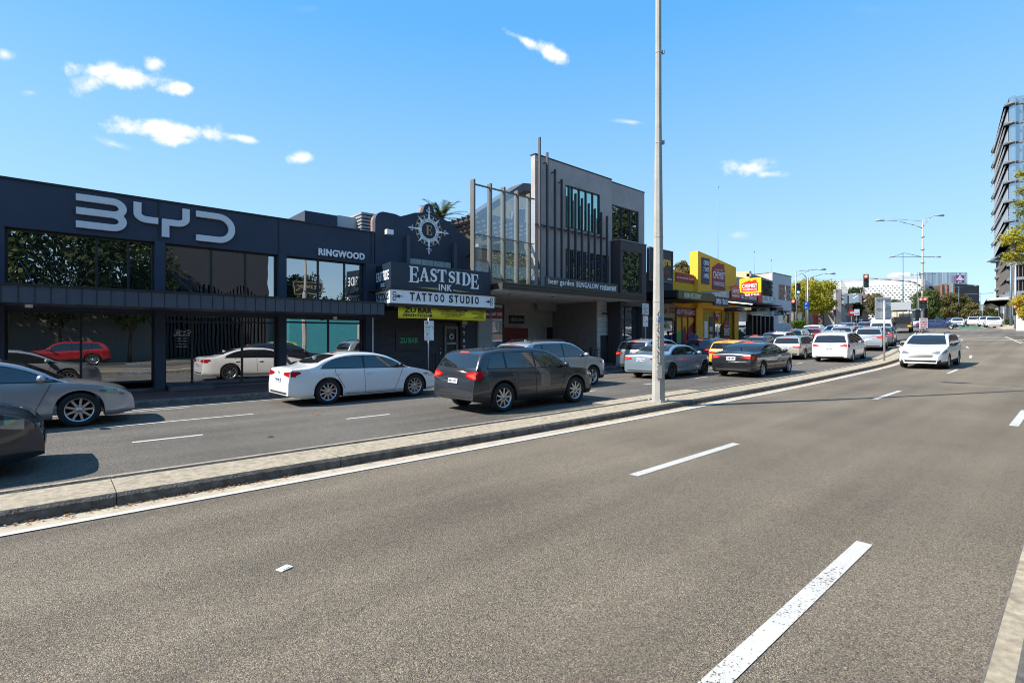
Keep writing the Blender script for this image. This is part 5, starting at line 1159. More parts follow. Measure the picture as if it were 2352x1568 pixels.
s0 = 54.5; car('hatchback', P_red, s0, lane(s0,14.8), yaw_at(s0), 'red hatchback in the queue, left of the white people mover roof', 'hatchback', 'car', Q, detail=0)
s0 = 61.5; car('suv', P_white, s0, lane(s0,15.9), yaw_at(s0), 'white SUV furthest left near the signal post', 'suv', 'car', Q, detail=0)
s0 = 60.5; car('suv', P_white, s0, lane(s0,13.6), yaw_at(s0), 'white SUV with roof rails behind the red hatchback', 'suv', 'car', Q, detail=0, rails=1)
s0 = 71; car('suv', P_stlb, s0, lane(s0,13.9), yaw_at(s0), 'dark blue-grey SUV with rails near the round mural', 'suv', 'car', Q, detail=0, rails=2)
# lane B
car('suv', P_silver, 13.55, 12.95, 0, 'silver SUV with roof rails between the white sedan and the light blue sedan', 'suv', 'car', Q, stretch=(1,1,1.0), rails=1, lit=False, spokes=5)
car('sedan', P_blueg, 20.55, 12.35, 0, 'light blue sedan behind the tall light pole', 'sedan', 'car', Q, plate='1EU·918', rim=M_rimdark, badge='O')
s0 = 28.3; car('wagon', P_yel, s0, 12.75, 0, 'orange-yellow vehicle mostly hidden by the black sedan', 'wagon', 'car', Q, detail=0, stretch=(.84,.93,.96))
s0 = 36.9; car('wagon', P_champ, s0, lane(s0,12.45), yaw_at(s0), 'champagne station wagon with black roof rails left of the white people mover', 'wagon', 'car', Q, rails=1, plate='PNV·237')
s0 = 47.5; car('wagon', P_champ, s0, lane(s0,12.1), yaw_at(s0), 'champagne wagon roof just above the white people mover', 'wagon', 'car', Q, detail=0, rails=1)
s0 = 54.6; car('suv', P_silver, s0, lane(s0,12.3), yaw_at(s0), 'silver SUV in the middle lane ahead of the white people mover', 'suv', 'car', Q, detail=0, rails=1)
s0 = 63; car('sedan', P_silver, s0, lane(s0,12.2), yaw_at(s0), 'silver sedan far up the middle lane', 'sedan', 'car', Q, detail=0)
s0 = 74; car('suv', P_stlb, s0, lane(s0,12.3), yaw_at(s0), 'blue-grey SUV furthest up the middle lane', 'suv', 'car', Q, detail=0)
s0 = 68; car('sedan', P_white, s0, lane(s0,14.9), yaw_at(s0), 'white sedan behind the blue-grey SUV with rails', 'sedan', 'car', Q, detail=0)
# lane A (next to the median)
car('suv', P_dark, 9.4, 10.15, 0, 'dark car passing close to the median in front of the silver SUV', 'suv', 'car', Q, stretch=(.98,.99,.93), plate='1MC·4JT', spokes=9)
car('sedan', P_blk, 23.7, 9.95, 0, 'black sedan in the median lane right of the light pole', 'sedan', 'car', Q, stretch=(1.04,1.02,1.02), plate='1HR·7PL', spokes=5)
s0 = 36.1; car('people_mover', P_white, s0, lane(s0,9.75), yaw_at(s0), 'white people mover with lit brake lights at the head of the view', 'people_mover', 'car', Q, plate='1QN·4KB', badge='KIA', rim=M_rim)
s0 = 46.9; car('suv', P_silver, s0, lane(s0,9.55), yaw_at(s0), 'silver SUV directly right of the white people mover', 'suv', 'car', Q, stretch=(1.02,1,1.06), rails=1, plate='YAY·853')
s0 = 52.4; car('suv', P_stlb, s0, lane(s0,9.3), yaw_at(s0), 'blue-grey SUV behind the back of the big sign', 'suv', 'car', Q, stretch=(.97,1,.98), detail=1)
s0 = 58.6; car('van', P_white, s0, lane(s0,9.6), yaw_at(s0), 'tall white high-roof van in the median lane', 'van', 'van', Q, detail=0)
car('sedan', P_dark, -2.35, 9.9, 0, 'dark car just entering at the left edge, nearest the median', 'sedan', 'car', Q, lit=False)
# oncoming and crossing
car('suv', P_white, 33.2, 5.2, PI, 'white four-wheel drive coming towards the camera in the near lanes', 'suv', 'car', None, stretch=(1.08,1.03,1.0), lit=False, mirror_black=True, rails=1, arches=True)
x, y = far(2152, 72); car('sedan', P_navy, x, y, rad(-85), 'navy blue sedan crossing the intersection side-on', 'sedan', 'car', None, lit=False, z=zg(x))
G2 = 'oncoming cars waiting beyond the intersection'
def onc(px, k, kind, pm, label, dyaw=0, **kw):
    x, y = far(px, k); car(kind, pm, x, y, PI+rad(8.45)+dyaw, label, kind, 'car', G2, detail=0, lit=False, **kw)
onc(2199, 87, 'sedan', P_white, 'white sedan waiting at the green lane beyond the intersection', plate=None)
onc(2198, 96, 'wagon', P_white, 'white wagon right behind the waiting white sedan')
onc(2236, 92, 'suv', P_white, 'white SUV with yellow-tinted lamps left of the centre line')
onc(2281, 74, 'suv', P_white, 'white SUV nearest the right footpath', stretch=(.97,1,.97))
onc(2264, 82, 'suv', P_white, 'white SUV just behind the one nearest the right footpath')
onc(2107, 92, 'hatchback', P_white, 'white hatchback half behind the signal pole')
onc(2185, 108, 'suv', P_navy, 'dark blue SUV further back in the oncoming queue')
onc(2222, 112, 'sedan', P_dark, 'dark sedan furthest back in the oncoming queue')
onc(2157, 112, 'suv', P_grey, 'grey SUV with roof rails above the navy blue sedan', rails=2)
x, y = far(1972, 118); car('van', P_white, x, y, rad(8), 'white van parked beyond the 40 sign', 'van', 'van', None, detail=0, lit=False, stretch=(.8,1,.8))
x, y = far(1989, 122); car('van', P_grey, x, y, rad(8), 'dark van parked next to the white van', 'van', 'van', None, detail=0, lit=False, stretch=(.8,1,.8))
x, y = far(2010, 128); car('sedan', P_champ, x, y, rad(188), 'pale sedan far behind under the trees', 'sedan', 'car', None, detail=0, lit=False)
# parked on the photographer's side of the street, seen mirrored in the dealership glass
car('suv', P_red, .6, -6.2, PI, 'red SUV parked across the street, mirrored in the dealership window', 'suv', 'car', None, lit=False)
car('suv', P_blk, -5.5, -6.0, PI, 'black SUV parked across the street behind the red one', 'suv', 'car', None, lit=False)
car('hatchback', paint('lime_paint', (.35,.42,.02)), 13.4, -5.5, PI, 'lime green hatchback parked across the street', 'hatchback', 'car', None, lit=False)

# bus and flatbed truck beyond the queue
def yz_box_text(mb, body, c, U, w, h, bold=.0, m=0):
    U = Vector(U); W = U.cross(Vector((0,0,1))); text_on(mb, body, Vector(c)-U*(w/2)-Vector((0,0,h/2)), U, (0,0,1), W, w, h, m, bold, .02)
x, y = far(2106, 98); z = zg(x)
bus = thing('bus', 'white and grey bus facing the camera behind the intersection', 'bus', (x, y, z), 0); a = PI+rad(8.45); bus.rotation_euler = (0,0,a)
mb = MB(); prof = [(-5.5,.35),(5.6,.35),(5.75,.9),(5.72,1.3),(5.55,2.9),(5.2,3.15),(-5.3,3.2),(-5.6,3.0)]
mb.prism([(p[0],p[1]) for p in prof], (0,0,0), (1,0,0), (0,0,1), (0,-1,0), -1.25, 1.25); mb.build('body', P_silver, bus, local=True, bevel=.05)
mb = MB(); mb.prism([(-1.12,1.25),(1.12,1.25),(1.12,2.45),(-1.12,2.45)], (5.74,0,0), (0,1,0), (-.09,0,1), (1,0,0), .10, .13); mb.build('windscreen', M_carglass, bus, local=True)
mb = MB(); mb.prism([(-1.1,2.5),(1.1,2.5),(1.1,2.85),(-1.1,2.85)], (5.74,0,0), (0,1,0), (-.09,0,1), (1,0,0), .10, .13); mb.build('destination_sign', M_black, bus, local=True)
for sg in (1,-1):
    for i in range(6): mb = MB(); mb.box(-4.8+1.6*i, -3.4+1.6*i, sg*1.25, sg*1.27, 1.3, 2.5); mb.build('side_window', M_carglass, bus, local=True)
    mb = MB(); mb.box(5.7,5.78,sg*.95-.15,sg*.95+.15,.62,.8); mb.build('headlight', M_lamp, bus, local=True)
    for wx in (-3.2,3.4): wheel(bus, wx, sg*1.12, .48, .28, sg, M_rim, 8, 0)
s0, n0 = on(2072, 10.6); s0 = 79; n0 = lane(s0, 9.9); x, y = far(2070, 66); z = zg(x)
trk = thing('flatbed_truck', 'work truck with a raised grey board and cream cab ahead of the tall white van', 'truck', (x, y, z), yaw_at(75))
mb = MB(); mb.box(-3.2,2.6,-1.1,1.1,.75,.95); mb.box(-3.25,-3.1,-1.15,1.15,.5,1.0); mb.build('tray', M_plastic, trk, local=True)
mb = MB(); mb.prism([(2.7,.6),(4.3,.6),(4.4,1.3),(4.1,2.3),(3.8,2.5),(2.7,2.5)], (0,0,0), (1,0,0), (0,0,1), (0,-1,0), -1.05, 1.05); mb.build('cab', P_champ, trk, local=True, bevel=.05)
mb = MB(); mb.box(-2.9,-2.8,-1.1,1.1,2.75,3.75); mb.build('arrow_board', mat('board_grey', (.33,.34,.36), .6, var=.2, vscale=8), trk, local=True, bevel=.02)
mb = MB()
for yy in (-.9,-.3,.3,.9): mb.box(-2.8,-2.7,yy-.04,yy+.04,.95,3.0)
mb.box(-3.1,-2.5,-1.05,1.05,1.0,1.9,0); mb.build('equipment_frame', M_black, trk, local=True)
mb = MB(); mb.box(-1.6,2.4,-1.15,1.15,1.0,2.6); mb.build('cargo_box', mat('cream_box', (.55,.48,.38), .7, var=.2), trk, local=True, bevel=.03)
for sg in (1,-1):
    mb = MB(); mb.box(-3.29,-3.24,sg*.95-.18,sg*.95+.18,.68,.84); mb.build('tail_light', M_amber if sg < 0 else M_red, trk, local=True)
    for wx in (-2.0,3.2): wheel(trk, wx, sg*.98, .42, .28, sg, M_rim, 8, 0)
# ------------------------------------------------------------------ street furniture
M_galv = mat('galvanised_steel', (.42,.43,.43), .45, .4, var=.1); M_pole = mat('weathered_pole', (.36,.345,.31), .75, .0, var=.14, vscale=2.2, bump=.2, stain=.25)
M_fence = mat('black_fence', (.012,.014,.018), .4, var=0); M_green_t = mat('sign_green', (.0,.25,.10), .5, var=0); M_redsign = mat('sign_red', (.55,.02,.02), .45, var=0)
GP = zg(11.5)+.13
lp = thing('light_pole', 'tall tapered concrete-coloured light pole standing on the median', 'light pole', (11.5, 7.24, GP))
def octo(mb, c, z0, z1, r0, r1, m=0, n=8):
    mb.tube((c[0],c[1],z0),(c[0],c[1],z1), r0, r1, n, m, True, False)
mb = MB(); H0 = 13.2; octo(mb, (11.5,7.24), GP, GP+7.4, .165, .080); octo(mb, (11.5,7.24), GP+7.4, GP+H0, .080, .066); mb.build('pole', M_pole, lp)
mb = MB(); hv = Vector((-CT,-ST,0)); mb.prism([(-.05,0),(.05,0),(.05,.32),(-.05,.32)], Vector((11.5,7.24,GP+.62))+hv*.150, (ST,-CT,0), (0,0,1), hv, 0, .006); mb.build('access_hatch', M_galv, lp)
mb = MB(); mb.prism([(-.04,0),(.04,0),(.04,.1),(-.04,.1)], Vector((11.5,7.24,GP+2.05))+hv*.134, (ST,-CT,0), (0,0,1), hv, 0, .006); mb.build('number_tag', mat('tag_blue', (.02,.12,.45), .5), lp)
mb = MB(); mb.box(11.5-.21,11.5+.21,7.24-.21,7.24+.21,GP,GP+.035); mb.build('base_plate', mat('rusty_base', (.33,.31,.28), .8, var=.3, vscale=8), lp)
for a in (-1,1):
    for b in (-1,1): mb = MB(); mb.tube((11.5+.17*a,7.24+.17*b,GP+.03),(11.5+.17*a,7.24+.17*b,GP+.08),.016,n=6); mb.build('bolt', M_galv, lp)
for z in (1.15,2.55,4.2,6.6,8.9):
    rr_ = (.166-.0115*z) if z < 7.4 else .080; mb = MB(); mb.lathe([(rr_,z-.012),(rr_+.006,z-.01),(rr_+.006,z+.01),(rr_,z+.012)], (11.5,7.24,GP), axis='z', n=8, smooth=False)
    if z > 6: mb.box(11.56,11.60,7.12,7.18,GP+z-.04,GP+z+.06)
    mb.build('band', M_galv, lp)
mb = MB()
for sg in (1,-1):
    mb.path([(11.5,7.24,GP+H0-.4),(11.5,7.24+sg*1.2,GP+H0+.2),(11.5,7.24+sg*2.4,GP+H0+.3)], .035, 6)
    mb.box(11.38,11.62,7.24+sg*2.4,7.24+sg*3.1,GP+H0+.22,GP+H0+.36)
mb.build('lamp_arm', M_galv, lp)
mb = MB(); 
dv = Vector((-CT,-ST,0)); rt = Vector((ST,-CT,0))
for k in range(9):                      # marker scrawl on the lit face
    z0 = GP+.55+.2*k; pts = []
    for i in range(14):
        t = i/13; a = 1.2*PI*t+k; u = -.045+.035*math.sin(2*a+k*1.3); z_ = z0+.16*t+.03*math.sin(3*a)
        rr = (.165-.0115*(z_-GP))*.965; pts.append((11.5+dv.x*rr+rt.x*u, 7.24+dv.y*rr+rt.y*u, z_))
    mb.path(pts, .006, 4)
mb.build('graffiti', M_fence, lp)

def post_sign(name, label, cat, x, n, h, panels, postr=.025, group=None, face='street', z=None):
    z0 = zg(x)+.14 if z is None else z
    t = thing(name, label, cat, (x, n, z0), 0, group); mb = MB(); mb.tube((x,n,z0),(x,n,z0+h),postr,n=8); mb.build('post', M_galv, t)
    return t, z0
# parking sign by the tattoo shop
x, n = 10.45, 16.75; x = sx(984, n)
t, z0 = post_sign('parking_sign', 'white and green parking restriction sign on a post in front of the tattoo shop', 'sign', x, n, 2.42, None)
def uz(y): return zy(984, y, n)
y_ = n-.04; a, b = sx(975,y_), sx(996,y_); mb = MB(); mb.box(a,b,y_-.008,y_,uz(782),uz(737)); pn = mb.build('plate', M_white, t, bevel=.01)
mb = MB(); Wd = b-a; h = uz(737)-uz(782); zb = uz(782); yt_ = y_-.01
ftext(mb, '½P', a+.06*Wd, a+.44*Wd, zb+.60*h, zb+.72*h, yt_, bold=.01, depth=.003); ftext(mb, 'P 2', a+.54*Wd, a+.9*Wd, zb+.60*h, zb+.72*h, yt_, bold=.01, depth=.003)
ftext(mb, '10-9', a+.06*Wd, a+.42*Wd, zb+.48*h, zb+.55*h, yt_, depth=.003); ftext(mb, '1P', a+.14*Wd, a+.40*Wd, zb+.24*h, zb+.36*h, yt_, bold=.02, depth=.003); ftext(mb, '9-4', a+.08*Wd, a+.40*Wd, zb+.13*h, zb+.19*h, yt_, depth=.003)
mb.box(a+.48*Wd,a+.50*Wd,yt_-.002,yt_,zb+.03*h,zb+.75*h); mb.box(a+.02*Wd,a+.98*Wd,yt_-.002,yt_,zb+.745*h,zb+.755*h); mb.box(a+.02*Wd,a+.48*Wd,yt_-.002,yt_,zb+.385*h,zb+.395*h)
mb.fac([(a+.12*Wd,zb+.05*h),(a+.2*Wd,zb+.07*h),(a+.42*Wd,zb+.055*h),(a+.42*Wd,zb+.045*h),(a+.2*Wd,zb+.03*h)], yt_, .003); mb.fac([(a+.88*Wd,zb+.05*h),(a+.8*Wd,zb+.07*h),(a+.58*Wd,zb+.055*h),(a+.58*Wd,zb+.045*h),(a+.8*Wd,zb+.03*h)], yt_, .003)
mb.build('lettering', M_green_t, t)
mb = MB(); mb.box(a+.10*Wd,a+.36*Wd,yt_-.003,yt_,zb+.82*h,zb+.97*h,0); ftext(mb, '4-6', a+.56*Wd, a+.9*Wd, zb+.86*h, zb+.92*h, yt_, depth=.003); mb.build('clearway_mark', M_redsign, t)
mb = MB(); ftext(mb, 'C', a+.16*Wd, a+.30*Wd, zb+.84*h, zb+.95*h, yt_-.003, bold=.03, depth=.003); mb.build('lettering', M_white, t)
# left lane must turn left
n = 16.75; x = sx(1483, n); t, z0 = post_sign('lane_sign', 'white sign reading LEFT LANE MUST TURN LEFT beside the tall pole', 'sign', x, n, 3.4, None)
y_ = n-.04; a, b = sx(1475.5,y_), sx(1489.5,y_); 
mb = MB(); mb.box(a,b,y_-.008,y_,zy(1483,723,n),zy(1483,697.5,n)); mb.box(a+.05,b-.05,y_-.008,y_,zy(1483,750,n),zy(1483,726,n)); mb.build('plate', M_white, t, bevel=.008)
mb = MB(); Wd = b-a
for i, w_ in enumerate(('LEFT','LANE','MUST','TURN','LEFT')): ftext(mb, w_, a+.15*Wd, b-.15*Wd, zy(1483,703.3+4.6*i,n), zy(1483,699.9+4.6*i,n), y_-.01, bold=.02, depth=.003)
mb.build('lettering', M_fence, t)
mb = MB(); ftext(mb, 'C', a+.18*Wd, a+.4*Wd, zy(1483,733,n), zy(1483,728.5,n), y_-.01, bold=.04, depth=.003); ftext(mb, 'P 2', a+.15*Wd, a+.45*Wd, zy(1483,741,n), zy(1483,737,n), y_-.01, bold=.02, depth=.003); ftext(mb, 'S', a+.6*Wd, a+.8*Wd, zy(1483,741,n), zy(1483,736,n), y_-.01, bold=.02, depth=.003); mb.build('lettering', M_redsign, t)
# big sign seen from behind on the median
k = 28.2; x, n = 34.2, 7.35; z0 = zg(x)+.13
t = thing('road_sign', 'large grey road sign seen from behind on a post on the median', 'sign', (x, n, z0)); mb = MB(); mb.tube((x,n,z0),(x,n,z0+3.35),.05,n=10); mb.build('post', M_galv, t)
u = Vector((ST,-CT,0)); kk = x*CT+n*ST
def hz(y): return HC+(YH-y)/FP*kk
w_ = 36.5/FP*kk/2; c = Vector((x,n,0))+Vector((CT,ST,0))*.09+u*(.0); zt_, zb_ = hz(682), hz(734)
mb = MB(); pts = []
for (cx0, cz0, a0) in ((w_-.08, zt_-.08, 0),(-w_+.08, zt_-.08, 90),(-w_+.08, zb_+.08, 180),(w_-.08, zb_+.08, 270)): pts += arc(cx0, cz0, .08, .08, a0, a0+90, 4)
mb.prism(pts, c, u, (0,0,1), (CT,ST,0), 0, .02); mb.build('plate', mat('sign_back_grey', (.45,.47,.48), .5, .3, var=.06), t)
mb = MB()
for y_ in (686,707.5,731): mb.prism([(-w_+.03,hz(y_)-.025),(w_-.03,hz(y_)-.025),(w_-.03,hz(y_)+.025),(-w_+.03,hz(y_)+.025)], c, u, (0,0,1), (-CT,-ST,0), 0, .04)
mb.build('brace', M_galv, t)

def signal_head(mb, x, y, z, u, f, w=.36, h=1.05, cols=1, m=0):
    """target board with three lanterns; u = sideways, f = facing direction"""
    c = Vector((x,y,z)); U = Vector(u); Fd = Vector(f)
    pts = []
    for (cx0, cz0, a0) in ((w/2-.07,h-.07,0),(-w/2+.07,h-.07,90),(-w/2+.07,.07,180),(w/2-.07,.07,270)): pts += arc(cx0, cz0, .07, .07, a0, a0+90, 3)
    mb.prism(pts, c, U, (0,0,1), Fd, 0, .03, m)
    return c, U, Fd
M_sig = mat('signal_black', (.012,.012,.013), .6, var=0); M_sigrim = mat('signal_board_grey', (.22,.22,.23), .6, var=0)
M_sred = mat('signal_red_lit', (.6,.02,.01), .3, var=0, emit=(1,.06,.04), es=5.0); M_sgrn = mat('signal_green_dim', (.02,.16,.12), .3, var=0); M_sgl = mat('signal_green_lit', (.0,.4,.3), .3, var=0, emit=(.1,1,.8), es=2.5); M_sdim = mat('signal_red_dim', (.12,.015,.02), .3, var=0)
def signal(parent, x, y, z, ang, sc=1.0, lit='red', cols=1, back=False, name='signal_head', boardm=None):
    """ang: direction the lamps face"""
    f = Vector((math.cos(ang), math.sin(ang), 0)); u = Vector((-math.sin(ang), math.cos(ang), 0)); w = (.42 if cols == 1 else .74)*sc; h = 1.15*sc
    mb = MB(); signal_head(mb, x, y, z, u, f, w, h); hd = mb.build(name, boardm or M_sigrim, parent)
    mb = MB(); signal_head(mb, x+f.x*.032, y+f.y*.032, z+.045*sc, u, f, w-.09*sc, h-.09*sc)
    for k in range(3):
        for ci in range(cols):
            cc = Vector((x,y,z+h*(.82-.32*k)))+f*.07+u*((ci-(cols-1)/2)*.32*sc)
            r = .115*sc
            for i in range(8):
                a0, a1 = PI*i/8, PI*(i+1)/8; P = []
                for a in (a0, a1):
                    for dd in (0, .2*sc): P.append(cc+u*(r*1.12*math.cos(a))+Vector((0,0,r*1.12*math.sin(a)))+f*dd)
                mb.add(P, [(0,1,3,2)])
    hm = mb.build('signal_body', M_sig, hd, local=False)
    for v in hm.data.vertices: v.co -= parent.location
    for k in range(3):
        mb = MB()
        for ci in range(cols):
            cc = Vector((x,y,z+h*(.82-.32*k)))+f*.068+u*((ci-(cols-1)/2)*.32*sc)
            mb.prism([(.115*sc*math.cos(2*PI*i/14), .115*sc*math.sin(2*PI*i/14)) for i in range(14)], cc, u, (0,0,1), f, 0, .012)
        on_ = (lit == 'red' and k == 0) or (lit == 'green' and k == 2)
        m_ = (M_sred if k == 0 else M_sgl) if on_ else (M_sdim if k < 2 else M_sgrn)
        ln = mb.build('lamp', m_, hd)
        for v in ln.data.vertices: v.co -= parent.location
    return hd
TOCAM = lambda x, y: math.atan2(-y, -x)
# mast-arm signal column on the median
k = 58; x, y = far(2119, k); z0 = zk(767, k); t = thing('signal_mast', 'tall median signal column with long mast arm, street lamps and twin red signal', 'traffic light', (x, y, z0)); 
def pz(yy): return zk(yy, k)
def pt(px, yy, kk=None): kk = kk or k; a = far(px, kk); return (a[0], a[1], zk(yy, kk))
mb = MB(); mb.tube((x,y,z0),(x,y,pz(507)),.15,.06,n=10); mb.build('column', M_pole, t)
mb = MB(); pts = [pt(2119,680),pt(2117.5,668),pt(2113,657),pt(2104,650),pt(2092,646.5),pt(2075,645),pt(2046,642.5),pt(2015,640.2),pt(1993,638.6)]; mb.path(pts, .11, 8, r1=.05); mb.build('mast_arm', M_pole, t)
mb = MB(); mb.path([pt(2118,524),pt(2100,517),pt(2082,513),pt(2060,507),pt(2030,506.5)], .045, 6, r1=.03); mb.path([pt(2118,508),pt(2085,505),pt(2040,503)], .02, 5); mb.path([pt(2119,522),pt(2129,508),pt(2140,497),pt(2150,494)], .045, 6, r1=.03); mb.path([pt(2119,507),pt(2136,499),pt(2150,494)], .02, 5); mb.build('lamp_bracket', M_galv, t)
def lamp_head(parent, px, yy, kk, dirv=-1, L_=.9, m=None):
    mb = MB(); a = pt(px, yy, kk); b = Vector(a)+Vector((ST,-CT,0))*dirv*L_; mb.tube(a, b, .07, .13, n=8); mb.ell(b-Vector((0,0,.02)), .14,.14,.10); return mb.build('lamp_head', m or M_galv, parent)
lamp_head(t, 2031, 506.5, k, -1); lamp_head(t, 2148, 495, k, 1)
mb = MB()
for yy in (544,573,603,627,658): mb.lathe([(.16,-.05),(.19,-.05),(.19,.05),(.16,.05)], (x,y,pz(yy)), axis='z', n=10)
mb.build('clamp', M_galv, t)
a = pt(1986, 658); signal(t, a[0]-.3, a[1]-.2, zk(661.5,k), TOCAM(*a[:2]), 1.35)
a = pt(2120, 707); fx, fy = far(2120, k-.3); signal(t, fx, fy, zk(708.5,k-.3), TOCAM(fx,fy), 1.12, 'red', 2)
fx, fy = far(2124, k+.2); signal(t, fx, fy, zk(733,k), TOCAM(fx,fy)+PI*.8, 1.1, 'none', 1, boardm=M_sig); fx, fy = far(2108, k+.2); signal(t, fx, fy, zk(736,k), TOCAM(fx,fy)+PI*1.15, 1.1, 'none', 1, boardm=M_sig)
k2 = 57; x2, y2 = far(2112.5, k2); s_ = thing('stop_sign_panel', 'white panel reading STOP HERE ON RED SIGNAL at the foot of the signal column', 'sign', (x2,y2,zk(766,k2)))
mb = MB(); mb.tube((x2,y2,zk(766,k2)),(x2,y2,zk(731,k2)),.035,n=8); mb.build('post', M_galv, s_)
f = Vector((-CT,-ST,0)); u = Vector((ST,-CT,0)); mb = MB(); cc = Vector((*far(2121,k2-.3), zk(744,k2-.3))); w_ = 19/FP*k2/2
mb.prism([(-w_,-.50*1.0),(w_,-.50),(w_,.50*1.3),(-w_,.65)], cc, u, (0,0,1), f, 0, .02); mb.build('plate', M_white, s_)
mb = MB()
for i, w1_ in enumerate(('STOP','HERE','ON RED','SIGNAL')): text_on(mb, w1_, cc+u*(-w_*.75)+Vector((0,0,.40-.27*i))+f*.02, u, (0,0,1), f, w_*1.5, .16, 0, .02, .01)
mb.build('lettering', M_redsign, s_)
# further lamp columns on the median
def lamp_column(name, label, k, px, ybase, ytop, arms, r=.11, group='street lamps along the road', m=None):
    x, y = far(px, k); t = thing(name, label, 'street lamp', (x,y,zk(ybase,k)), 0, group); mb = MB(); mb.tube((x,y,zk(ybase,k)),(x,y,zk(ytop,k)),r,r*.5,n=8); mb.build('column', m or M_galv, t)
    for pts, hd, dr in arms:
        mb = MB(); mb.path([pt(a,b,k) for a, b in pts], .04, 6); mb.build('arm', m or M_galv, t)
        if hd: lamp_head(t, hd[0], hd[1], k, dr, .8)
    return t
M_bluep = mat('blue_grey_pole', (.13,.20,.27), .5, .2, var=0)
lamp_column('street_lamp', 'blue-grey twin-arm lamp column left of the signal column', 78, 2074, 735, 581, [([(2076,581),(2050,590)],None,0),([(2050,590),(2150,590)],None,0),([(2077,581),(2118,590)],None,0),([(2053,590),(2058,590)],(2054,590),-1),([(2146,590),(2148,590)],(2147,590),1)], .10, m=M_bluep)
lamp_column('street_lamp', 'thin lamp column between the twin-arm lamp and the signal column', 100, 2107, 735, 624, [([(2060,634),(2150,629)],None,0)], .09, m=M_bluep)
lamp_column('street_lamp', 'lamp column with one long arm in front of the hotel screen', 120, 2202.5, 730, 657, [([(2170,661),(2240,656.5)],(2238,656.5),1)], .09, m=M_bluep)
lamp_column('street_lamp', 'blue-grey column with long level arm left of the office tower', 105, 2251, 730, 670, [([(2215,676),(2282,673)],None,0)], .09, m=M_bluep)
lamp_column('street_lamp', 'tall dark blue column at the office tower corner', 66, 2322, 748, 590, [([(2322,594),(2268,602)],None,0)], .16, m=M_bluep)
t = lamp_column('street_lamp', 'pale column with curved arm and red signal at the far right corner', 62, 2332.5, 755, 608, [([(2332,618),(2325,610),(2310,604),(2296,600),(2282,599)],(2283,599),-1)], .15)
fx, fy = far(2331.5, 61.6); signal(t, fx, fy, zk(725,61.6), TOCAM(fx,fy), 1.15)
t = lamp_column('street_lamp', 'street lamp with arm to the right, left of the yellow-green tree', 62, 1828.5, 735, 622, [([(1828.5,623.5),(1850,620.5),(1880,618.5)],(1880,618.5),1),([(1829,634),(1842,627),(1858,621.5)],None,0)], .12)
t = lamp_column('street_lamp', 'tall street lamp in front of the yellow-green tree', 64, 1855, 746, 636, [([(1856,640),(1870,634),(1890,629.5),(1902,628.5)],(1902,628.5),1),([(1856,646),(1864,637),(1880,632)],None,0)], .13)
wp = lamp_column('utility_pole', 'timber pole beside the tall street lamp', 66, 1851.5, 745, 637, [([(1852,637),(1843,628)],None,0)], .11, m=mat('timber_pole', (.16,.11,.07), .9, var=.2))
# blue parking arrow sign on the lamp
x, y = far(1852, 62); t = thing('parking_sign', 'blue parking direction sign with white P and arrow', 'sign', (x,y,zk(705,62))); cc = Vector((x,y,zk(702.5,62))); w_ = .32
mb = MB(); mb.prism([(-w_,-.45),(w_,-.45),(w_,.5),(-w_,.5)], cc, u, (0,0,1), f, 0, .03); mb.build('plate', mat('sign_blue', (.01,.08,.35), .5), t)
mb = MB(); text_on(mb, 'P', cc+u*(-.10)+Vector((0,0,.08))+f*.03, u, (0,0,1), f, .2, .3, 0, .01, .01); mb.prism([(-.2,-.2),(-.08,-.1),(-.08,-.17),(.2,-.17),(.2,-.23),(-.08,-.23),(-.08,-.3)], cc, u, (0,0,1), f, .03, .04); mb.build('lettering', M_white, t)
# left corner signals
def ped_signal(label, k, px, ybase, heads):
    x, y = far(px, k); t = thing('traffic_light', label, 'traffic light', (x,y,zk(ybase,k)), 0, 'corner traffic lights'); mb = MB(); mb.tube((x,y,zk(ybase,k)),(x,y,zk(heads[0][1],k)+1.3),.055,n=8); mb.build('post', M_galv, t)
    for (hx, hy, lit, sc, dark) in heads: fx, fy = far(hx, k-.15); signal(t, fx, fy, zk(hy,k), TOCAM(fx,fy), sc, lit, 1 if sc < 1.4 else 1, boardm=M_sig if dark else None)
    return t
ped_signal('wide black traffic light glowing red left of the lamp post', 60, 1822, 748, [(1822,716,'red',1.3,True)])
ped_signal('traffic light on grey board at the mural wall', 68, 1917.5, 745, [(1917,725,'red',1.0,False)])
ped_signal('small distant traffic light between the oncoming white cars', 105, 2246, 740, [(2246,740,'red',.9,False)])
ped_signal('dark traffic light showing green beside the big tree', 61, 1833.5, 700, [(1833.5,676,'green',1.15,True)])
# 40 speed sign, pedestrian sign and others
x, y = far(1955.5, 86); t = thing('speed_sign', 'round red speed sign showing 40', 'sign', (x,y,zk(744,86))); mb = MB(); mb.tube((x,y,zk(744,86)),(x,y,zk(720,86)),.04,n=6); mb.build('post', M_galv, t)
cc = Vector((x,y,zk(718,86)))+f*.08; mb = MB(); mb.prism([(.55*math.cos(2*PI*i/24),.55*math.sin(2*PI*i/24)) for i in range(24)], cc, u, (0,0,1), f, 0, .02); mb.build('plate', M_redsign, t)
mb = MB(); mb.prism([(.38*math.cos(2*PI*i/24),.38*math.sin(2*PI*i/24)) for i in range(24)], cc, u, (0,0,1), f, .02, .03); mb.build('inner_disc', mat('sign_red_dark', (.5,.03,.04), .5), t)
mb = MB(); text_on(mb, '40', cc+u*(-.33)+Vector((0,0,-.2))+f*.03, u, (0,0,1), f, .66, .4, 0, .03, .02); mb.build('lettering', M_white, t)
x, y = far(1967.5, 84); t = thing('lane_sign', 'small white lane sign right of the 40 sign', 'sign', (x,y,zk(744,84))); mb = MB(); mb.tube((x,y,zk(744,84)),(x,y,zk(712,84)),.04,n=6); mb.build('post', M_galv, t)
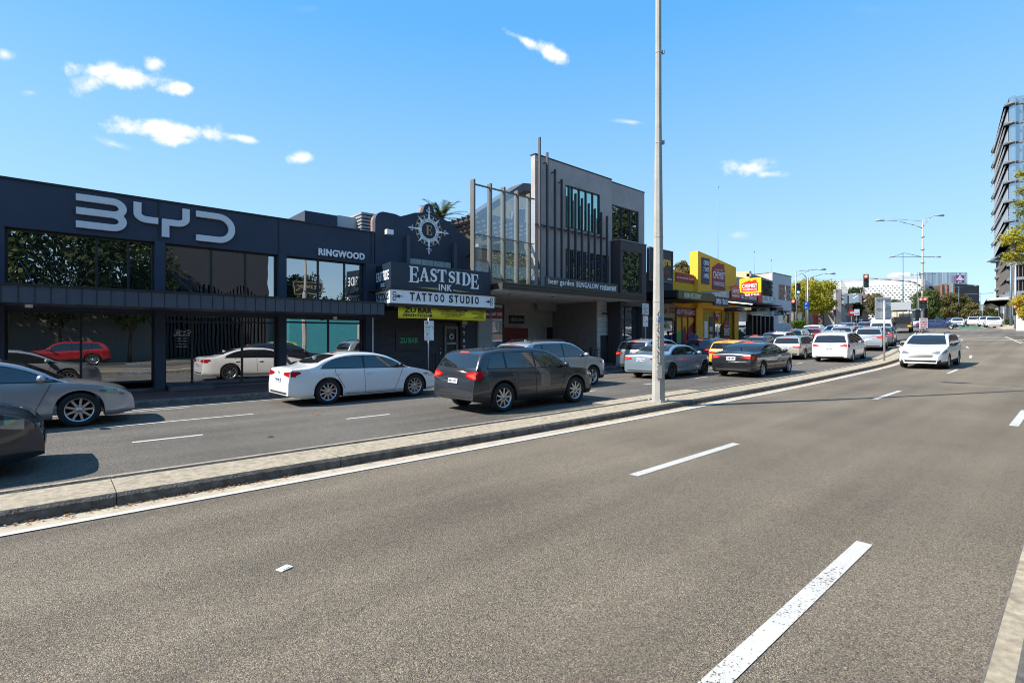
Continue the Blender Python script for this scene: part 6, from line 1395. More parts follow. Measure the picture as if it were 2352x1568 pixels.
cc = Vector((x,y,zk(717,84)))+f*.08; mb = MB(); mb.prism([(-.42,-.5),(.42,-.5),(.42,.5),(-.42,.5)], cc, u, (0,0,1), f, 0, .02); mb.build('plate', M_white, t); mb = MB(); text_on(mb, 'LANE', cc+u*(-.3)+Vector((0,0,-.3))+f*.02, u, (0,0,1), f, .6, .2, 0, .02, .01); mb.build('lettering', M_sig, t)
for px, kk, yb_, yt_, lab in ((2256,98,738,702,'grey sign seen from behind left of the office tower'),(2306,72,748,706,'small pale sign seen from behind near the tower hedge')):
    x, y = far(px, kk); t = thing('road_sign', lab, 'sign', (x,y,zk(yb_,kk)), 0, 'small signs seen from behind'); mb = MB(); mb.tube((x,y,zk(yb_,kk)),(x,y,zk(yt_,kk)),.045,n=6); mb.build('post', M_galv, t)
    cc = Vector((x,y,zk(yt_+5,kk)))+Vector((CT,ST,0))*.06; mb = MB(); mb.prism([(-.4,-.5),(.4,-.5),(.4,.5),(-.4,.5)], cc, u, (0,0,1), (CT,ST,0), 0, .02); mb.build('plate', M_galv, t)
# control cabinet at the right edge
x, y = far(2346, 60); t = thing('control_cabinet', 'white graffitied signal control cabinet at the right edge', 'cabinet', (x,y,zk(760,60))); mb = MB(); z0 = zk(760,60); mb.box(x-.5,x+.6,y-.5,y+.4,z0,z0+2.35); mb.build('cabinet_body', mat('cabinet_white', (.6,.6,.58), .6, var=.1), t, bevel=.03)
mb = MB()
for i in range(6): mb.prism([(-.3+.1*i,.5+.22*i),(-.2+.1*i,.45+.22*i),(-.15+.08*i,.62+.2*i)], (x-.1,y-.0,z0), (ST,-CT,0), (0,0,1), (-CT,-ST,0), .62, .64)
mb.build('graffiti', M_sig, t)

# hoop-top fences along the footpath
def hoop_fence(s0, s1, n, h, label, flat=False, st=.125):
    t = thing('hoop_fence' if not flat else 'picket_fence', label, 'fence', ((s0+s1)/2, n, zg((s0+s1)/2)), 0, 'black kerbside fences'); mb = MB(); s = s0; k = 0
    while s <= s1:
        z = zg(s)+.15; nn = n+off(s)
        mb.box(s-.009,s+.009,nn-.009,nn+.009,z+.05,z+h*(1 if (k % 2 or not flat) else 1.06))
        if not flat and k % 2 == 0 and s+st <= s1:
            mb.path([(s+st/2-st/2*math.cos(PI*i/5), nn, z+h+st*.75*math.sin(PI*i/5)) for i in range(6)], .009, 4)
        s += st; k += 1
    for hh in (.12, h-.06): mb.path([(a, n+off(a), zg(a)+.15+hh) for a in srange(s0, s1, 2)], .014, 4)
    mb.build('railing', M_fence, t)
    for a in srange(s0, s1, 2.4): mb = MB(); mb.box(a-.03,a+.03,n+off(a)-.03,n+off(a)+.03,zg(a)+.14,zg(a)+.15+h+.08); mb.build('fence_post', M_fence, t)
hoop_fence(9.55, 12.9, 17.0, .95, 'black hoop-top fence in front of the nightclub wall')
hoop_fence(15.0, 22.6, 17.0, .95, 'black hoop-top fence in front of the beer garden entry')
hoop_fence(24.5, 46, 17.0, .95, 'long black fence in front of the yellow pharmacy', True, .16)
hoop_fence(46.4, 67, 17.0, 1.0, 'black fence stepping up the hill beside the white corner building', True, .2)

# pedestrian by the pharmacy window
def person_mesh(name, label, x, y, z, yaw, shirt, pants, skin=(.35,.2,.14)):
    me = bpy.data.meshes.new('body'); J = [(0,0,.95),(0,0,1.15),(0,0,1.38),(0,0,1.50),(0,.0,1.62),(0,0,1.73),
      (0,.10,.90),(.12,.11,.50),(-.02,.11,.08),(.10,.11,.03),(0,-.10,.90),(-.10,-.11,.50),(-.26,-.11,.12),(-.15,-.11,.05),
      (0,.18,1.40),(-.05,.24,1.14),(.10,.25,.92),(0,-.18,1.40),(.04,-.24,1.14),(.22,-.22,1.0)]
    E = [(0,1),(1,2),(2,3),(3,4),(4,5),(0,6),(6,7),(7,8),(8,9),(0,10),(10,11),(11,12),(12,13),(2,14),(14,15),(15,16),(2,17),(17,18),(18,19)]
    r = [.14,.14,.16,.06,.095,.07,.095,.07,.045,.04,.095,.07,.045,.04,.07,.05,.035,.07,.05,.035]
    me.from_pydata(J, E, []); o = bpy.data.objects.new('body', me); COL.objects.link(o)
    md = o.modifiers.new('skin','SKIN'); 
    for v, rr in zip(me.skin_vertices[0].data if me.skin_vertices else [], r): v.radius = (rr, rr)
    if not me.skin_vertices:
        bm = bmesh.new(); bm.from_mesh(me); L_ = bm.verts.layers.skin.verify()
        for v, rr in zip(bm.verts, r): v[L_].radius = (rr, rr)
        bm.verts.ensure_lookup_table(); bm.verts[0][L_].use_root = True; bm.to_mesh(me); bm.free()
    sb_ = o.modifiers.new('sub','SUBSURF'); sb_.levels = 1; sb_.render_levels = 1
    dg = bpy.context.evaluated_depsgraph_get(); m2 = bpy.data.meshes.new_from_object(o.evaluated_get(dg)); bpy.data.objects.remove(o)
    for m_ in (shirt, pants, mat('skin', skin, .6)): m2.materials.append(m_)
    for p in m2.polygons:
        c = p.center; p.use_smooth = True
        p.material_index = 1 if c.z < .98 else (2 if (c.z > 1.50 or (c.z < 1.12 and abs(c.y) > .2)) else 0)
    o = bpy.data.objects.new(name, m2); COL.objects.link(o); o.location = (x,y,z); o.rotation_euler = (0,0,yaw); tag(o, label, 'person')
    mb = MB(); mb.ell((-.015,0,1.68), .105,.09,.11); h = mb.build('hair', mat('dark_hair', (.02,.015,.012), .7), o, local=True)
    return o
px_n = 18.3; xs_ = sx(1596.5, px_n)
person_mesh('person', 'person in a blue jacket walking past the yellow shop windows', xs_, px_n, zg(xs_)+.15, 0, mat('blue_jacket', (.08,.18,.38), .8), mat('dark_trousers', (.02,.025,.04), .8))

# ------------------------------------------------------------------ trees
def leaf_mat(name, c1, c2, tr=.35):
    m = mat(name, c1, .75, var=0, spec=.2); nt = m.node_tree; N = nt.nodes; Lk = nt.links; b = N['Principled BSDF']
    tc = N.new('ShaderNodeTexCoord'); nz = N.new('ShaderNodeTexNoise'); nz.inputs['Scale'].default_value = 1.1; nz.inputs['Detail'].default_value = 8; nz.inputs['Roughness'].default_value = .8
    Lk.new(tc.outputs['Object'], nz.inputs['Vector']); rp = N.new('ShaderNodeValToRGB'); rp.color_ramp.elements[0].position = .35; rp.color_ramp.elements[1].position = .65
    rp.color_ramp.elements[0].color = (*c1,1); rp.color_ramp.elements[1].color = (*c2,1); Lk.new(nz.outputs['Fac'], rp.inputs[0]); Lk.new(rp.outputs[0], b.inputs['Base Color'])
    tl = N.new('ShaderNodeBsdfTranslucent'); Lk.new(rp.outputs[0], tl.inputs['Color']); mx = N.new('ShaderNodeMixShader'); mx.inputs[0].default_value = tr
    Lk.new(b.outputs[0], mx.inputs[1]); Lk.new(tl.outputs[0], mx.inputs[2]); Lk.new(mx.outputs[0], N['Material Output'].inputs['Surface'])
    return m
M_bark = mat('bark', (.10,.075,.05), .9, var=.3, vscale=5, bump=.4)
LM = {'yellow': leaf_mat('leaf_yellow_green', (.20,.20,.015), (.46,.40,.04)), 'green': leaf_mat('leaf_green', (.045,.075,.018), (.12,.15,.035)), 'olive': leaf_mat('leaf_olive', (.08,.085,.03), (.22,.19,.08)),
      'dark': leaf_mat('leaf_dark', (.022,.04,.014), (.06,.08,.025)), 'lime': leaf_mat('leaf_bright', (.08,.16,.02), (.2,.3,.05)), 'gold': leaf_mat('leaf_gold', (.30,.22,.02), (.55,.42,.05))}
def tree(x, y, z, h, r, kind, label, trunk=.3, leaves=5000, ls=.16, crown0=.35, seed=1, blobs=16, cat='tree', group=None, flat=1.0, loc=True, name='street_tree'):
    Q = random.Random(seed); t = thing(name, label, cat, (x,y,z), 0, group)
    mb = MB(); zc = h*(crown0+ (1-crown0)*.5); top = (Q.uniform(-.1,.1)*r, Q.uniform(-.1,.1)*r, h*.7)
    mb.path([(0,0,-.1),(top[0]*.3,top[1]*.3,h*crown0*.8),(top[0],top[1],h*.72)], trunk*.5, 8, r1=trunk*.12)
    B = []
    for i in range(blobs):
        a = Q.uniform(0,2*PI); v = Q.uniform(-1,1); q = math.sqrt(1-v*v)*Q.uniform(.35,.72)
        c = (r*q*math.cos(a), r*q*math.sin(a), zc+v*h*(1-crown0)*.5*.66); br = r*Q.uniform(.30,.50); B.append((c, br))
        if i % 2 == 0: mb.path([(top[0]*.3,top[1]*.3,h*crown0*.8+(c[2]-h*crown0*.8)*.15),(c[0]*.5,c[1]*.5,h*crown0*.8+(c[2]-h*crown0*.8)*.6),c], trunk*.2, 5, r1=.02)
    mb.build('trunk', M_bark, t, local=True)
    mb = MB(); V = mb.v; Fc = mb.f
    for i in range(leaves):
        c, br = B[Q.randrange(len(B))]
        d = Vector((Q.gauss(0,1),Q.gauss(0,1),Q.gauss(0,1))).normalized(); rr = br*(Q.uniform(.25,1)**.45)*(1+.18*math.sin(7*d.x+5*d.z+c[0]))
        p = Vector(c)+Vector((d.x*rr,d.y*rr,d.z*rr*.85*flat)); nn = (d+Vector((Q.gauss(0,.6),Q.gauss(0,.6),Q.gauss(0,.6)+.3))).normalized(); u_ = nn.orthogonal().normalized(); w_ = nn.cross(u_); a = Q.uniform(0,PI); s_ = ls*Q.uniform(.5,1.25)
        u1 = u_*math.cos(a)+w_*math.sin(a); w1 = w_*math.cos(a)-u_*math.sin(a); o = len(V)
        V += [tuple(p-u1*s_), tuple(p+w1*s_*.55), tuple(p+u1*s_), tuple(p-w1*s_*.55)]; Fc.append([o,o+1,o+2,o+3]); mb.m.append(0); mb.sm.append(False)
    mb.build('crown', LM[kind], t, local=True, flipfix=False)
    return t
def ftree(px, k, ybase, ytop, wpx, kind, label, **kw):
    x, y = far(px, k); zb = zk(ybase, k); h = zk(ytop, k)-zb; return tree(x, y, zb, h, wpx/2/FP*k, kind, label, **kw)
GT = 'street trees beyond the intersection'
ftree(1850, 76, 748, 645, 105, 'yellow', 'broad yellow-green tree at the left corner, left half of the big clump', leaves=15000, ls=.15, crown0=.28, seed=3, blobs=26, trunk=.5, group=GT)
ftree(1888, 80, 748, 645, 90, 'yellow', 'broad yellow-green tree right of the lamp posts, right half of the big clump', leaves=13000, ls=.15, crown0=.28, seed=5, blobs=26, trunk=.5, group=GT)
ftree(1971, 105, 742, 687, 26, 'dark', 'narrow dark tree in front of the brick shops', leaves=3500, ls=.18, crown0=.2, seed=7, group=GT)
ftree(1966, 150, 720, 662, 56, 'dark', 'dark treetop below the white perforated facade', leaves=4500, ls=.26, crown0=.35, seed=8, group=GT)
ftree(2014, 118, 745, 672, 58, 'olive', 'olive green tree left of the big grey sign', leaves=8000, ls=.20, crown0=.2, seed=9, blobs=22, group=GT)
ftree(2060, 150, 735, 684, 40, 'green', 'green tree right behind the big grey sign', leaves=4500, ls=.25, crown0=.2, seed=10, group=GT)
ftree(2084, 150, 735, 690, 30, 'lime', 'small bright green tree behind the bus', leaves=3500, ls=.25, crown0=.2, seed=11, group=GT)
ftree(2130, 112, 748, 664, 74, 'green', 'large green tree right of the signal column', leaves=11000, ls=.20, crown0=.22, seed=12, blobs=24, group=GT)
ftree(2190, 122, 746, 670, 62, 'olive', 'pale olive tree in front of the brown building', leaves=9500, ls=.22, crown0=.2, seed=13, blobs=24, group=GT)
ftree(2166, 128, 745, 690, 44, 'green', 'mid green tree between the two largest trees', leaves=6000, ls=.22, crown0=.2, seed=14, group=GT)
ftree(2212, 126, 746, 684, 40, 'olive', 'olive tree just right of the pale olive one', leaves=5000, ls=.22, crown0=.2, seed=34, group=GT)
ftree(2238, 118, 745, 693, 48, 'olive', 'low olive tree above the white oncoming cars', leaves=6000, ls=.2, crown0=.15, seed=15, group=GT)
ftree(2266, 135, 742, 705, 34, 'green', 'small green tree just left of the office tower', leaves=4000, ls=.22, crown0=.15, seed=16, group=GT)
ftree(2287, 175, 742, 690, 26, 'green', 'tree glimpsed under the office tower canopy', leaves=2500, ls=.3, crown0=.15, seed=17, group=GT)
ftree(2095, 132, 745, 700, 40, 'dark', 'dark low tree behind the bus and white hatchback', leaves=4500, ls=.22, crown0=.15, seed=37, group=GT)
ftree(1566, 44, 740, 593, 46, 'olive', 'round olive treetop behind the yellow brick wall', leaves=7000, ls=.10, crown0=.5, seed=18, blobs=20)
x, y = 52.5, 0.6
tree(*far(2372, 44), zk(775,44), zk(640,44)-zk(775,44), 40/FP*44, 'gold', 'golden-leaved tree at the right edge of the picture', leaves=12000, ls=.07, crown0=.2, seed=19, blobs=22)
# overhanging branch at the right edge
x, y = far(2400, 14); t = thing('street_tree', 'yellow-green maple with branches hanging in from the right edge', 'tree', (x,y,0)); Q = random.Random(5)
mb = MB(); mb.path([(x,y,0),(x,y,3.2),(x+.1,y,7.5)], .16, 8, r1=.05); tips = []
for px, yy, k in ((2345,400,13),(2340,470,13),(2352,520,13),(2330,535,12.5),(2312,548,12.5),(2308,555,12.8),(2338,575,12.5),(2325,590,13),(2350,600,13),(2350,550,12),(2346,440,13),(2350,490,13),(2338,548,12.6),(2322,545,12.6),(2318,592,12.8),(2352,570,12.4)):
    p = pt(px, yy, k); tips.append(p); mb.path([(x,y,max(2.4,p[2]-.4)),((x+p[0])/2,(y+p[1])/2,p[2]+.1),p], .03, 5, r1=.006)
mb.build('trunk', M_bark, t)
mb = MB()
for p in tips:
    for i in range(150):
        q = Vector(p)+Vector((Q.gauss(0,.07),Q.gauss(0,.07),Q.gauss(0,.06))); s_ = Q.uniform(.015,.03); a = Q.uniform(0,PI); nn = Vector((Q.gauss(0,1),Q.gauss(0,1),Q.gauss(0,1)+.5)).normalized(); u_ = nn.orthogonal().normalized(); w_ = nn.cross(u_)
        star = []
        for j in range(10):
            b_ = 2*PI*j/10+a; rr = s_*(1.2 if j % 2 == 0 else .55); star.append(q+u_*rr*math.cos(b_)+w_*rr*math.sin(b_))
        mb.add(star, [list(range(10))])
for i in range(6000):
    q = Vector((x+Q.gauss(.5,.8), y+Q.gauss(-.2,.7), Q.uniform(2.9,8.2))); s_ = Q.uniform(.03,.06); nn = Vector((Q.gauss(0,1),Q.gauss(0,1),Q.gauss(0,1))).normalized(); u_ = nn.orthogonal(); w_ = nn.cross(u_)
    rr_ = q.x*ST-q.y*CT; zz_ = q.x*CT+q.y*ST
    if 1176+FP*rr_/zz_ < 2365: continue
    mb.add([q-u_*s_,q+w_*s_*.6,q+u_*s_,q-w_*s_*.6], [(0,1,2,3)])
mb.build('crown', LM['yellow'], t, flipfix=False)
# palm behind the tattoo parapet
k = 27; x, y = far(1014, k); z1 = zk(500,k); t = thing('palm_tree', 'feathery palm fronds showing above the curved navy parapet', 'palm', (x,y,0)); mb = MB(); mb.path([(x,y,0),(x,y,z1)], .14, 8); mb.build('trunk', M_bark, t)
mb = MB(); Q = random.Random(2)
for i in range(44):
    a = Q.uniform(0,2*PI); L_ = Q.uniform(.9,1.75); el = Q.uniform(.1,1.25); pts = []
    for j in range(9):
        q = j/8; pts.append(Vector((x+math.cos(a)*L_*q*math.cos(el), y+math.sin(a)*L_*q*math.cos(el), z1+L_*q*math.sin(el)-.55*q*q)))
    for j in range(8):
        p0, p1 = pts[j], pts[j+1]; d = (p1-p0).normalized(); sd = d.cross(Vector((0,0,1))).normalized()
        for w in range(3):
            b = p0.lerp(p1, w/3)
            for sg in (1,-1):
                e = b+(sd*sg*.75+d*.8+Vector((0,0,-.15))).normalized()*Q.uniform(.18,.36); mb.add([b-d*.02,b+d*.02,e], [(0,1,2)])
mb.build('frond', LM['green'], t, flipfix=False)
# shrubs and hedges by the tower
def hedge(px0, px1, k, yb_, yt_, kind, label, seed):
    x0, y0 = far(px0, k); x1, y1 = far(px1, k); Q = random.Random(seed); mb = MB(); zb = zk(yb_,k); h = zk(yt_,k)-zb
    for i in range(2600):
        t_ = Q.random(); e = Q.choice((0,1,2)); dx, dz = Q.uniform(-.6,.6), Q.uniform(0,h)
        if e == 0: dx = -.6+Q.uniform(-.06,.06)
        elif e == 1: dz = h+Q.uniform(-.06,.06)
        q = Vector((x0+(x1-x0)*t_+dx*CT, y0+(y1-y0)*t_+dx*ST, zb+dz)); nn = Vector((Q.gauss(-.6,1),Q.gauss(0,1),Q.gauss(.4,1))).normalized(); u_ = nn.orthogonal(); w_ = nn.cross(u_); s_ = Q.uniform(.06,.14)
        mb.add([q-u_*s_,q+w_*s_,q+u_*s_,q-w_*s_], [(0,1,2,3)])
    tag(mb.build('hedge', LM[kind], flipfix=False), label, 'hedge')
hedge(2282, 2297, 100, 748, 735, 'lime', 'clipped green hedge left of the tower column', 1); hedge(2300, 2336, 86, 751, 735, 'green', 'clipped green hedge at the foot of the office tower', 2); hedge(1812, 1850, 66, 752, 739, 'lime', 'rounded bright green shrub at the left corner by the white building', 3)

# ------------------------------------------------------------------ office tower with stacked rounded floors
M_tdark = mat('tower_spandrel', (.15,.16,.18), .5, 0, var=.05); M_tglass = glass_mat('tower_glass', (.10,.15,.19), .42, wav=.05); M_tpan = mat('tower_panel', (.30,.29,.28), .6, .2, var=.05); M_tfin = mat('tower_fin', (.10,.085,.075), .5, .3, var=.1)
M_tun = mat('tower_soffit', (.45,.45,.46), .6, var=.05)
K0 = 100; cx, cy = far(2318, K0); th = rad(8.45); d1 = Vector((math.cos(th),math.sin(th),0)); d2 = Vector((math.sin(th),-math.cos(th),0)); C0 = Vector((cx,cy,0))
tw = thing('office_tower', 'tall office tower with stacked curved floors at the right edge', 'building', (cx,cy,zg(cx)))
def outline(e, r, L1=34, L2=40):
    """plan of the tower grown by e with corner radius r; corner nearest the street at C0"""
    P = []; 
    def W_(a, b): q = C0+d1*a+d2*b; return (q.x, q.y)
    for cc, a0 in (((-e+r, -e+r), 180),): 
        for i in range(7): a = rad(a0+90*i/6); P.append(W_(cc[0]+r*math.cos(a), cc[1]+r*math.sin(a)))
    P += [W_(-e, L2), W_(L1+e, L2)]
    for i in range(9): a = rad(0-90*i/8); P.append(W_(L1+e-r*1.5+r*1.5*math.cos(a), -e+r*1.5+r*1.5*math.sin(a)))
    return P
def slab(mb, P, z0, z1, m=0): mb.prism(P, (0,0,0), (1,0,0), (0,1,0), (0,0,1), z0, z1, m)
bands = [240.5,284.5,329,374,419,464,509]; F0 = zk(551, K0)
body = MB(); slab(body, outline(0,.9), F0, zk(222,K0)); body.build('glass_wall', M_tglass, tw)
zt_ = zk(222,K0)
for i, yb_ in enumerate(bands):
    z = zk(yb_, K0); mb = MB(); slab(mb, outline(.7,1.4), z-.05, z+.32); mb.build('floor_band', M_tdark, tw)
    mb = MB()
    zc0, zc1 = z-3.75, z-.3
    for k_ in range(44):
        q = C0+d1*(1.8+.78*k_)-d2*.42; mb.obox((q.x,q.y), (d1.x,d1.y), .26, .10, zc1-.02, zc1+.20)
    mb.build('sunshade_fin', M_tun, tw)
    mb = MB(); q = C0+d1*17.6-d2*.06; mb.obox((q.x,q.y), (d1.x,d1.y), 15.9, .05, z-3.5, z-.6); mb.build('slatted_panel', mat('tower_slat_panel', (.33,.34,.36), .6), tw)
mb = MB()
for yb_ in [222]+bands:
    z = zk(yb_, K0); q = C0+d2*21.5-d1*.0
    for h0, h1 in ((-3.45,-1.9),(-1.85,-.3)): q2 = C0+d2*20.3-d1*.12; mb.obox((q2.x,q2.y), (d2.x,d2.y), 18.3, .08, z+h0, z+h1)
mb.build('wall_panel', M_tpan, tw)
pz_ = [551, 590, 615, 645, 668]
mb = MB(); slab(mb, outline(-.8,2.0), zk(690,K0), F0); mb.build('podium_wall', M_tfin, tw)
for i, yy in enumerate((556, 583, 606, 640, 672)):
    z = zk(yy, K0); mb = MB(); slab(mb, outline([1.0,.2,.2,.2,.5][i],2.6), z-.3, z+.25); mb.build('podium_band', M_tdark, tw)
mb = MB()
for k_ in range(60):
    q = C0+d1*(.5+.55*k_)+d2*.55; mb.obox((q.x,q.y), (d1.x,d1.y), .05, .30, zk(672,K0), zk(560,K0))
for k_ in range(50):
    q = C0+d2*(.8+.55*k_)+d1*.55; mb.obox((q.x,q.y), (d2.x,d2.y), .05, .30, zk(672,K0), zk(560,K0))
mb.build('podium_fin', mat('tower_fin_light', (.17,.145,.13), .5, .3, var=.1), tw)
mb = MB(); P0 = outline(3.2, 4.0, 34); slab(mb, P0, zk(690,K0)+.1, zk(685,K0)+.1); mb.build('entry_canopy', M_tun, tw)
mb = MB(); slab(mb, outline(1.4,3.0), zk(685,K0)+.12, zk(675,K0)); mb.build('entry_cornice', M_tdark, tw)
mb = MB()
for k_ in range(5):
    q = C0+d1*(1+8*k_)+d2*1.2; mb.obox((q.x,q.y), (d1.x,d1.y), 1.1, .5, zg(q.x)-.5, zk(690,K0)+.2)
for k_ in range(3):
    q = C0+d2*(5+7*k_)+d1*1.0; mb.obox((q.x,q.y), (d2.x,d2.y), 1.0, .5, zg(q.x)-.5, zk(690,K0)+.2)
mb.build('column', mat('pale_column', (.55,.54,.52), .7, var=.06), tw)
mb = MB(); slab(mb, outline(-5,1.0), zg(cx)-.5, zk(690,K0)); mb.build('lobby_glass', M_tglass, tw)

# ------------------------------------------------------------------ far buildings
def quad_block(parent, name, px0, k0, px1, k1, y_top, z_bot, m, depth=12, ref=0):
    """block whose street face runs between two sightlines; top height taken at the first"""
    a = Vector((*far(px0,k0),0)); b = Vector((*far(px1,k1),0)); d = (b-a).normalized(); n_ = Vector((-d.y,d.x,0)); 
    if n_.dot(Vector((CT,ST,0))) < 0: n_ = -n_
    z1 = zk(y_top, k0 if ref == 0 else k1); mb = MB(); mb.prism([(0,0),((b-a).length,0),((b-a).length,depth),(0,depth)], a, d, n_, (0,0,1), z_bot, z1); mb.build(name, m, parent)
    return a, b, d, n_, z1
M_perf = mat('white_perforated_panel', (.60,.60,.58), .6, var=.03); M_hole = mat('dark_hole', (.03,.03,.035), .8, var=0)
x, y = far(2123,170); ml = thing('shopping_centre', 'large white building with diamond-shaped holes in its facade', 'building', (x,y,zg(x)))
a, b, d, n_, z1 = quad_block(ml, 'front_facade', 1905, 150, 2123, 172, 0, 6, M_perf) if False else (None,)*5
A = Vector((*far(1900,183),0)); B = Vector((*far(2123,170),0)); zt_ = zk(637,166); D_ = (B-A).normalized(); L_ = (B-A).length
NB = Vector((-D_.y,D_.x,0)); NB = NB if NB.dot(Vector((CT,ST,0))) > 0 else -NB
mb = MB(); mb.prism([(0,0),(L_,0),(L_,30),(0,30)], A, D_, NB, (0,0,1), 5, zt_); mb.build('facade', M_perf, ml)
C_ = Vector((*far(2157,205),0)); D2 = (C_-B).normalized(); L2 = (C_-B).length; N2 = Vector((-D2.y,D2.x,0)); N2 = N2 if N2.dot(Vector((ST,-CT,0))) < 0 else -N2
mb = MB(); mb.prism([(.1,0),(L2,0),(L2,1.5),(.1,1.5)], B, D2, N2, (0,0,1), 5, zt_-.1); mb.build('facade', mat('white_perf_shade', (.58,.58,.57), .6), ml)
mb = MB()
for (O, D3, LL, NN, st) in ((A, D_, L_, -NB, 1.22), (B, D2, L2, -N2, 1.22)):
    rows = int((zt_-9)/.8)
    for j in range(rows):
        for i in range(int(LL/st)):
            u0 = st*(i+.5+(.5 if j % 2 else 0)); z_ = 8.5+.8*j; f_ = 1-.72*(z_-8.5)/(zt_-8.5)
            if z_ > zt_-1.6 or u0 > LL-.6: continue
            w_ = .52*f_*st*.95; h_ = .30*f_
            mb.prism([(u0-w_,z_),(u0,z_-h_),(u0+w_,z_),(u0,z_+h_)], O, D3, (0,0,1), NN, .02, .06)
mb.build('facade_opening', M_hole, ml)
mb = MB(); q0 = A+D_*(L_*.0); mb.prism([(0,3),(L_*.98,3),(L_*.98,28),(0,28)], A, D_, NB, (0,0,1), zt_, zk(629,170)-.3); mb.build('upper_screen', mat('steel_screen', (.42,.46,.48), .5, .3, var=.2, vscale=2), ml)
mb = MB(); qa = far(2047,184); mb.prism([(0,0),(5.3,0),(5.3,8),(0,8)], (qa[0],qa[1],0), D_, NB, (0,0,1), zt_-.3, zk(627,184)); mb.build('lift_overrun', M_perf, ml)
ht = thing('hotel', 'pale steel-screened hotel with a purple sign', 'building', (*far(2170,240),12))
a, b, d, n_, z1 = quad_block(ht, 'screen', 2110, 235, 2222, 235, 625.5, 6, mat('striped_steel', (.50,.56,.60), .4, .3, var=.0), 20)
ms = MATS['striped_steel']; nt = ms.node_tree; N = nt.nodes; Lk = nt.links; tc = N.new('ShaderNodeTexCoord'); wv = N.new('ShaderNodeTexNoise'); mp = N.new('ShaderNodeMapping'); mp.inputs['Scale'].default_value = (1.6,1.6,.02); Lk.new(tc.outputs['Object'], mp.inputs[0]); Lk.new(mp.outputs[0], wv.inputs[0]); wv.inputs['Scale'].default_value = 1; wv.inputs['Detail'].default_value = 5
rp = N.new('ShaderNodeValToRGB'); rp.color_ramp.elements[0].position = .35; rp.color_ramp.elements[1].position = .65; rp.color_ramp.elements[0].color = (.25,.34,.40,1); rp.color_ramp.elements[1].color = (.62,.66,.68,1); Lk.new(wv.outputs['Fac'], rp.inputs[0]); Lk.new(rp.outputs[0], N['Principled BSDF'].inputs['Base Color'])
cc = Vector((*far(2202.5,234.5), zk(641,234.5))); w_ = 10/FP*234; mb = MB(); mb.prism([(-w_,-w_*.85),(w_,-w_*.85),(w_,w_*.85),(-w_,w_*.85)], cc, u, (0,0,1), f, .3, .6); mb.build('sign', mat('sign_purple', (.22,.04,.20), .5, var=0), ht)
mb = MB(); text_on(mb, 'sage', cc+u*(-w_*.8)+Vector((0,0,-w_*.42)), u, (0,0,1), f, w_*1.6, w_*.55, 0, .03, .1, .62); text_on(mb, 'HOTELS', cc+u*(-w_*.4)+Vector((0,0,-w_*.72)), u, (0,0,1), f, w_*.8, w_*.18, 0, .03, .1, .62)
for dx, dz in ((-.22,.3),(.22,.3),(0,.6)): mb.prism([(dx*w_+.19*w_*math.cos(2*PI*i/12),dz*w_+.17*w_*math.sin(2*PI*i/12)) for i in range(12)], cc, u, (0,0,1), f, .62, .7)
mb.build('lettering', M_white, ht)
bb = thing('brown_building', 'brown building with rust-red fins in front of the hotel', 'building', (*far(2187,190),6)); M_brn = mat('brown_cladding', (.07,.05,.045), .7, var=.15)
quad_block(bb, 'wall', 2157, 180, 2190, 176, 654, 5, M_brn, 15); quad_block(bb, 'side_wall', 2190, 176, 2217, 200, 654, 5, mat('brown_side', (.08,.055,.05), .7), 15)
mb = MB(); 
for px in (2162,2173,2182,2190): q = far(px,175.5); mb.box(q[0]-.25,q[0]+.25,q[1]-.25,q[1]+.25,5,zk(654,176)+.1)
q = far(2157,180); q1 = far(2191,175.5); mb.tube((q[0],q[1],zk(654,178)),(q1[0],q1[1],zk(653.5,176)),.3,n=4); mb.build('fin', mat('rust_red', (.28,.09,.04), .6), bb)
mb = MB(); q = Vector((*far(2175,177.4),0)); 
for px in (2158,2167,2177): q = Vector((*far(px+2,177.8-.12*(px-2158)),0)); mb.prism([(0,0),(1.3,0),(1.3,4),(0,4)], (q.x,q.y,zk(678,177)), u, (0,0,1), f, .1, .3)
mb.build('window', M_tglass, bb)
sb2 = thing('small_hill_building', 'small flat-roofed building with red railing left of the tower', 'building', (*far(2237,230),8)); quad_block(sb2, 'wall', 2221, 230, 2250, 230, 691, 5, mat('charcoal_far', (.12,.13,.15), .6), 10); quad_block(sb2, 'roof', 2219, 229, 2251, 229, 680, zk(682,229), M_roof, 14)
mb = MB()
for i in range(12): q = far(2222+2.6*i, 226); mb.box(q[0]-.2,q[0]+.2,q[1]-.2,q[1]+.2,zk(705,226),zk(693,226))
mb.build('railing', mat('rust_red', (.28,.09,.04), .6), sb2)
# shops past the side street
mw = thing('mural_building', 'single-storey building with red, green and white mural shaded by the big tree', 'building', (*far(1880,86),3)); a, b, d, n_, z1 = quad_block(mw, 'wall', 1822, 84, 1921, 92, 697, 2, mat('mural_ground', (.16,.13,.12), .8, var=.2), 10)
def on_wall(mb, px, yy, pts, m, k=86): 
    t_ = (px-1822)/(1921-1822); O = a.lerp(b, t_); mb.prism([(p[0], p[1]) for p in pts], (O.x,O.y,zk(yy,84+8*t_)), d, (0,0,1), -n_, .02, .05, m)
circ = lambda r: [(r*math.cos(2*PI*i/20), r*math.sin(2*PI*i/20)) for i in range(20)]
MU = [mat('mural_red', (.25,.02,.025), .7), mat('mural_maroon', (.13,.035,.04), .7), mat('mural_green', (.02,.22,.12), .7), mat('mural_white', (.55,.55,.52), .7), mat('mural_black', (.01,.01,.012), .7)]
sq = [(-.25,-.18),(.25,-.18),(.25,.18),(-.25,.18)]
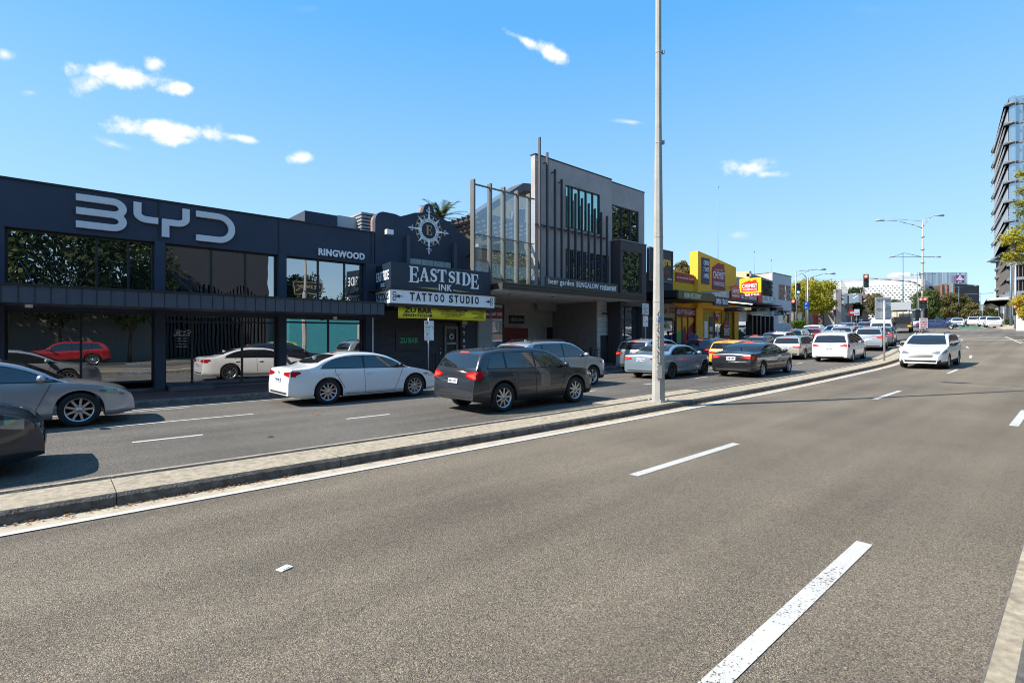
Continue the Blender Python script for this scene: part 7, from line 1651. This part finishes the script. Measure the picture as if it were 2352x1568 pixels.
for px, yy, pts, mi in [(1871,722,circ(.95),0),(1872,739,circ(.85),0),(1893,725,[(-1.5,-2.3),(1.6,-2.3),(1.6,2.2),(-.6,2.2)],1),(1893.2,735,[(-.9,-1.6),(.2,-1.6),(1.3,1.1),(.6,1.6)],2),(1845,730,[(-1.2,-1),(0,-1.3),(1.2,.3),(.3,1.2)],2),(1835,726,circ(.7),3)]+[(1879+(i % 2)*3,712+5*i,sq,4 if i % 2 else 3) for i in range(7)]:
    mb = MB(); t_ = (px-1822)/(1921-1822); O = a.lerp(b, t_); mb.prism(pts, (O.x,O.y,zk(yy,84+8*t_)), d, (0,0,1), -n_, .02, .05+(.01 if mi == 2 else 0)); mb.build('mural_shape', MU[mi], mw)
gs = thing('grey_shop', 'grey two-storey shop with glazed upper corner past the mural', 'building', (*far(1930,95),4)); quad_block(gs, 'wall', 1919.5, 88, 1932, 88, 664, 2, M_wall, 8); a, b, d, n_, z1 = quad_block(gs, 'front', 1932, 88, 1946, 104, 664, 2, mat('grey_shop_front', (.22,.22,.23), .7), 8)
mb = MB()
for i in range(8): t_ = (i+.1)/8; O = a.lerp(b, t_); mb.prism([(0,0),((b-a).length/8*.8,0),((b-a).length/8*.8,4.2),(0,4.2)], (O.x,O.y,zk(700,90)), d, (0,0,1), -n_, .02, .08)
mb.build('window', M_gl_sky, gs)
quad_block(gs, 'awning', 1918, 86, 1950, 103, 707, zk(717,86), mat('awning_grey', (.3,.3,.3), .7), 1.5)
jl = thing('rooftop_sign', 'brown box sign with white letters beside the perforated facade', 'sign', (*far(1907,120),10)); a, b, d, n_, z1 = quad_block(jl, 'box', 1897, 120, 1921, 122, 653.5, 8, mat('taupe_box', (.15,.12,.10), .7), 6)
mb = MB(); text_on(mb, 'JL', Vector((*far(1904,119.6), zk(665,120))), u, (0,0,1), f, 1.1, .75, 0, .03, .05, .15); mb.build('lettering', M_white, jl)
mb = MB(); quad_block(jl, 'plant_box', 1900, 124, 1912, 124, 648, 9, M_tdark, 3)
br = thing('brick_shop_row', 'row of brick and dark shopfronts with gabled roof behind the narrow tree', 'building', (*far(1970,115),4)); a, b, d, n_, z1 = quad_block(br, 'wall', 1946, 104, 1975, 128, 676, 3, brick_mat('far_brick', (.20,.10,.07), (.25,.13,.09), (.2,.18,.16), 3), 8)
quad_block(br, 'wall', 1972, 128, 1995, 140, 675, 3, MATS['far_brick'], 10); quad_block(br, 'bay', 1966, 122, 1980, 122, 673, 3, M_wall, 6)
mb = MB(); q = Vector((*far(1996,130), zk(688,130))); mb.prism([(-1.5,0),(1.5,0),(0,1.5)], q, u, (0,0,1), (CT,ST,0), 0, 8); mb.build('gable_roof', mat('dark_tile', (.10,.06,.05), .8), br)
mb = MB()
for px, k_ in ((1949,106),(1956,111),(1963,116)): q = Vector((*far(px,k_-.6), zk(697,k_))); mb.prism([(0,0),(.9,0),(.9,1.9),(0,1.9)], q, u, (0,0,1), f, 0, .1)
mb.build('window', M_gl_sky, br)
mb = MB(); 
for p0, p1, k_ in (((1953,690),(1971,679),108),((1984,692),(1995,685),125)): mb.tube(pt(*p0,k_), pt(*p1,k_), .10, n=6)
mb.build('flag_pole', M_white, br)
# backdrop of low rooftops and trees closing the far street
hills = MB(); V = []
for i in range(60):
    a_ = rad(-75+150*i/59); rr = 480; hgt = 9+5*math.sin(i*.9)+3*math.sin(i*2.3); V += [(rr*math.cos(a_+T), rr*math.sin(a_+T), -5), (rr*math.cos(a_+T), rr*math.sin(a_+T), hgt)]
hills.add(V, [(2*i,2*i+2,2*i+3,2*i+1) for i in range(59)]); struct(hills.build('hills', mat('far_hills', (.07,.09,.05), .95, var=.4, vscale=.05)))

# ------------------------------------------------------------------ across the street behind the photographer (seen only in the glass)
for i, (x, y, h, r_, sd, lb) in enumerate(((-11,-9.5,12,4.6,41,'far left leafy tree mirrored in the showroom windows'),(-5,-10,13,5,42,'second leafy tree mirrored in the left showroom windows'),(.5,-9.5,12.5,4.6,43,'leafy tree behind the mirrored red car'),(4.6,-11,12,3.6,47,'leafy tree next to the mirrored timber slats'),(27,-15,10,4,44,'leafy tree mirrored beside the music sign'),(35,-13,11,4,45,'leafy tree mirrored in the dark bay window'),(20.5,-18,9.5,3.6,46,'leafy tree behind the mirrored music sign'))):
    tree(x, y, 0, h, r_, 'green' if i % 2 else 'dark', lb, leaves=7500, ls=.2, crown0=.18, seed=sd, blobs=24, group='trees across the street')
ob_ = thing('slatted_building', 'dark building with timber slats across the street, seen in the upper glass', 'building', (10,-14,0)); mb = MB(); mb.box(6.6,15.6,-20,-14,0,13.5); mb.build('wall', mat('dark_cladding', (.03,.03,.035), .7), ob_)
mb = MB(); x = 6.6
while x < 15.6: mb.box(x,x+.12,-14.1,-14.0,0,6.3+.3*math.sin(x*2)); x += .3
mb.build('timber_slat', mat('timber', (.35,.18,.11), .7, var=.3), ob_)
mb = MB(); mb.box(-30,6.5,-13.2,-13,0,5.2); tag(mb.build('boundary_wall', mat('render_beige', (.17,.165,.155), .8)), 'pale boundary wall across the street mirrored in the showroom glass', 'wall')
og = thing('office_block', 'grey office block across the street mirrored in the bay window', 'building', (70,-22,1)); mb = MB(); mb.box(40,110,-34,-18,0,15); mb.build('wall', mat('office_grey', (.16,.155,.15), .8, var=.1), og)
for i in range(4): mb = MB(); mb.box(40.5,109.5,-17.95,-17.9,2.5+3.8*i,4.4+3.8*i); mb.build('window', M_tglass, og)
tree(47, -9, .9, 9, 4, 'gold', 'golden tree in front of the grey office block', leaves=6000, ls=.2, crown0=.2, seed=51, blobs=20, group='trees across the street'); tree(57, -9, 1.3, 11, 4, 'green', 'green tree in front of the grey office block', leaves=6000, ls=.2, crown0=.2, seed=52, blobs=20, group='trees across the street')
tree(73, -12, 1.9, 25, 7.5, 'dark', 'very tall dark tree mirrored in the upper restaurant window', leaves=9000, ls=.4, crown0=.15, seed=53, blobs=26, group='trees across the street'); tree(59, -13, 1.3, 9.5, 4, 'lime', 'bright green tree mirrored in the green window', leaves=7000, ls=.3, crown0=.15, seed=54, blobs=22, group='trees across the street')
fs = thing('music_shop', 'teal shop across the street with a framed music sign', 'building', (21,-13,0)); mb = MB(); mb.box(17.3,25,-20,-13,0,5.4); mb.build('wall', mat('teal_render', (.05,.28,.32), .7), fs); mb = MB(); mb.box(17.6,20.6,-13.1,-12.95,6.3,7.4); mb.build('sign', M_slate, fs)
mb = MB()
for p in ((17.65,20.55,6.35,6.40),(17.65,20.55,7.3,7.35),(17.65,17.7,6.35,7.35),(20.5,20.55,6.35,7.35)): mb.box(p[0],p[1],-12.95,-12.93,p[2],p[3])
text_on(mb, 'FIVE STAR MUSIC', (20.3,-12.94,6.7), (-1,0,0), (0,0,1), (0,1,0), 2.5, .32, 0, .02, .01); mb.build('lettering', M_gold, fs)

# ------------------------------------------------------------------ light, sky, camera
EL = rad(43); AZX, AZY = -.879, .478
sd = Vector((AZX*math.cos(EL), AZY*math.cos(EL), math.sin(EL)))
ld = bpy.data.lights.new('sun', 'SUN'); ld.energy = 4.0; ld.angle = rad(.53); ld.color = (1.0,.945,.86)
lo = bpy.data.objects.new('sun', ld); COL.objects.link(lo); lo.rotation_euler = sd.to_track_quat('Z','Y').to_euler()
w = bpy.data.worlds.new('World'); S.world = w; w.use_nodes = True; nt = w.node_tree; N = nt.nodes; Lk = nt.links; bg_ = N['Background']
sk = N.new('ShaderNodeTexSky'); sk.sky_type = 'NISHITA'; sk.sun_disc = False; sk.sun_elevation = EL; sk.sun_rotation = math.atan2(AZX, AZY); sk.altitude = 100; sk.air_density = 1.0; sk.dust_density = .15; sk.ozone_density = 1.4
STR = .15; bg_.inputs['Strength'].default_value = STR
hsv = N.new('ShaderNodeHueSaturation'); hsv.inputs['Saturation'].default_value = 1.05; Lk.new(sk.outputs[0], hsv.inputs['Color']); tn = N.new('ShaderNodeVectorMath'); tn.operation = 'MULTIPLY'; Lk.new(hsv.outputs[0], tn.inputs[0]); tn.inputs[1].default_value = (.90,.95,1.02); last = tn.outputs[0]
spz = N.new('ShaderNodeSeparateXYZ'); tcz = N.new('ShaderNodeTexCoord'); Lk.new(tcz.outputs['Generated'], spz.inputs[0]); cr = N.new('ShaderNodeValToRGB'); Lk.new(spz.outputs['Z'], cr.inputs[0]); e_ = cr.color_ramp.elements; e_[0].position = 0; e_[0].color = (.57,.79,.97,1); e_[1].position = 1; e_[1].color = (.14,.32,.62,1)
for p_, c_ in ((.12,(.44,.72,.98,1)),(.30,(.30,.62,.99,1)),(.52,(.115,.47,.98,1))): q_ = e_.new(p_); q_.color = c_
sc_ = N.new('ShaderNodeVectorMath'); sc_.operation = 'SCALE'; Lk.new(cr.outputs[0], sc_.inputs[0]); sc_.inputs['Scale'].default_value = 3.15
mg = N.new('ShaderNodeMixRGB'); mg.inputs[0].default_value = .86; Lk.new(last, mg.inputs[1]); Lk.new(sc_.outputs[0], mg.inputs[2]); last = mg.outputs[0]
gm = N.new('ShaderNodeMix'); 
tc = N.new('ShaderNodeTexCoord'); nz = N.new('ShaderNodeTexNoise'); nz.inputs['Scale'].default_value = 22; nz.inputs['Detail'].default_value = 10; nz.inputs['Roughness'].default_value = .62
N.remove(gm)
Lk.new(tc.outputs['Generated'], nz.inputs['Vector'])
def vmath(op, a, b=None):
    n_ = N.new('ShaderNodeVectorMath'); n_.operation = op
    for i, q in enumerate((a, b)):
        if q is None: continue
        if isinstance(q, (tuple, Vector)): n_.inputs[i].default_value = tuple(q)
        else: Lk.new(q, n_.inputs[i])
    return n_
def fmath(op, a, b=None, c=None, clamp=False):
    n_ = N.new('ShaderNodeMath'); n_.operation = op; n_.use_clamp = clamp
    for i, q in enumerate((a, b, c)):
        if q is None: continue
        if isinstance(q, (int, float)): n_.inputs[i].default_value = q
        else: Lk.new(q, n_.inputs[i])
    return n_.outputs[0]
n2z = N.new('ShaderNodeTexNoise'); n2z.inputs['Scale'].default_value = 9; n2z.inputs['Detail'].default_value = 3; Lk.new(tc.outputs['Generated'], n2z.inputs['Vector'])
wob = fmath('ADD', fmath('MULTIPLY_ADD', nz.outputs['Fac'], 2.3, -1.27), fmath('MULTIPLY_ADD', n2z.outputs['Fac'], 1.0, -.5))
total = None
Gd = tc.outputs['Generated']
for (px, py, wx, wy, amp, rot) in ((232,160,62,30,1.1,0),(290,172,90,26,1.1,-4),(350,150,34,20,.9,30),(205,190,50,26,.8,30),(408,205,44,18,.95,0),(392,300,100,27,1.1,-6),(405,322,62,16,.9,0),(350,290,60,20,.9,8),(555,318,46,11,.7,-10),(690,362,36,17,.75,0),(1205,92,75,13,.75,-22),(1265,122,48,20,.95,-32),(1715,383,70,26,.95,0),(1765,400,55,12,.6,0),(10,125,22,16,.6,0),(68,213,20,9,.35,0),(262,332,42,10,.35,-20),(1445,280,50,6,.35,-4),(1690,540,30,10,.25,0),(700,20,60,14,.12,0),(2000,20,120,20,.1,0)):
    dr = ray(px, py); c_ = Vector((dr[0],dr[1],dr[2])).normalized(); rg = Vector((ST,-CT,0)); rg = (rg-c_*rg.dot(c_)).normalized(); up = rg.cross(c_); up = up if up.z > 0 else -up
    q = rad(rot); rg2 = rg*math.cos(q)+up*math.sin(q); up2 = up*math.cos(q)-rg*math.sin(q); sc = FP*(1/c_.dot(Vector((CT,ST,0))))
    a_ = vmath('DOT_PRODUCT', Gd, rg2*(sc/wx)).outputs['Value']; b_ = vmath('DOT_PRODUCT', Gd, up2*(sc/wy)).outputs['Value']; d_ = vmath('DOT_PRODUCT', Gd, c_).outputs['Value']
    r_ = fmath('SQRT', fmath('ADD', fmath('MULTIPLY', a_, a_), fmath('MULTIPLY', b_, b_)))
    m_ = fmath('SUBTRACT', 1.0, fmath('MULTIPLY', r_, .84)); m_ = fmath('ADD', m_, wob); m_ = fmath('MULTIPLY', fmath('MAXIMUM', m_, 0.0), amp); m_ = fmath('MULTIPLY', m_, fmath('GREATER_THAN', d_, .6))
    total = m_ if total is None else fmath('MAXIMUM', total, m_)
mr = N.new('ShaderNodeMapRange'); mr.interpolation_type = 'SMOOTHSTEP'; mr.inputs['From Min'].default_value = .02; mr.inputs['From Max'].default_value = .72; Lk.new(total, mr.inputs['Value'])
mx = N.new('ShaderNodeMixRGB'); Lk.new(mr.outputs[0], mx.inputs[0]); Lk.new(last, mx.inputs[1]); mx.inputs[2].default_value = (3.5,3.55,3.7,1); Lk.new(mx.outputs[0], bg_.inputs['Color'])
cam = bpy.data.cameras.new('camera'); cam.lens = 18.0; cam.sensor_width = 36; cam.clip_start = .05; cam.clip_end = 3000; cam.shift_y = -(784-YH)/2352
co = bpy.data.objects.new('camera', cam); COL.objects.link(co); co.location = (0,0,HC); co.rotation_euler = (PI/2, 0, T-PI/2); S.camera = co
S.view_settings.view_transform = 'Standard'; S.view_settings.look = 'None'; S.view_settings.exposure = 1.12; S.view_settings.gamma = 1
S.render.film_transparent = False; S.cycles.filter_width = 1.05; S.cycles.max_bounces = 8; S.cycles.transparent_max_bounces = 16; S.cycles.glossy_bounces = 5
